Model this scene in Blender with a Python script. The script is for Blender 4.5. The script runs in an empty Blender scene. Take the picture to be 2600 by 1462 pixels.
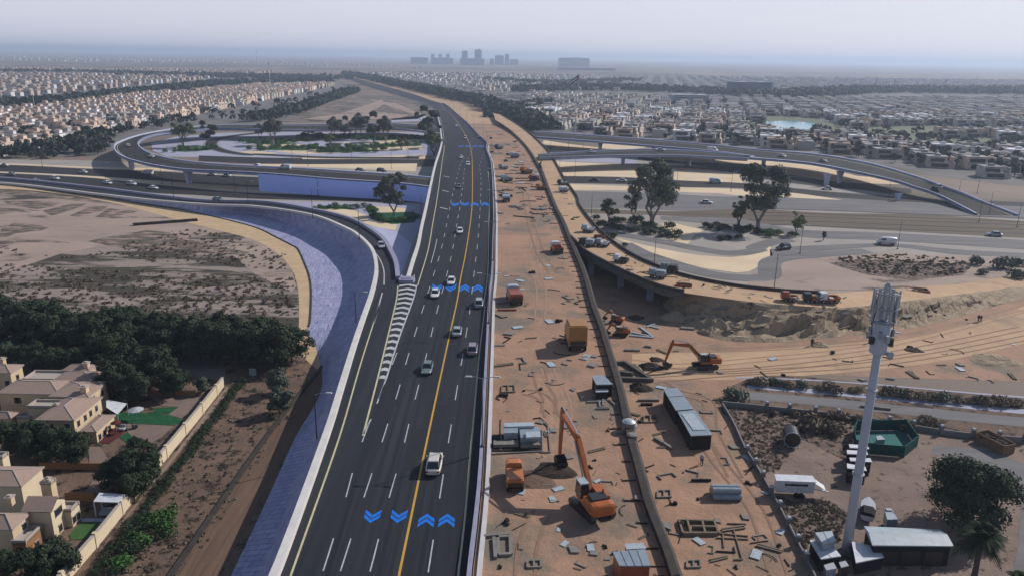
import bpy, bmesh, math, random
import numpy as np
from mathutils import Vector, Matrix
R_ = math.radians
random.seed(7)
sc = bpy.context.scene
col = sc.collection
# ---------------------------------------------------------------- camera
CAM_H = 64.0; FPX = 1968.0; PITCH = R_(16.6); ROLL = R_(0.85)
fw = np.array([0, math.cos(PITCH), -math.sin(PITCH)]); up0 = np.array([0, math.sin(PITCH), math.cos(PITCH)]); rt0 = np.array([1., 0, 0])
rt = rt0*math.cos(ROLL)+up0*math.sin(ROLL); up = -rt0*math.sin(ROLL)+up0*math.cos(ROLL)
cd = bpy.data.cameras.new('camera'); cam = bpy.data.objects.new('camera', cd); col.objects.link(cam)
cd.sensor_width = 36.0; cd.lens = 36.0*FPX/2600.0; cd.clip_start = 0.5; cd.clip_end = 100000.0
cam.matrix_world = Matrix(((rt[0], up[0], -fw[0], 0), (rt[1], up[1], -fw[1], 0), (rt[2], up[2], -fw[2], CAM_H), (0, 0, 0, 1)))
sc.camera = cam
# ---------------------------------------------------------------- world, sun, exposure
SUN_AZ = R_(57.0); SUN_EL = R_(35.0)          # azimuth measured from +Y (ahead) towards +X (right)
w = bpy.data.worlds.new('World'); sc.world = w; w.use_nodes = True
nt = w.node_tree; bg = nt.nodes['Background']
sky = nt.nodes.new('ShaderNodeTexSky'); sky.sky_type = 'NISHITA'; sky.sun_disc = False
sky.sun_elevation = SUN_EL; sky.sun_rotation = SUN_AZ; sky.altitude = 50; sky.air_density = 1.2; sky.dust_density = 0.6; sky.ozone_density = 3.0
mxw = nt.nodes.new('ShaderNodeMix'); mxw.data_type = 'RGBA'; tcw = nt.nodes.new('ShaderNodeTexCoord'); sxw = nt.nodes.new('ShaderNodeSeparateXYZ'); mrw = nt.nodes.new('ShaderNodeMapRange'); mrw.inputs[1].default_value = .06; mrw.inputs[2].default_value = .42; mrw.inputs[3].default_value = .78; mrw.inputs[4].default_value = .05
nt.links.new(tcw.outputs['Generated'], sxw.inputs[0]); nt.links.new(sxw.outputs[2], mrw.inputs[0]); nt.links.new(mrw.outputs[0], mxw.inputs[0]); mxw.inputs[7].default_value = (9.0, 9.1, 10.8, 1)   # dust veil, thick near the horizon and clear overhead
nt.links.new(sky.outputs[0], mxw.inputs[6]); nt.links.new(mxw.outputs[2], bg.inputs[0]); bg.inputs[1].default_value = 0.088
sl = bpy.data.lights.new('sun', 'SUN'); so = bpy.data.objects.new('sun', sl); col.objects.link(so)
sl.energy = 5.0; sl.angle = R_(0.55); sl.color = (1.0, 0.94, 0.88)
sd = Vector((math.sin(SUN_AZ)*math.cos(SUN_EL), math.cos(SUN_AZ)*math.cos(SUN_EL), math.sin(SUN_EL)))
so.rotation_euler = sd.to_track_quat('Z', 'Y').to_euler()
sc.view_settings.view_transform = 'Standard'; sc.view_settings.look = 'None'; sc.view_settings.gamma = 1.0
sc.view_settings.exposure = 0.0
sc.cycles.volume_bounces = 0; sc.cycles.max_bounces = 5; sc.cycles.transparent_max_bounces = 8
# ---------------------------------------------------------------- pixel -> place on a level plane
REG = dict(a=(0,100,3.623),b=(650,100,3.623),c=(1250,100,3.623),d=(1900,100,3.623),e=(0,420,3.623),f=(650,420,3.623),g=(1250,420,3.623),h=(1900,420,3.623),i=(0,760,4.14),j=(0,1110,4.117),k=(600,760,3.963),l=(600,1110,3.963),m=(1200,760,3.68),n=(1200,1060,3.604),o=(1900,700,3.534),p=(1900,1060,3.604),F=(0,0,0.99076))
def P(r, x, y, z=0.0):
    x0, y0, s = REG[r]; x = x0+x/s; y = y0+y/s
    d = fw+rt*((x-1300)/FPX)-up*((y-731)/FPX); t = (z-CAM_H)/d[2]
    return (d[0]*t, d[1]*t, z)
def PF(x, y, z=0.0): return P('F', x, y, z)
def pix(X, Y, Z):
    v = np.array([X, Y, Z-CAM_H]); q = v@fw
    if q <= 1: return (-9e9, 9e9)
    return ((1300+FPX*(v@rt)/q)/1.00932, (731-FPX*(v@up)/q)/1.00932)     # in full-view pixels, 2576 wide
def PL(s, z=0.0):
    """'k 1,2 3,4 f 5,6' -> points"""
    out = []; r = 'F'
    for t in s.split():
        if t.isalpha(): r = t; continue
        a = t.split(',')
        out.append(P(r, float(a[0]), float(a[1]), float(a[2]) if len(a) > 2 else z))
    return out
# ---------------------------------------------------------------- materials
MAT = {}
ALB = .56        # overall reflectance of the dusty surfaces
def mat(name, c, c2=None, scale=1.0, rough=0.85, bump=0.0, bscale=None, metal=0.0, stretch=None, detail=6.0, lo=0.35, hi=0.65, c3=None, s3=0.1, lo3=0.5, hi3=0.6, spec=0.12, emit=0.0, obj=False, dist=0.0, rnd=0.0, alb=None):
    k_ = ALB if alb is None else alb
    c = tuple(v*k_ for v in c); c2 = tuple(v*k_ for v in c2) if c2 else None; c3 = tuple(v*k_ for v in c3) if c3 else None
    m = bpy.data.materials.new(name); m.use_nodes = True; n = m.node_tree; b = n.nodes['Principled BSDF']
    b.inputs['Roughness'].default_value = rough; b.inputs['Metallic'].default_value = metal
    b.inputs['Specular IOR Level'].default_value = spec
    def C(x): return (x[0], x[1], x[2], 1)
    out = None
    if c2 is not None or bump or c3 is not None:
        tc = n.nodes.new('ShaderNodeTexCoord') if obj else n.nodes.new('ShaderNodeNewGeometry')
        co = tc.outputs['Object'] if obj else tc.outputs['Position']
        if stretch:
            mp = n.nodes.new('ShaderNodeMapping'); mp.inputs['Scale'].default_value = stretch[:3]
            if len(stretch) > 3: mp.inputs['Rotation'].default_value = (0, 0, stretch[3])
            n.links.new(co, mp.inputs['Vector']); co = mp.outputs[0]
    if c2 is not None:
        t = n.nodes.new('ShaderNodeTexNoise'); t.inputs['Scale'].default_value = scale; t.inputs['Detail'].default_value = detail; t.inputs['Roughness'].default_value = 0.62; t.inputs['Distortion'].default_value = dist
        n.links.new(co, t.inputs['Vector'])
        mr = n.nodes.new('ShaderNodeMapRange'); mr.inputs[1].default_value = lo; mr.inputs[2].default_value = hi
        n.links.new(t.outputs[0], mr.inputs[0])
        mx = n.nodes.new('ShaderNodeMix'); mx.data_type = 'RGBA'; mx.inputs[6].default_value = C(c); mx.inputs[7].default_value = C(c2)
        n.links.new(mr.outputs[0], mx.inputs[0]); out = mx.outputs[2]
        if c3 is not None:
            t3 = n.nodes.new('ShaderNodeTexNoise'); t3.inputs['Scale'].default_value = s3; t3.inputs['Detail'].default_value = 8.0; t3.inputs['Roughness'].default_value = 0.65
            n.links.new(co, t3.inputs['Vector'])
            m3 = n.nodes.new('ShaderNodeMapRange'); m3.inputs[1].default_value = lo3; m3.inputs[2].default_value = hi3
            n.links.new(t3.outputs[0], m3.inputs[0])
            x3 = n.nodes.new('ShaderNodeMix'); x3.data_type = 'RGBA'; x3.inputs[7].default_value = C(c3)
            n.links.new(m3.outputs[0], x3.inputs[0]); n.links.new(out, x3.inputs[6]); out = x3.outputs[2]
    if rnd:
        oi = n.nodes.new('ShaderNodeObjectInfo'); hs = n.nodes.new('ShaderNodeHueSaturation'); ma = n.nodes.new('ShaderNodeMapRange')
        ma.inputs[3].default_value = 1-rnd; ma.inputs[4].default_value = 1+rnd; n.links.new(oi.outputs['Random'], ma.inputs[0]); n.links.new(ma.outputs[0], hs.inputs['Value'])
        if out is not None: n.links.new(out, hs.inputs['Color'])
        else: hs.inputs['Color'].default_value = C(c)
        out = hs.outputs[0]
    if out is not None: n.links.new(out, b.inputs['Base Color'])
    else: b.inputs['Base Color'].default_value = C(c)
    if bump:
        tb = n.nodes.new('ShaderNodeTexNoise'); tb.inputs['Scale'].default_value = bscale or scale*3; tb.inputs['Detail'].default_value = 8; tb.inputs['Roughness'].default_value = 0.7
        n.links.new(co, tb.inputs['Vector'])
        bp = n.nodes.new('ShaderNodeBump'); bp.inputs['Strength'].default_value = 1.0; bp.inputs['Distance'].default_value = bump
        n.links.new(tb.outputs[0], bp.inputs['Height']); n.links.new(bp.outputs[0], b.inputs['Normal'])
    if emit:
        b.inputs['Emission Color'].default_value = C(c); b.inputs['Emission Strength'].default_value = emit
    MAT[name] = m
    return m
mat('desert', (.40,.31,.25), (.25,.20,.165), .004, c3=(.12,.13,.11), s3=.0016, lo3=.48, hi3=.56, detail=10)
mat('scrubland', (.37,.30,.26), (.26,.215,.19), .06, c3=(.075,.066,.050), s3=.10, lo3=.46, hi3=.53, stretch=(.35,1.25,1,.12), bump=.5, bscale=.8, dist=.6, alb=.78)
mat('scrub_dark', (.125,.105,.082), (.36,.265,.215), .30, lo=.47, hi=.60, stretch=(.5,1.2,1,.2), bump=.4, bscale=1.2, dist=.5, alb=.78)
mat('sand_plain', (.42,.32,.265), (.33,.255,.21), .05, c3=(.12,.095,.075), s3=.11, lo3=.56, hi3=.66, stretch=(.5,1.1,1,.5), bump=.15, bscale=.6, alb=.78)
mat('sand_bank', (.62,.45,.27), (.50,.36,.22), .25, bump=.1, alb=.78)
mat('verge', (.30,.20,.145), (.19,.13,.095), .12, c3=(.040,.036,.028), s3=.38, lo3=.52, hi3=.62, bump=.3, bscale=1.2)
mat('track', (.25,.16,.11), (.17,.11,.08), .9, stretch=(1.6,.07,1), bump=.05)
mat('site_sand', (.62,.375,.25), (.45,.28,.19), .09, c3=(.30,.245,.19), s3=.06, lo3=.5, hi3=.62, bump=.22, bscale=.8, dist=.8)
mat('ramp_sand', (.56,.38,.235), (.45,.30,.19), .12, c3=(.32,.23,.16), s3=.05, lo3=.55, hi3=.7, bump=.15, bscale=.6, dist=.6, alb=.78)
mat('slope_sand', (.62,.48,.33), (.44,.34,.23), .16, c3=(.10,.065,.045), s3=.11, lo3=.57, hi3=.62, bump=1.0, bscale=.25, dist=.8)  # dark third tone paints the shade of hollows into the bank
mat('yard', (.40,.29,.235), (.29,.21,.17), .12, c3=(.075,.055,.043), s3=.55, lo3=.56, hi3=.66, bump=.2, bscale=1.2)
mat('yard_scrub', (.38,.28,.23), (.22,.155,.12), .35, c3=(.045,.032,.024), s3=.6, lo3=.49, hi3=.56, bump=.5, bscale=1.0)
mat('pale_sand', (.78,.62,.42), (.66,.52,.36), .05, bump=.05, alb=.78)
mat('pave', (.42,.42,.52), (.36,.36,.45), .08, alb=.78)
mat('pave_warm', (.40,.36,.32), (.33,.30,.27), .06, alb=.78)
mat('olive_strip', (.22,.18,.13), (.15,.125,.095), .03, stretch=(.05,1,1), scale_=None) if False else mat('olive_strip', (.24,.195,.145), (.15,.125,.095), .5, stretch=(.03,1,1))
mat('asphalt', (.044,.050,.066), (.028,.031,.041), .55, rough=.75, stretch=(1.3,.035,1,.07), bump=.006, bscale=20, spec=.12, c3=(.062,.064,.070), s3=.16, lo3=.50, hi3=.75)
mat('asphalt_old', (.060,.055,.055), (.042,.040,.042), .3, rough=.8, stretch=(.06,1,1))
mat('asphalt_ramp', (.050,.047,.045), (.042,.040,.040), .2, rough=.8)
mat('asphalt_pale', (.30,.29,.29), (.21,.205,.205), .3, rough=.85, stretch=(.1,1,1))
mat('blue_slope', (.52,.53,.74), (.36,.375,.60), .55, stretch=(1,.30,1,1.9), rough=.85, bump=.5, bscale=1.2, c3=(.52,.52,.70), s3=.35, lo3=.45, hi3=.7, detail=12, alb=.78)
_n = MAT['blue_slope'].node_tree; _b = _n.nodes['Principled BSDF']; _src = _b.inputs['Base Color'].links[0].from_socket       # paving joints
_g = _n.nodes.new('ShaderNodeNewGeometry'); _mp = _n.nodes.new('ShaderNodeMapping'); _mp.inputs['Rotation'].default_value = (0,0,.3); _bk = _n.nodes.new('ShaderNodeTexBrick')
_bk.inputs['Scale'].default_value = 1.0; _bk.inputs['Mortar Size'].default_value = .09; _bk.inputs['Brick Width'].default_value = 2.2; _bk.inputs['Row Height'].default_value = 1.1; _bk.inputs['Color1'].default_value = (1,1,1,1); _bk.inputs['Color2'].default_value = (.84,.84,.86,1); _bk.inputs['Mortar'].default_value = (.60,.60,.64,1)
_mx = _n.nodes.new('ShaderNodeMix'); _mx.data_type = 'RGBA'; _mx.blend_type = 'MULTIPLY'; _mx.inputs[0].default_value = 1.0
_n.links.new(_g.outputs['Position'], _mp.inputs[0]); _n.links.new(_mp.outputs[0], _bk.inputs[0]); _n.links.new(_src, _mx.inputs[6]); _n.links.new(_bk.outputs[0], _mx.inputs[7]); _n.links.new(_mx.outputs[2], _b.inputs['Base Color'])
mat('asphalt_worn', (.026,.029,.038), (.038,.042,.052), .4, stretch=(1.2,.05,1), rough=.7)
mat('asphalt_patch', (.030,.033,.042), (.040,.043,.052), .8, rough=.8)
mat('blue_wall', (.40,.49,.95), (.37,.46,.90), .02, rough=.6, alb=1.0)
mat('lav_conc', (.50,.52,.68), (.44,.46,.62), .15, rough=.7, alb=.78)
mat('bridge_conc', (.34,.38,.55), (.28,.32,.48), .12, rough=.7, alb=.78)
mat('white_conc', (.62,.60,.60), (.54,.52,.52), .3, rough=.7, alb=.78)
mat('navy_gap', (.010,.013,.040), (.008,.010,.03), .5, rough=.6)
mat('rail_conc', (.33,.33,.44), (.27,.27,.37), .5, rough=.6, alb=.78)
mat('kerb_white', (.72,.69,.66), (.60,.58,.56), .4, rough=.7, alb=.78)
mat('dark_conc', (.095,.08,.07), (.06,.052,.047), .5, rough=.85, bump=.05)
mat('grey_conc', (.20,.18,.165), (.14,.125,.115), .6, rough=.85, bump=.04)
mat('paint_white', (.60,.60,.61), (.40,.40,.41), 1.5, rough=.6, alb=.78)
mat('paint_yellow', (.62,.36,.05), (.50,.30,.06), 1.5, rough=.6, alb=.78)
mat('paint_pale', (.66,.60,.36), (.50,.46,.30), 1.5, rough=.6, alb=.78)
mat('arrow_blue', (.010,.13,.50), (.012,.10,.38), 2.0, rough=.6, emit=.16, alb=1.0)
mat('soil_dark', (.085,.06,.045), (.05,.037,.03), .4, bump=.2)
mat('lawn', (.020,.11,.045), (.014,.075,.03), .8, bump=.05, alb=.78)
mat('lawn_light', (.075,.15,.045), (.05,.11,.035), .1, alb=.78)
mat('golf', (.13,.17,.10), (.18,.18,.12), .01, alb=.78)
mat('tyre_track', (.34,.22,.15), (.42,.265,.18), .8)
mat('tyre_track_pale', (.55,.36,.245), (.47,.30,.20), .8)
mat('patio', (.34,.25,.21), (.27,.20,.17), .5)
mat('patio_red', (.16,.045,.045), (.12,.035,.035), .5)
mat('water', (.13,.46,.54), (.10,.38,.46), .02, rough=.12, spec=.5, alb=.78)
mat('pool_water', (.02,.02,.03), rough=.3)
# ---------------------------------------------------------------- mesh helpers
class MB:
    def __init__(s): s.v = []; s.f = []; s.m = []
    def add(s, vs, fs, mi=0):
        o = len(s.v); s.v += [tuple(p) for p in vs]; s.f += [tuple(i+o for i in q) for q in fs]; s.m += [mi]*len(fs)
    def box(s, x, y, z, sx, sy, sz, rz=0.0, mi=0, top=1.0, tx=None):
        """centre x,y; bottom z; sizes; top scale"""
        c, n = math.cos(rz), math.sin(rz); vs = []
        t2 = tx if tx is not None else top
        for k, (zz, a, b) in enumerate(((z, 1, 1), (z+sz, t2, top))):
            for i, j in ((-1,-1),(1,-1),(1,1),(-1,1)):
                u = i*sx/2*a; v = j*sy/2*b; vs.append((x+u*c-v*n, y+u*n+v*c, zz))
        s.add(vs, [(3,2,1,0),(4,5,6,7),(0,1,5,4),(1,2,6,5),(2,3,7,6),(3,0,4,7)], mi)
    def bar(s, a, b, wd, ht=None, mi=0, w2=None, h2=None):
        a = Vector(a); b = Vector(b); d = (b-a); 
        if d.length < 1e-6: return
        d.normalize(); ht = ht or wd; w2 = w2 or wd; h2 = h2 or ht
        u = Vector((0,0,1)) if abs(d.z) < .95 else Vector((0,1,0)); sd_ = d.cross(u).normalized(); uu = sd_.cross(d).normalized()
        vs = []
        for p, ww, hh in ((a, wd, ht), (b, w2, h2)):
            for i, j in ((-1,-1),(1,-1),(1,1),(-1,1)): vs.append(p+sd_*(i*ww/2)+uu*(j*hh/2))
        s.add(vs, [(3,2,1,0),(4,5,6,7),(0,1,5,4),(1,2,6,5),(2,3,7,6),(3,0,4,7)], mi)
    def tube(s, pts, r, n=8, mi=0, caps=True):
        pts = [Vector(p) for p in pts]; rs = r if isinstance(r, (list, tuple)) else [r]*len(pts); vs = []
        for k, p in enumerate(pts):
            d = (pts[min(k+1, len(pts)-1)]-pts[max(k-1, 0)]).normalized()
            u = Vector((0,0,1)) if abs(d.z) < .95 else Vector((0,1,0)); a = d.cross(u).normalized(); b = a.cross(d).normalized()
            for q in range(n):
                t = 2*math.pi*q/n; vs.append(p+a*(rs[k]*math.cos(t))+b*(rs[k]*math.sin(t)))
        fs = []
        for k in range(len(pts)-1):
            for q in range(n):
                fs.append((k*n+q, k*n+(q+1)%n, (k+1)*n+(q+1)%n, (k+1)*n+q))
        if caps: fs.append(tuple(range(n-1, -1, -1))); fs.append(tuple((len(pts)-1)*n+q for q in range(n)))
        s.add(vs, fs, mi)
    def poly(s, pts, mi=0): s.add(pts, [tuple(range(len(pts)))], mi)
    def prism(s, pts, z0, z1, mi=0):
        n = len(pts); ar = sum(pts[i][0]*pts[(i+1)%n][1]-pts[(i+1)%n][0]*pts[i][1] for i in range(n))
        if ar < 0: pts = pts[::-1]
        vs = [(p[0], p[1], z0) for p in pts]+[(p[0], p[1], z1) for p in pts]
        s.add(vs, [tuple(range(n-1, -1, -1)), tuple(range(n, 2*n))]+[(i, (i+1)%n, n+(i+1)%n, n+i) for i in range(n)], mi)
    def loft(s, lines, mi=0, closed=False):
        n = len(lines[0]); vs = [p for l in lines for p in l]; fs = []
        m_ = len(lines)
        for k in range(m_ if closed else m_-1):
            k2 = (k+1) % m_
            for q in range(n-1): fs.append((k*n+q, k*n+q+1, k2*n+q+1, k2*n+q))
        s.add(vs, fs, mi)
    def build(s, name, mats, parent=None, smooth=False, recalc=False):
        me = bpy.data.meshes.new(name); me.from_pydata([tuple(map(float, v)) for v in s.v], [], s.f)
        mats = mats if isinstance(mats, (list, tuple)) else [mats]
        for m in mats: me.materials.append(MAT[m] if isinstance(m, str) else m)
        if len(mats) > 1: me.polygons.foreach_set('material_index', s.m)
        if smooth: me.polygons.foreach_set('use_smooth', [True]*len(s.f))
        if recalc:
            bm = bmesh.new(); bm.from_mesh(me); bmesh.ops.recalc_face_normals(bm, faces=bm.faces); bm.to_mesh(me); bm.free()
        me.update(); o = bpy.data.objects.new(name, me); col.objects.link(o)
        if parent: o.parent = parent
        return o
def tag(o, label=None, cat=None, group=None, kind=None):
    if label: o['label'] = label
    if cat: o['category'] = cat
    if group: o['group'] = group
    if kind: o['kind'] = kind
    return o
def empty(name, loc=(0,0,0), rz=0.0, label=None, cat=None, group=None):
    o = bpy.data.objects.new(name, None); col.objects.link(o); o.location = loc; o.rotation_euler = (0,0,rz); o.empty_display_size = .5
    return tag(o, label, cat, group)
def copy_tree(o, parent=None):
    c = o.copy(); col.objects.link(c)
    if parent: c.parent = parent
    for ch in KIDS(o): copy_tree(ch, c)
    return c
def KIDS(o): return [x for x in o.children]
def place(o, loc, rz=0.0, s=1.0, label=None, cat=None, group=None):
    o.location = loc; o.rotation_euler = (0,0,rz); o.scale = (s,s,s); return tag(o, label, cat, group)
def crv(pts, step=2.0):
    """Catmull-Rom through points (3D)"""
    p = [np.array(q, float) for q in pts]
    if len(p) < 3: 
        n = max(2, int(np.linalg.norm(p[1]-p[0])/step)+1); return [tuple(p[0]+(p[1]-p[0])*t) for t in np.linspace(0, 1, n)]
    p = [2*p[0]-p[1]]+p+[2*p[-1]-p[-2]]; out = []
    for i in range(1, len(p)-2):
        n = max(1, int(np.linalg.norm(p[i+1]-p[i])/step))
        for k in range(n):
            t = k/n; a, b, c, d = p[i-1], p[i], p[i+1], p[i+2]
            out.append(tuple(.5*((2*b)+(-a+c)*t+(2*a-5*b+4*c-d)*t*t+(-a+3*b-3*c+d)*t**3)))
    out.append(tuple(p[-2])); return out
def resamp(pts, n):
    p = np.array(pts, float); d = np.r_[0, np.cumsum(np.linalg.norm(np.diff(p, axis=0), axis=1))]; t = np.linspace(0, d[-1], n)
    return [tuple(np.interp(t, d, p[:, k])[0] if False else [np.interp(tt, d, p[:, k]) for k in range(3)]) for tt in t]
def offs(pts, a):
    """offset a polyline sideways by a (left positive) in plan"""
    out = []; n = len(pts)
    for i in range(n):
        p, q = pts[max(i-1, 0)], pts[min(i+1, n-1)]; dx, dy = q[0]-p[0], q[1]-p[1]; l = math.hypot(dx, dy) or 1
        out.append((pts[i][0]-dy/l*a, pts[i][1]+dx/l*a, pts[i][2]))
    return out
def lift(pts, dz): return [(p[0], p[1], p[2]+dz) for p in pts]
def sweep_wall(mb, pts, a, b, z0, z1, mi=0):
    """rectangular section between side offsets a,b and heights z0,z1 (relative)"""
    A, B = offs(pts, a), offs(pts, b)
    mb.loft([lift(A, z0), lift(A, z1), lift(B, z1), lift(B, z0)], mi, closed=True)
    mb.poly([lift(A, z0)[0], lift(A, z1)[0], lift(B, z1)[0], lift(B, z0)[0]], mi)
    mb.poly([lift(A, z0)[-1], lift(A, z1)[-1], lift(B, z1)[-1], lift(B, z0)[-1]][::-1], mi)
def strip(mb, pts, a, b, dz=0.0, mi=0): mb.loft([lift(offs(pts, a), dz), lift(offs(pts, b), dz)], mi)
def dashes(mb, pts, wd, on, off, dz=.008, mi=0, start=0.0):
    p = np.array(pts, float); d = np.r_[0, np.cumsum(np.linalg.norm(np.diff(p, axis=0), axis=1))]; t = start
    at_ = lambda s_: tuple(np.interp(s_, d, p[:, k]) for k in range(3))
    while t+on < d[-1]:
        q = [at_(t), at_(t+on/2), at_(t+on)]; strip(mb, q, wd/2, -wd/2, dz, mi); t += on+off
def patch(name, s, m, dz, pts=None):
    q = pts if pts is not None else PL(s)
    mb = MB(); mb.poly([(p[0], p[1], dz) for p in q]); o = mb.build(name, m)
    if o.data.polygons[0].normal.z < 0: o.data.flip_normals()
    return tag(o, kind='structure')
# ================================================================ GROUND
mb = MB(); mb.box(0, 14000, -2, 34000, 29000, 2); tag(mb.build('ground', 'desert'), kind='structure')
# left scrub field
patch('scrub_field', 'F -900,560 -900,1000 -300,840 0,832 200,840 560,850 790,862 803,893 790,861 776,836 780,812 783,735 778,695 764,660 748,625 694,597 643,573 574,553 492,536 410,519 355,510 273,495 224,486 0,474 -300,462', 'scrubland', .02)
patch('sand_flat', 'F -700,560 -200,515 0,505 140,500 330,520 520,560 560,585 470,600 300,610 150,640 0,690 -300,700', 'sand_plain', .04)
patch('sand_flat', 'F 640,590 700,620 730,660 745,720 735,735 640,690 560,620', 'sand_plain', .044)
for k, s in enumerate(('e 0,225 300,245 650,290 880,325 960,335 700,330 400,290 150,275 0,265','e 30,330 250,330 560,345 480,380 350,405 200,385 60,350','e 0,395 150,400 290,435 150,435 0,450','e 390,420 650,360 800,355 700,400 480,465 420,445','e 640,465 850,375 1000,380 880,430 720,475','e 870,480 1000,400 1080,400 980,450 1180,415 1270,425 1020,480','e 10,590 120,535 300,545 450,575 380,600 160,625 60,660 0,660','e 0,700 160,690 100,740 0,770','e 810,700 1000,660 1350,600 1550,620 1800,700 2050,760 2300,800 2250,830 1900,800 1500,770 1200,770 950,730')): patch('scrub_patch', s, 'scrub_dark', .075+.003*k)
ban_o = crv(PL('F -300,462 0,463 e 0,165 500,205 820,255 1000,290 1300,345 1500,375 1800,440 2100,500 2350,575 f 0,575 170,660 380,765 440,880 490,1020 508,1150 505,1300 k 750,0 735,230 715,330 780,430 840,560 F 812,925'), 3)
ban_i = crv(PL('F -300,474 0,476 150,488 300,515 450,555 560,583 640,605 700,640 735,680 748,720 752,760 752,815 750,850 755,885 780,915 800,930'), 3)
mb = MB(); mb.loft([[(p[0],p[1],.07) for p in resamp(ban_o, 120)], [(p[0],p[1],.05) for p in resamp(ban_i, 120)]]); o = mb.build('sand_bank', 'sand_bank'); tag(o, kind='structure')
# service track in front of the hedge, left
patch('track', 'F -400,745 0,752 60,756 185,775 175,790 60,775 -400,765', 'asphalt_pale', .06)
patch('track', 'F 520,800 700,818 750,826 750,838 700,830 520,812', 'asphalt_pale', .064)
# near left verge beside the villas
patch('verge', 'F 560,900 800,900 827,928 805,990 770,1053 749,1100 707,1212 669,1287 602,1449 540,1620 100,1620 200,1449 575,985', 'verge', .03)
tr = crv(PL('F 820,950 760,1010 705,1100 635,1220 565,1340 500,1449 410,1620'), 3)
mb = MB(); strip(mb, tr, 2.6, -2.6, .06); tag(mb.build('dirt_track', 'track'), kind='structure')
patch('garden_ground', 'F -700,900 300,890 575,965 200,1449 90,1620 -900,1620', 'verge', .034)
# construction ground, right of the raised deck
patch('site_ground', 'F 1430,600 1500,640 1700,735 1800,745 2160,733 2300,722 2450,712 2576,698 3000,668 3000,1020 2576,960 2200,948 2000,940 1900,945 1830,975 1813,1010 1870,1130 1940,1240 2030,1420 2110,1600 1560,1700 1300,1700 1250,1100 1400,640', 'site_sand', .02)
patch('yard_ground', 'F 1813,1010 1870,1130 1940,1240 2030,1420 2130,1640 3200,1640 3200,1120 2576,1100 2400,1090 2250,1065 2100,1040 1950,1025', 'yard', .03)
patch('yard_scrub', 'F 1820,1015 1950,1030 2100,1045 2150,1090 2130,1160 2010,1100 1960,1180 1920,1190 1870,1120', 'yard_scrub', .045)
patch('yard_scrub', 'F 1950,1250 2090,1260 2130,1290 2110,1370 2050,1345 2020,1390 1985,1330', 'yard_scrub', .046)
patch('yard_road', 'F 2350,1120 2480,1130 2576,1165 2900,1220 3000,1640 2500,1640 2560,1380 2570,1260 2540,1200 2440,1160 2340,1140', 'asphalt_pale', .05)
for dz, a, b, m_ in ((.04, 'F 1830,975 1900,948 2000,945 2200,965 2400,985 2576,1000 3200,1045', 'F 1813,1008 1950,1025 2100,1040 2250,1065 2400,1088 2576,1100 3200,1150', 'verge'),
                 (.06, 'F 1880,968 2000,975 2200,992 2400,1012 2576,1029 3200,1080', 'F 1880,977 2000,986 2200,1003 2400,1024 2576,1041 3200,1093', 'pave'),
                 (.062, 'F 1850,948 2000,952 2200,965 2400,983 2576,997 3200,1046', 'F 1850,951 2000,955 2200,968 2400,986 2576,1001 3200,1050', 'pave'),
                 (.064, 'F 1860,983 2000,994 2200,1013 2400,1033 2576,1050 3200,1100', 'F 1860,1003 2000,1014 2200,1035 2400,1056 2576,1073 3200,1124', 'asphalt_pale')):
    mb = MB(); mb.loft([lift(resamp(crv(PL(a), 4), 60), dz), lift(resamp(crv(PL(b), 4), 60), dz)]); o = mb.build('pavement' if m_ != 'asphalt_pale' else 'road', m_); tag(o, kind='structure')
band_ = MB(); band_.loft([lift(resamp(crv(PL(s_), 4), 60), .026) for s_ in ('F 1590,890 1750,885 1900,880 2150,862 2300,845 2450,808 2620,758 2800,720','F 1590,950 1750,955 1900,952 2200,930 2400,902 2620,855 2900,800')]); tag(band_.build('haul_road', 'ramp_sand'), kind='structure')
# interchange ground
patch('interchange_ground', 'F -600,395 0,400 250,405 400,412 1100,420 1060,330 1100,318 2576,540 3000,560 3000,690 2576,698 2450,712 2160,733 1800,745 1700,735 1500,640 1430,600 1100,560 1010,720 700,560 0,474 -600,455', 'pave_warm', .016)
def band(name, a, b, m_, dz, n=80):
    mb = MB(); mb.loft([lift(resamp(crv(PL(a), 6), n), dz), lift(resamp(crv(PL(b), 6), n), dz)]); return tag(mb.build(name, m_), kind='structure')
# left part
band('road', 'F -500,398 0,415 210,425 400,432 640,446 1130,462', 'F -500,410 0,432 210,442 400,455 640,470 1130,492', 'asphalt_old', .04)
band('sand_strip', 'F -500,411 0,433 210,443 400,456 640,472 1130,492', 'F -500,412 0,435 210,446 400,466 640,485 1130,500', 'pale_sand', .044)
band('road', 'F -500,412 0,436 210,447 300,456 500,476 644,487 1100,500', 'F -500,425 0,452 230,471 383,486 500,492 644,501 1100,512', 'asphalt_old', .05)
band('sand_strip', 'F -500,392 0,411 240,421 400,424 700,437 1100,448', 'F -500,394 0,414 240,425 400,430 700,441 1100,452', 'pale_sand', .052)
band('sand_strip', 'F 330,403 400,411 700,424', 'F 330,412 400,421 700,437', 'pale_sand', .054)
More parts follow.
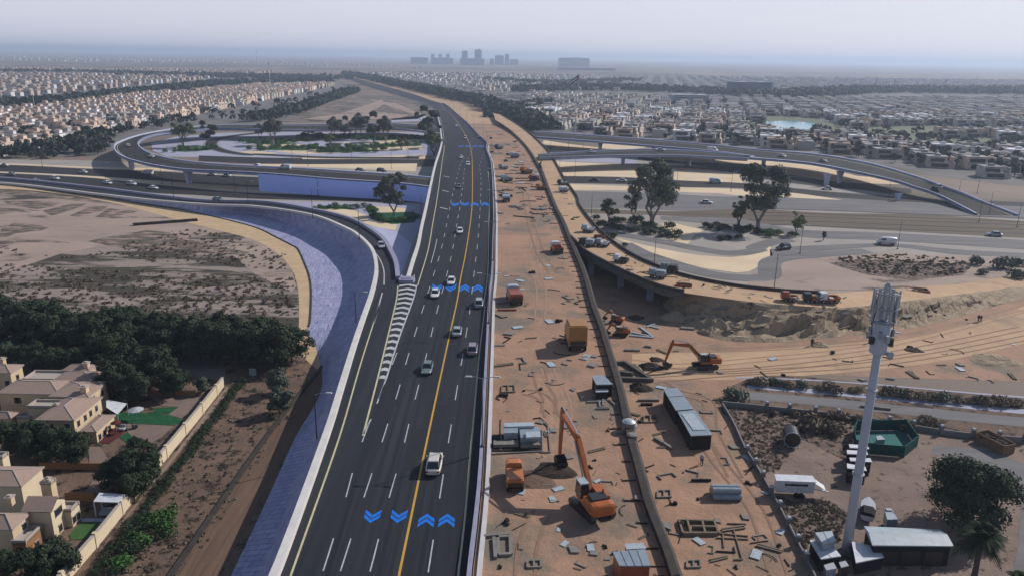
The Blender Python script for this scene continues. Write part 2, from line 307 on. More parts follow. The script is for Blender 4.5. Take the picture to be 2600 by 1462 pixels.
# roads inside and behind the loop
band('road', 'F 500,392 700,398 1000,402 1100,402', 'F 500,406 700,415 1000,420 1100,420', 'asphalt_old', .04)
band('sand_strip', 'F 650,413 800,414 1050,412', 'F 650,418 800,422 1045,432', 'pale_sand', .045)
band('sand_strip', 'F 760,396 900,395 1070,390', 'F 760,401 900,401 1070,400', 'pale_sand', .046)
patch('loop_ground', 'F 420,395 385,380 380,362 440,345 560,335 700,333 1060,333 1095,360 1090,392 900,397 700,398 500,396', 'pave', .03)
for k, s in enumerate(('F 560,386 640,380 700,386 640,391', 'F 690,381 850,372 1060,368 1066,376 900,384 760,389', 'F 640,350 760,347 850,352 760,357', 'F 840,360 960,356 1040,350 1066,352 1066,358 960,364', 'F 430,372 500,369 570,373 500,377', 'F 610,366 720,362 780,366 700,370', 'F 800,341 900,338 1000,342 900,346')):
    patch('sand_bed', s, 'pale_sand', .05+.002*k)
for k, s in enumerate(('F 420,378 520,374 540,378 460,383', 'F 610,360 700,357 760,361 690,366', 'F 640,374 760,368 860,371 760,380 650,378', 'F 740,344 840,342 900,347 820,350', 'F 860,372 980,364 1060,362 1060,367 980,371 880,378', 'F 790,380 900,374 960,380 880,385 800,385', 'F 900,350 1000,345 1060,346 1060,350 960,355', 'F 460,369 520,367 560,370 500,372', 'F 680,352 740,350 790,355 720,357')):
    patch('planting_bed', s, 'lawn_light', .07+.002*k)
# inner slip ramp of the loop (at grade)
il = crv(PL('b 0,860 a 2400,860 2150,890 2000,920 1945,955 1960,995 2100,1040 2300,1065 b 0,1060 300,1075 700,1090 1500,1095'), 4)
mb = MB(); strip(mb, il, 5, -5, .09); tag(mb.build('slip_road', 'asphalt_ramp'), kind='structure')
mb = MB(); strip(mb, il, 4.6, 4.1, .10); strip(mb, il, -4.1, -4.6, .10); tag(mb.build('road_marking', 'paint_white'), kind='structure')
# dirt triangle behind the loop
patch('dirt_field', 'F 700,308 760,285 830,262 900,240 960,243 1040,262 1085,285 1050,300 1010,302 900,306', 'scrubland', .05)
for k, s in enumerate(('F 760,300 850,288 960,284 1030,290 1000,298 880,304', 'F 860,285 930,262 960,250 968,262 930,285', 'F 930,250 1000,262 1060,288 1045,290 985,270')):
    patch('dirt_track', s, 'sand_plain', .06+.004*k)
band('pavement', 'F 985,300 1040,293 1070,288', 'F 985,308 1040,306 1075,306', 'pave', .05, 20)
# gore between slip ramp and main road
patch('pavement', 'F 600,505 760,508 860,510 1075,516 1058,560 1030,640 1010,705 1000,660 975,610 900,560 800,530', 'pave', .06)
patch('sand_bed', 'f 520,405 640,400 880,410 1010,460 1040,510 1300,545 1285,600 1120,575 900,510 720,440', 'pale_sand', .08)
patch('sand_bed', 'f 1080,375 1230,385 1390,400 1350,460 1150,440', 'pale_sand', .082)
patch('planting_bed', 'f 540,400 600,372 700,380 760,375 920,400 880,408', 'lawn', .09)
patch('planting_bed', 'f 1010,400 1080,400 1120,440 1450,430 1500,470 1450,530 1250,545 1060,500', 'lawn', .092)
patch('pavement', 'f 930,530 1120,575 1290,610 1430,720 1410,800 1330,1010 1300,900 1240,790 1120,660', 'lav_conc', .084)
# right part: sand, roads, strips
patch('sand_bed', 'c 470,930 700,965 1000,1000 850,1040 520,1040 470,960', 'pale_sand', .04)
patch('sand_bed', 'c 1000,945 1450,985 1400,1000 1200,1020 1000,1005', 'pale_sand', .042)
patch('pavement', 'c 580,1085 1200,1085 1330,1115 1340,1145 600,1120', 'pave', .043)
patch('sand_bed', 'c 560,1125 1300,1160 2330,1220 2300,1330 1300,1275 640,1270', 'pale_sand', .044)
patch('sand_bed', 'd 0,1110 400,1135 700,1180 1000,1260 1700,1310 1500,1340 800,1320 300,1230 0,1180', 'pale_sand', .045)
patch('sand_bed', 'c 1400,1080 2500,1120 2536,1180 2300,1150 1500,1120', 'pale_sand', .046)
band('road', 'c 1340,1085 1700,1120 2300,1180 d 200,1250 700,1300 1500,1380', 'c 1340,1105 1700,1165 2300,1240 d 150,1290 700,1360 1500,1420', 'asphalt_old', .05)
band('road', 'c 560,1258 1200,1270 1700,1300 2300,1325 d 700,1400 1500,1460 2536,1500', 'c 560,1325 1200,1335 1700,1360 2300,1375 d 700,1449 1500,1500 2536,1540', 'asphalt_old', .055)
band('road', 'g 690,235 1200,250 1700,270 2300,290 h 800,250 1800,330 2536,370', 'g 690,400 1200,400 1700,420 2300,420 h 0,400 800,420 1800,460 2536,500', 'asphalt_pale', .05)
band('sand_strip', 'g 690,176 1300,195 2100,215 2300,225 h 0,240 400,255 860,320', 'g 690,232 1300,235 2100,262 2300,285 h 0,270 400,300 870,322', 'pale_sand', .06)
band('verge', 'g 800,402 1700,425 h 0,400 700,440 1600,455 2576,520', 'g 800,440 1700,470 h 0,530 700,570 1600,620 2536,670', 'olive_strip', .06)
for k, yy in enumerate((415, 450, 478, 520, 560)):
    band('kerb_strip', 'h 0,%d 700,%d 1600,%d 2536,%d' % (yy-20, yy, yy+35, yy+70), 'h 0,%d 700,%d 1600,%d 2536,%d' % (yy-14, yy+5, yy+41, yy+76), 'soil_dark' if k % 2 else 'asphalt_old', .066+.002*k)
band('road', 'g 1550,470 1900,478 2300,500 h 480,595 1200,620 2536,690 F 3000,625', 'g 1550,500 1900,530 2300,560 h 480,660 1200,690 2536,775 F 3000,655', 'asphalt_pale', .08)
band('road', 'h 2536,810 F 2400,628 h 1330,720 900,730 480,745 200,775', 'h 2536,850 F 2400,640 h 1330,750 900,770 480,810 200,850', 'asphalt_pale', .09)
patch('sand_bed', 'g 1540,540 1650,530 1960,600 1860,640 1790,740 1640,700 1600,600', 'pale_sand', .07)
patch('sand_bed', 'h 0,545 100,550 430,620 330,650 0,610', 'pale_sand', .072)
# curved paved slip road on the right
cr = crv(PL('g 960,590 1250,650 1600,710 1900,770 2200,810 2450,780 h 60,760 250,700 400,690'), 3)
mb = MB(); strip(mb, cr, 3.2, -3.2, .1); tag(mb.build('slip_road', 'asphalt_pale'), kind='structure')
cr = crv(PL('g 1200,720 1400,820 1700,920 2000,1000 2300,1035 2536,1025 h 200,900 330,850 700,820 1100,790'), 3)
mb = MB(); strip(mb, cr, 3.6, -3.6, .104); tag(mb.build('slip_road', 'asphalt_pale'), kind='structure')
band('sand_bed', 'g 1100,660 1500,760 1900,830 2200,850 2500,800 h 200,740', 'g 1230,720 1600,850 1950,950 2250,990 h 0,980 230,860', 'pale_sand', .09)
patch('sand_flat', 'h 0,1010 250,900 600,860 1100,800 1700,830 2536,860 2536,1020 1400,1150 600,1150 0,1120', 'sand_plain', .094)
patch('rubble_field', 'h 740,900 1000,870 1500,880 2050,930 1980,1010 1500,1060 1100,1010 850,940', 'yard_scrub', .11)
# golf greens, lake and park ground among the right-hand villas
patch('estate_ground', 'F 1100,245 1340,325 1366,333 1600,352 2100,392 2400,450 3000,520 3000,215 1500,190 880,186', 'olive_strip', .024).data.materials[0] = mat('estate_soil', (.30,.28,.27), (.20,.195,.185), .02)
patch('golf_course', 'd 0,700 500,720 900,780 1700,740 2536,750 2536,800 1700,800 2100,900 2536,930 2536,1000 1900,1000 1500,930 1100,870 700,860 300,840 0,800', 'golf', .07)
patch('lake', 'd 150,755 400,752 620,775 650,800 600,825 450,845 300,840 200,815', 'water', .12)
patch('estate_ground', 'F -900,420 -300,400 250,392 300,360 400,330 540,316 700,308 880,240 850,190 300,180 -900,180', 'estate_soil', .02)
# ================================================================ MAIN ROAD
def zd(Y): 
    t = min(1, max(0, (Y-520)/500)); t = t*t*(3-2*t); return 7.0*(1-t)+.4*t
def main_line(s, ext=True):
    out = []; r = 'F'
    for t in s.split():
        if t.isalpha(): r = t; continue
        x, y = map(float, t.split(',')); z = 7.0
        for _ in range(30):
            q = P(r, x, y, z); z = .5*z+.5*zd(q[1])
        q = P(r, x, y, z); out.append(q)
    out.sort(key=lambda q: q[1]); out = crv(out, 4)
    Y = np.array([q[1] for q in out]); X = np.array([q[0] for q in out])
    k = int(np.searchsorted(Y, Y[0]+40)); sl_ = (X[k]-X[0])/(Y[k]-Y[0])
    def f(y): return float(np.interp(y, Y, X)) if y >= Y[0] else float(X[0]+sl_*(y-Y[0]))
    f.y0, f.y1 = Y[0], Y[-1]; return f
def ln(f, y0, y1, step=3.0, dx=0.0, dz=0.0):
    n = max(2, int((y1-y0)/step)); return [(f(y)+dx, float(y), zd(y)+dz) for y in np.linspace(y0, y1, n)]
FAR = ' F 1224,361 1202,340 1164,301 1123,266 1082,252 1027,233 967,217 904,200 863,189'
fR = main_line('l 2350,1395 2440,600 2480,0 k 2510,800 2530,400 2550,0 f 2175,1000 2183,700 2188,400 2165,0 b 2120,1020'+FAR)
fYR = main_line('l 2230,1395 2300,800 2370,0 k 2372,1387 2440,600 2488,50 f 2105,1300 2130,1000 2142,600 2148,200 2128,0')
fC = main_line('l 1635,1395 1925,0 k 2130,430 2225,0 f 1880,1050 1930,800 1975,500 1990,300 1990,0 b 1975,1000 1930,890 1870,790 1800,700 F 1112,271')
fLm = main_line('f 1410,1040 1450,900 1500,740 1530,580 1570,400 1615,180 1655,0 b 1690,1050 1712,960 F 1111,345 1106,310 1096,280 1071,262 1027,248 972,232 918,216 877,201 850,192')
fYL = main_line('f 1500,1060 1550,900 1590,750 1622,560 1670,280 1708,0 b 1735,960 1725,900')
Y0 = 20.0; YN = P('f', 1390, 1070, 7)[1]          # nose of the gore
ramp_out = crv(PL('F 600,1620,7 688,1449,7 l 890,0,7 k 1050,880,7 1200,400,7 1340,0,7 f 1045,1230,7 1092,1050,7 1098,920,7 1060,790,6.9 960,680,6.8 820,590,6.6 500,468,6.2 0,392,4.5 F 520,518,3 383,507,1.8 232,490,1.0 0,463,.5 -300,452,.4'), 3)
ramp_in = crv(PL('f 1325,1085,7 1315,1010,7 1300,910,7 1250,800,7 1180,690,6.9 1050,590,6.8 900,510,6.5 700,450,6.3 500,410,5.8 250,365,5.0 0,340,4.3 F 520,507,3 383,492,1.8 232,473,1.0 0,450,.5 -300,440,.4'), 3)
def rx(Y):       # left outer edge of the combined carriageway in front of the nose
    q = [p for p in ramp_out if p[1] <= YN+25]; return float(np.interp(Y, [p[1] for p in q], [p[0] for p in q]))
# carriageway surface
ys = list(np.linspace(Y0, YN, 40)); mb = MB()
mb.loft([[(rx(y), y, 7.0) for y in ys], [(fR(y), y, 7.0) for y in ys]])
ys = list(np.linspace(YN, fR.y1-5, 420)); mb.loft([[(fLm(y), y, zd(y)) for y in ys], [(fR(y), y, zd(y)) for y in ys]])
ro = [p for p in ramp_out if p[1] >= YN-.5]; ri = ramp_in; ro = [(rx(YN), YN, 7.0)]+ro[1:]; ri = [(fLm(YN), YN, 7.0)]+ri[1:]
# slip ramp surface
ROr, RIr = resamp(ro, 160), resamp(ri, 160); mb.loft([ROr, RIr])
tag(mb.build('main_road', 'asphalt', recalc=False), kind='structure')
# embankment sides (solid below the carriageway)
mb = MB()
lw = lambda pts, z: [(p[0], p[1], z) for p in pts]
e = ln(fLm, YN, 1000); mb.loft([lift(e, -.02), lw(e, -.1)])
e = ln(fR, Y0, 1000); mb.loft([lift(e, -.02), lw(e, -.1)])
mb.loft([lift(RIr, -.02), lw(RIr, -.1)])
mb.poly([(rx(Y0), Y0, 0), (fR(Y0), Y0, 0), (fR(Y0), Y0, 6.98), (rx(Y0), Y0, 6.98)])
tag(mb.build('road_embankment', 'bridge_conc'), kind='structure')
# lavender slope left
st = ['224,486,1.0|222,487,.5|220,487,.06', '383,508,1.8|378,514,.8|290,498,.06', '520,519,3|515,530,1.0|430,523,.06', '644,525,4.5|644,538,1.2|560,551,.06', '724,536,5.6|721,558,1.4|643,573,.06', '781,546,6.1|797,594,1.4|694,597,.06', '868,578,6.5|850,612,1.4|735,618,.06', '907,603,6.7|882,634,1.4|750,628,.06', '934,633,6.8|898,668,1.4|766,662,.06', '945,668,6.9|899,703,1.4|778,695,.06', '942,703,6.9|890,744,1.4|783,735,.06', '934,739,6.9|880,785,1.4|780,812,.06', '917,799,6.9|860,825,1.4|773,836,.06', '895,853,6.9|825,875,1.4|800,890,.06', '857,973,6.9|820,965,1.5|808,980,.06', '817,1100,6.9|782,1095,1.5|745,1095,.06', '760,1255,6.9|727,1250,1.5|672,1255,.06', '688,1449,6.9|652,1449,1.5|580,1449,.06', '600,1620,6.9|570,1620,1.5|495,1620,.06']
cols_ = [[], [], []]
for s_ in st:
    for k, q in enumerate(s_.split('|')): cols_[k].append(PL('F '+q)[0])
E_ = crv(cols_[0], 3); n_ = 170
lines = [resamp(crv(c, 3), n_) for c in cols_]
# finer rows between
rows = []
for a, b, m_ in ((0, 1, 4), (1, 2, 7)):
    for k in range(m_): rows.append([tuple(np.array(p)*(1-k/m_)+np.array(q)*(k/m_)) for p, q in zip(lines[a], lines[b])])
rows.append(lines[2]); mb = MB(); mb.loft(rows); tag(mb.build('embankment_slope', 'blue_slope', smooth=True), kind='structure')
mb = MB(); kb = [p for p in lines[2]][4:118]; sweep_wall(mb, kb, .18, -.18, 0, .25)
tag(mb.build('kerb', 'dark_conc'), 'dark thin kerb line along the foot of the lavender slope', 'kerb')
# barriers
mb = MB(); q = [(rx(y), y, 7.0) for y in np.linspace(Y0, YN, 60)]+[p for p in ro[1:]]; sweep_wall(mb, q, .25, -.75, -.1, .85)
tag(mb.build('concrete_barrier', 'kerb_white', recalc=True), 'long pale concrete barrier on the outer edge of the road and slip ramp', 'barrier')
mb = MB(); sweep_wall(mb, [p for p in ri[1:]], 1.0, -.25, -.1, .95)
tag(mb.build('concrete_barrier', 'rail_conc', recalc=True), 'bluish curved barrier on the inner side of the slip ramp', 'barrier')
mb = MB(); sweep_wall(mb, ln(fLm, YN+1, 900), .7, -.2, -.1, .9)
tag(mb.build('concrete_barrier', 'kerb_white', recalc=True), 'white barrier on the left edge of the main road beyond the gore nose', 'barrier')
mb = MB(); e = ln(fR, Y0, 1100)
sweep_wall(mb, e, .3, -.15, -.1, 1.25); tag(mb.build('concrete_barrier', 'rail_conc', recalc=True), 'straight lavender barrier between the main road and the orange sand', 'barrier')
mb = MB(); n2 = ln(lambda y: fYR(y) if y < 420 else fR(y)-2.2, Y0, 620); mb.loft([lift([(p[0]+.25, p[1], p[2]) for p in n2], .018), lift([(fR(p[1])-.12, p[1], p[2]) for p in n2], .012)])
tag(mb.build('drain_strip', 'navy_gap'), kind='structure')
# gore nose cushion
nx, ny = P('f', 1385, 1075, 7)[:2]
ng = empty('crash_cushion', (nx, ny, 7), 0, 'pale concrete nose block with lavender cap where the slip ramp meets the road', 'crash cushion')
mb = MB(); mb.prism([(-1.9,-1.0),(1.9,-1.0),(2.1,1.4),(1.1,2.8),(-1.1,2.8),(-2.1,1.4)], 0, .9); mb.build('block', 'rail_conc', ng)
mb = MB(); mb.prism([(-1.3,.2),(1.3,.2),(1.5,1.8),(-1.5,1.8)], .9, 1.1); mb.build('cap', 'rail_conc', ng)
for s_ in (-1, 1):
    mb = MB(); mb.tube([(s_*2.0,.2,.6),(s_*1.7,1.8,1.0),(s_*1.6,3.4,1.0)], .10); mb.build('rail', 'white_conc', ng)
# ---- markings
mbw = MB(); mby = MB(); mbp = MB(); DZ = .012
strip(mby, ln(fC, Y0, 1050), .15, -.15, DZ)
strip(mbp, ln(fYR, Y0, 400), .13, -.13, DZ)
strip(mbp, ln(fYL, YN-3, 520), .14, -.14, DZ)
yl = crv(PL('l 545,1395 1035,0 k 1250,650 1440,50', 7), 4); yl = [(yl[0][0]-(yl[5][0]-yl[0][0])*3, yl[0][1]-(yl[5][1]-yl[0][1])*3, 7.0)]+yl; strip(mbp, yl, .13, -.13, DZ)
yl2 = crv(PL('f 1085,1449 1162,1170', 7), 3); strip(mbw, yl2, .15, -.15, DZ)
yl3 = crv(PL('f 1178,1100,7 1175,960,7 1130,850,7 1060,770,6.9 960,690,6.8 820,610,6.6'), 3); strip(mbw, yl3, .15, -.15, DZ+.01)
g1 = crv(PL('k 1275,1365 1420,800 1530,350 1612,0 f 1305,1110', 7), 3); strip(mbp, g1, .15, -.15, DZ)
g2 = crv(PL('k 1510,790 1640,380 1780,0 f 1480,1100', 7), 3); strip(mbw, g2, .15, -.15, DZ)
g3 = crv(PL('k 1510,790 1415,1045', 7), 3); strip(mbw, g3, .12, -.12, DZ); strip(mbw, crv(PL('k 1355,1200 1280,1350', 7), 3), .12, -.12, DZ)
# chevrons of the gore
def xat(c, y): q = sorted(c, key=lambda t: t[1]); return float(np.interp(y, [t[1] for t in q], [t[0] for t in q]))
ya, yb = P('k', 1480, 800, 7)[1], YN-3.5; k = 0; y = ya
while y < yb:
    xl, xr = xat(g1, y)+.2, xat(g2, y)-.2; xm = (xl+xr)/2; hw = (xr-xl)/2
    if hw > .5:
        dy = hw*.65; t_ = 1.5
        mbw.loft([[(xl, y, 7+DZ), (xm, y+dy, 7+DZ), (xr, y, 7+DZ)], [(xl, y+t_, 7+DZ), (xm, y+dy+t_, 7+DZ), (xr, y+t_, 7+DZ)]])
    y += 3.7
L1 = main_line('l 945,1120 1100,610 1225,155 k 1355,1200 1510,800')
L2 = main_line('l 1105,1165 1275,630 1420,190 k 1535,1215 1635,900 1705,645 1770,435 1870,120 f 1620,1050 1700,790 1750,560 1790,350 1830,180 1880,0')
L3 = main_line('l 1395,1160 1530,630 1660,180 k 1745,1215 1825,900 1930,490 1985,260 2050,0 f 1730,1100 1800,820 1845,560 1880,350 1905,160 1920,0')
L4 = main_line('l 1960,1170 2040,645 2110,200 k 2170,1215 2220,905 2265,640 2320,300 2345,150 f 1960,1380 2000,1050 2040,700 2060,420 2070,150 2055,0')
st0 = 75.4
for f_, y1_ in ((L1, YN-42), (L2, 470), (L3, 520), (L4, 520)):
    q = ln(f_, 45.0, y1_, 2); dashes(mbw, q, .16, 6.3, 9.3, DZ, start=.0)
strip(mbw, ln(lambda y: .5*(fYL(y)+L2(y)), 215, 245), .1, -.1, DZ)
for yy in (298, 338, 380):
    xx = fYL(yy)+3.2; mbw.loft([[(xx-1.6, yy+1.2, 7+DZ), (xx+1.6, yy-2.2, 7+DZ)], [(xx-1.6, yy+2.4, 7+DZ), (xx+1.6, yy-1.0, 7+DZ)]])
# tyre worn bands and repair patches
mbt = MB(); mbq = MB(); rg = random.Random(77)
fG = lambda y: .5*(L1(min(y, YN-42))+rx(min(y, YN-5)))
for fa, fb, y1_ in ((L2, L3, 500), (L3, fC, 500), (fC, L4, 500), (L4, fYR, 400), (L1, L2, YN-50), (fYL, L2, 400)):
    y0_ = 30 if fa is not fYL else YN+5
    for t in (.28, .72): 
        q = ln(lambda y: fa(y)*(1-t)+fb(y)*t, y0_, y1_, 6); strip(mbt, [(p[0]+.1*math.sin(p[1]*.07+t*9), p[1], p[2]) for p in q], .27, -.27, .005)
for kq in range(11):
    y = rg.uniform(78, 300); x = rg.uniform(fC(y)-9, fYR(y)-1.5); a = rg.uniform(1.2, 3.0); h_ = rg.uniform(3, 12); dx = (fC(y+h_)-fC(y))
    mbq.loft([[(x, y, 7.0062+.0004*kq), (x+dx, y+h_, 7.0062+.0004*kq)], [(x+a, y, 7.0062+.0004*kq), (x+a+dx, y+h_, 7.0062+.0004*kq)]])
tag(mbt.build('tyre_worn_band', 'asphalt_worn'), kind='structure'); tag(mbq.build('road_patch', 'asphalt_patch'), kind='structure')
# far dashes and edge lines
strip(mbw, ln(lambda y: fR(y)-1.6, 600, 1500, 10), .12, -.12, .03); strip(mbw, ln(lambda y: fLm(y)+1.6, 560, 1500, 10), .12, -.12, .03)
for nm, b_, m_ in (('road_marking', mbw, 'paint_white'), ('road_marking', mby, 'paint_yellow'), ('road_marking', mbp, 'paint_pale')): tag(b_.build(nm, m_), kind='structure')
# blue double chevrons lying on the road
def arrow(px, py, r, dirn, wd, ln_, label):
    c = P(r, px, py, 7.0); dxy = np.array([L3(c[1]+10)-L3(c[1]-10), 20.0]); a = math.atan2(dxy[1], dxy[0])-math.pi/2
    mb = MB(); h = wd/2; th = ln_*.30
    for k in (0, 1):
        o_ = k*ln_*.40-ln_*.35
        z_ = .02
        mb.loft([[(-h, o_, z_), (0, o_+h*.72*ln_/wd*1.3, z_), (h, o_, z_)], [(-h, o_+th, z_), (0, o_+h*.72*ln_/wd*1.3+th, z_), (h, o_+th, z_)]])
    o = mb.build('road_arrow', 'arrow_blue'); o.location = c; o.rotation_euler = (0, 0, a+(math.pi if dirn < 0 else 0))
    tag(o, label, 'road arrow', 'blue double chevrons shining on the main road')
rows_ = [('nearest', 'l', [(1375,765,-1),(1640,765,-1),(1908,860,1),(2115,860,1)], 2.05, 2.6), ('second nearest', 'f', [(1665,1110,-1),(1795,1110,-1),(1918,1145,1),(2038,1145,1)], 2.6, 6.2),
         ('third', 'f', [(1833,352,-1),(1922,350,-1),(2010,368,1),(2105,366,1)], 3.2, 7.5), ('farthest', 'b', [(1888,982,-1),(1948,982,-1),(2012,990,1),(2070,990,1)], 3.2, 9.0)]
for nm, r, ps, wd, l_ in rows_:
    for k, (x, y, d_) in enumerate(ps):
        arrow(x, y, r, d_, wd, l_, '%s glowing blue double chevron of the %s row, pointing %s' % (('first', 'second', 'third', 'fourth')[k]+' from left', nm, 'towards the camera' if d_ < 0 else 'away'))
# ================================================================ FLYOVERS
def edge(s, n):
    """px list with z per point (carried on), resampled"""
    out = []; r = 'F'; z = 9.0
    for t in s.split():
        if t.isalpha(): r = t; continue
        a = t.split(',')
        if len(a) > 2: z = float(a[2])
        out.append(P(r, float(a[0]), float(a[1]), z))
    return resamp(crv(out, 4), n)
def flyover(label, far, near, piers, n=120, thick=1.5, lines=True, pier_w=2.2):
    A, B = edge(far, n), edge(near, n); o = A[n//2]; root = empty('flyover', (o[0], o[1], 0), 0, label, 'flyover')
    O = Vector((o[0], o[1], 0)); rel = lambda L: [tuple(Vector(p)-O) for p in L]
    A, B = rel(A), rel(B)
    mix = lambda t: [tuple(Vector(a).lerp(Vector(b), t)) for a, b in zip(A, B)]
    lowz = lambda L, d: [(p[0], p[1], max(p[2]-d, .02)) for p in L]
    mb = MB(); I1, I2 = mix(.22), mix(.78)
    mb.loft([lift(A, -.9), lift(B, -.9)]); mb.loft([lowz(A, 0), lowz(A, .9+.5), lowz(I1, .9+thick), lowz(I2, .9+thick), lowz(B, .9+.5), lowz(B, 0)])
    mb.build('deck', 'bridge_conc', root)
    mb = MB(); mb.loft([lift(mix(.05), -.88), lift(mix(.95), -.88)]); mb.build('road_surface', 'asphalt_ramp', root)
    for L, s_ in ((A, 1), (B, -1)):
        M_ = [tuple(Vector(a).lerp(Vector(b), .045)) for a, b in zip(L, B if L is A else A)]
        mb = MB(); mb.loft([lift(L, -.9), L, M_, lift(M_, -.9)]); mb.build('parapet', 'lav_conc', root)
    if lines:
        for t in (.12, .88):
            mb = MB(); mb.loft([lift(mix(t), -.87), lift(mix(t+.02), -.87)]); mb.build('edge_line', 'paint_pale', root)
    for s_ in piers:
        r, x, y = s_.split(','); p = P(r, float(x), float(y), 0); q = Vector(p)-O
        k = min(range(n), key=lambda i: (Vector(mix(.5)[i]).xy-q.xy).length); top = mix(.5)[k][2]-.9-thick+.1
        k2 = min(k+1, n-1); d = Vector(mix(.5)[k2])-Vector(mix(.5)[k2-1]); a = math.atan2(d.y, d.x)
        mb = MB(); wd = pier_w; sec = []
        for z_, f_ in ((0, 1.0), (top*.55, 1.05), (top*.8, 1.5), (top, 2.1)):
            sec.append([(q.x+math.cos(a)*u*.8*wd/2-math.sin(a)*v*f_*wd/2, q.y+math.sin(a)*u*.8*wd/2+math.cos(a)*v*f_*wd/2, z_) for u, v in ((-1,-.8),(-.8,-1),(.8,-1),(1,-.8),(1,.8),(.8,1),(-.8,1),(-1,.8),(-1,-.8))])
        mb.loft(sec); mb.build('pier', 'lav_conc', root)
    return root, A, B, O
lp, LA, LB, LO = flyover('curved loop flyover on flared piers left of the main road',
    'F 1098,318,7.6 986,310,7.8 820,312,8.3 700,313,9 533,315,9 438,323 356,337 301,355 286,368 295,385 323,399 383,414 465,425 574,430 694,437,9 835,449,8.6 1000,460,8.1 1087,470,7.9',
    'F 1106,336,7.6 986,323,7.8 820,326,8.3 700,326,9 560,322,9 492,327 410,334 366,345 349,359 358,373 385,386 438,399 520,409 629,416 700,419,9 835,427,8.6 1000,438,8.1 1092,446,7.9', ['a,1215,1200', 'a,1742,1332'], n=200, pier_w=2.6)
# blue retaining wall under the near leg of the loop
q = [(p[0]+LO.x, p[1]+LO.y, p[2]) for p in LA]; kk = [i for i, p in enumerate(q) if 642 < pix(*p)[0] < 1100 and p[1] < 480]
mb = MB(); W_ = [q[i] for i in kk]; mb.loft([[(p[0], p[1]-.3, p[2]-.7) for p in W_], [(p[0], p[1]-.3, 0) for p in W_]]); mb.loft([[(p[0], p[1]+.3, p[2]-1.0) for p in W_], [(p[0], p[1]+.3, 0) for p in W_]])
a_, b_ = W_[0], W_[0]; mb.poly([(a_[0], a_[1]-.3, 0), (a_[0], a_[1]-.3, a_[2]-.7), (a_[0], a_[1]+.3, a_[2]-.7), (a_[0], a_[1]+.3, 0)])
tag(mb.build('retaining_wall', 'blue_wall'), 'long plain periwinkle blue wall under the loop flyover', 'wall')
flyover('long curved flyover descending to the right edge of the interchange',
    'c 380,842,9 1050,888,9 1600,928 2100,972 d 0,1003 600,1048,9 1100,1130,9 1500,1240,8.4 h 1760,170,6.8 1960,240,5.0 2150,320,3.2 2490,448,.95',
    'c 400,895,9 970,938,9 1500,980 2000,1022 2400,1075 d 0,1085 400,1118 700,1158,9 1300,1282,7.9 h 1520,190,5.8 1750,268,3.7 2090,440,.95',
    ['c,990,1048', 'c,1480,1080', 'c,2490,1192', 'h,715,192', 'h,835,165', 'h,1372,328'], n=200)
flyover('lower flyover arm joining the long curved flyover from the left',
    'c 420,1055,8.9 860,1027,8.9 1300,1010 1560,1010 2000,1032 2330,1066', 'c 430,1088,8.9 900,1072,8.9 1300,1062 1700,1064 2000,1078 2350,1092', ['c,1810,1162', 'c,2030,1142', 'c,1200,1150'], n=90)
# ================================================================ CONSTRUCTION DECK AND RAMP
CI = crv(PL('n 1990,1900 1830,1449 1780,1290 1700,1080 1620,880 1560,680 1500,450 1440,230 m 1405,1040 1370,880 1330,730 1280,560 1240,430 1200,290 g 930,1330 880,1150 830,980 760,810 700,670 640,520 570,380 500,200 430,0 c 440,1200 350,1050 280,960 180,860 100,800 30,755', 7), 2)
CO = crv(PL('F 1239,277,6.2 c 250,800,7 450,970 560,1110 660,1290 770,1449 g 800,380 930,550 1090,700 1300,840 1550,950 1800,1030 2200,1110,6.6 2536,1150,6.1 h 600,1180,5.6 1000,1160,4.6 F 2300,722,2.5 2450,711,.9 2576,698,.25 2800,680,.1'.replace('970 ', '970,7 ').replace('560,1110', '560,1110,7').replace('660,1290', '660,1290,7').replace('770,1449', '770,1449,7').replace('800,380', '800,380,7').replace('930,550', '930,550,7').replace('1090,700', '1090,700,7').replace('1300,840', '1300,840,7').replace('1550,950', '1550,950,7').replace('1800,1030', '1800,1030,7')), 2)
CL = crv([p for p in PL('g 720,660,7 800,740,7 880,812,7 1130,945,7 1430,1078,7 1700,1158,6.9 o 0,230,6.3 400,265,5.7 850,285,4.8 1300,240,3.6 1780,180,2.0 2200,130,.8 2474,100,.25 F 2800,735,.1')], 2)
br = CL[0]; kbr = min(range(len(CI)), key=lambda i: math.hypot(CI[i][0]-br[0], CI[i][1]-br[1]))
CIf = CI[kbr:][::-1]            # far end first, to the branch
def ci_x(y): return float(np.interp(y, [p[1] for p in CI], [p[0] for p in CI]))
n = 240; yy = np.linspace(CI[0][1], CI[-1][1], n)
mb = MB(); mb.loft([[(fR(y)+.3, y, zd(y)-.02+.0) for y in yy], [(fR(y)*.5+ci_x(y)*.5, y, zd(y)-.02) for y in yy], [(ci_x(y), y, zd(y)-.02) for y in yy]])
mb.build('site_deck', 'site_sand'); o = col.objects['site_deck']; tag(o, kind='structure'); o.name = 'site_ground'
RLn = resamp(CIf+CL[1:], 260); COn = resamp(CO, 260)
mb = MB(); mb.loft([RLn, COn]); tag(mb.build('site_ramp', 'ramp_sand'), kind='structure')
# far continuation of the sandy strip beside the road
fe = main_line('F 1239,277 1191,263 1135,252 1082,239 1020,224 960,208 900,193 c 250,800')
yy = np.linspace(CI[-1][1]-10, fR.y1-20, 160); mb = MB(); mb.loft([[(fR(y)+.3, y, zd(y)-.05) for y in yy], [(max(fe(y), fR(y)+3), y, zd(y)-.05) for y in yy]]); mb.loft([[(max(fe(y), fR(y)+3), y, zd(y)-.05) for y in yy], [(max(fe(y), fR(y)+3)+8, y, 0) for y in yy]]); tag(mb.build('sand_verge', 'ramp_sand'), kind='structure')
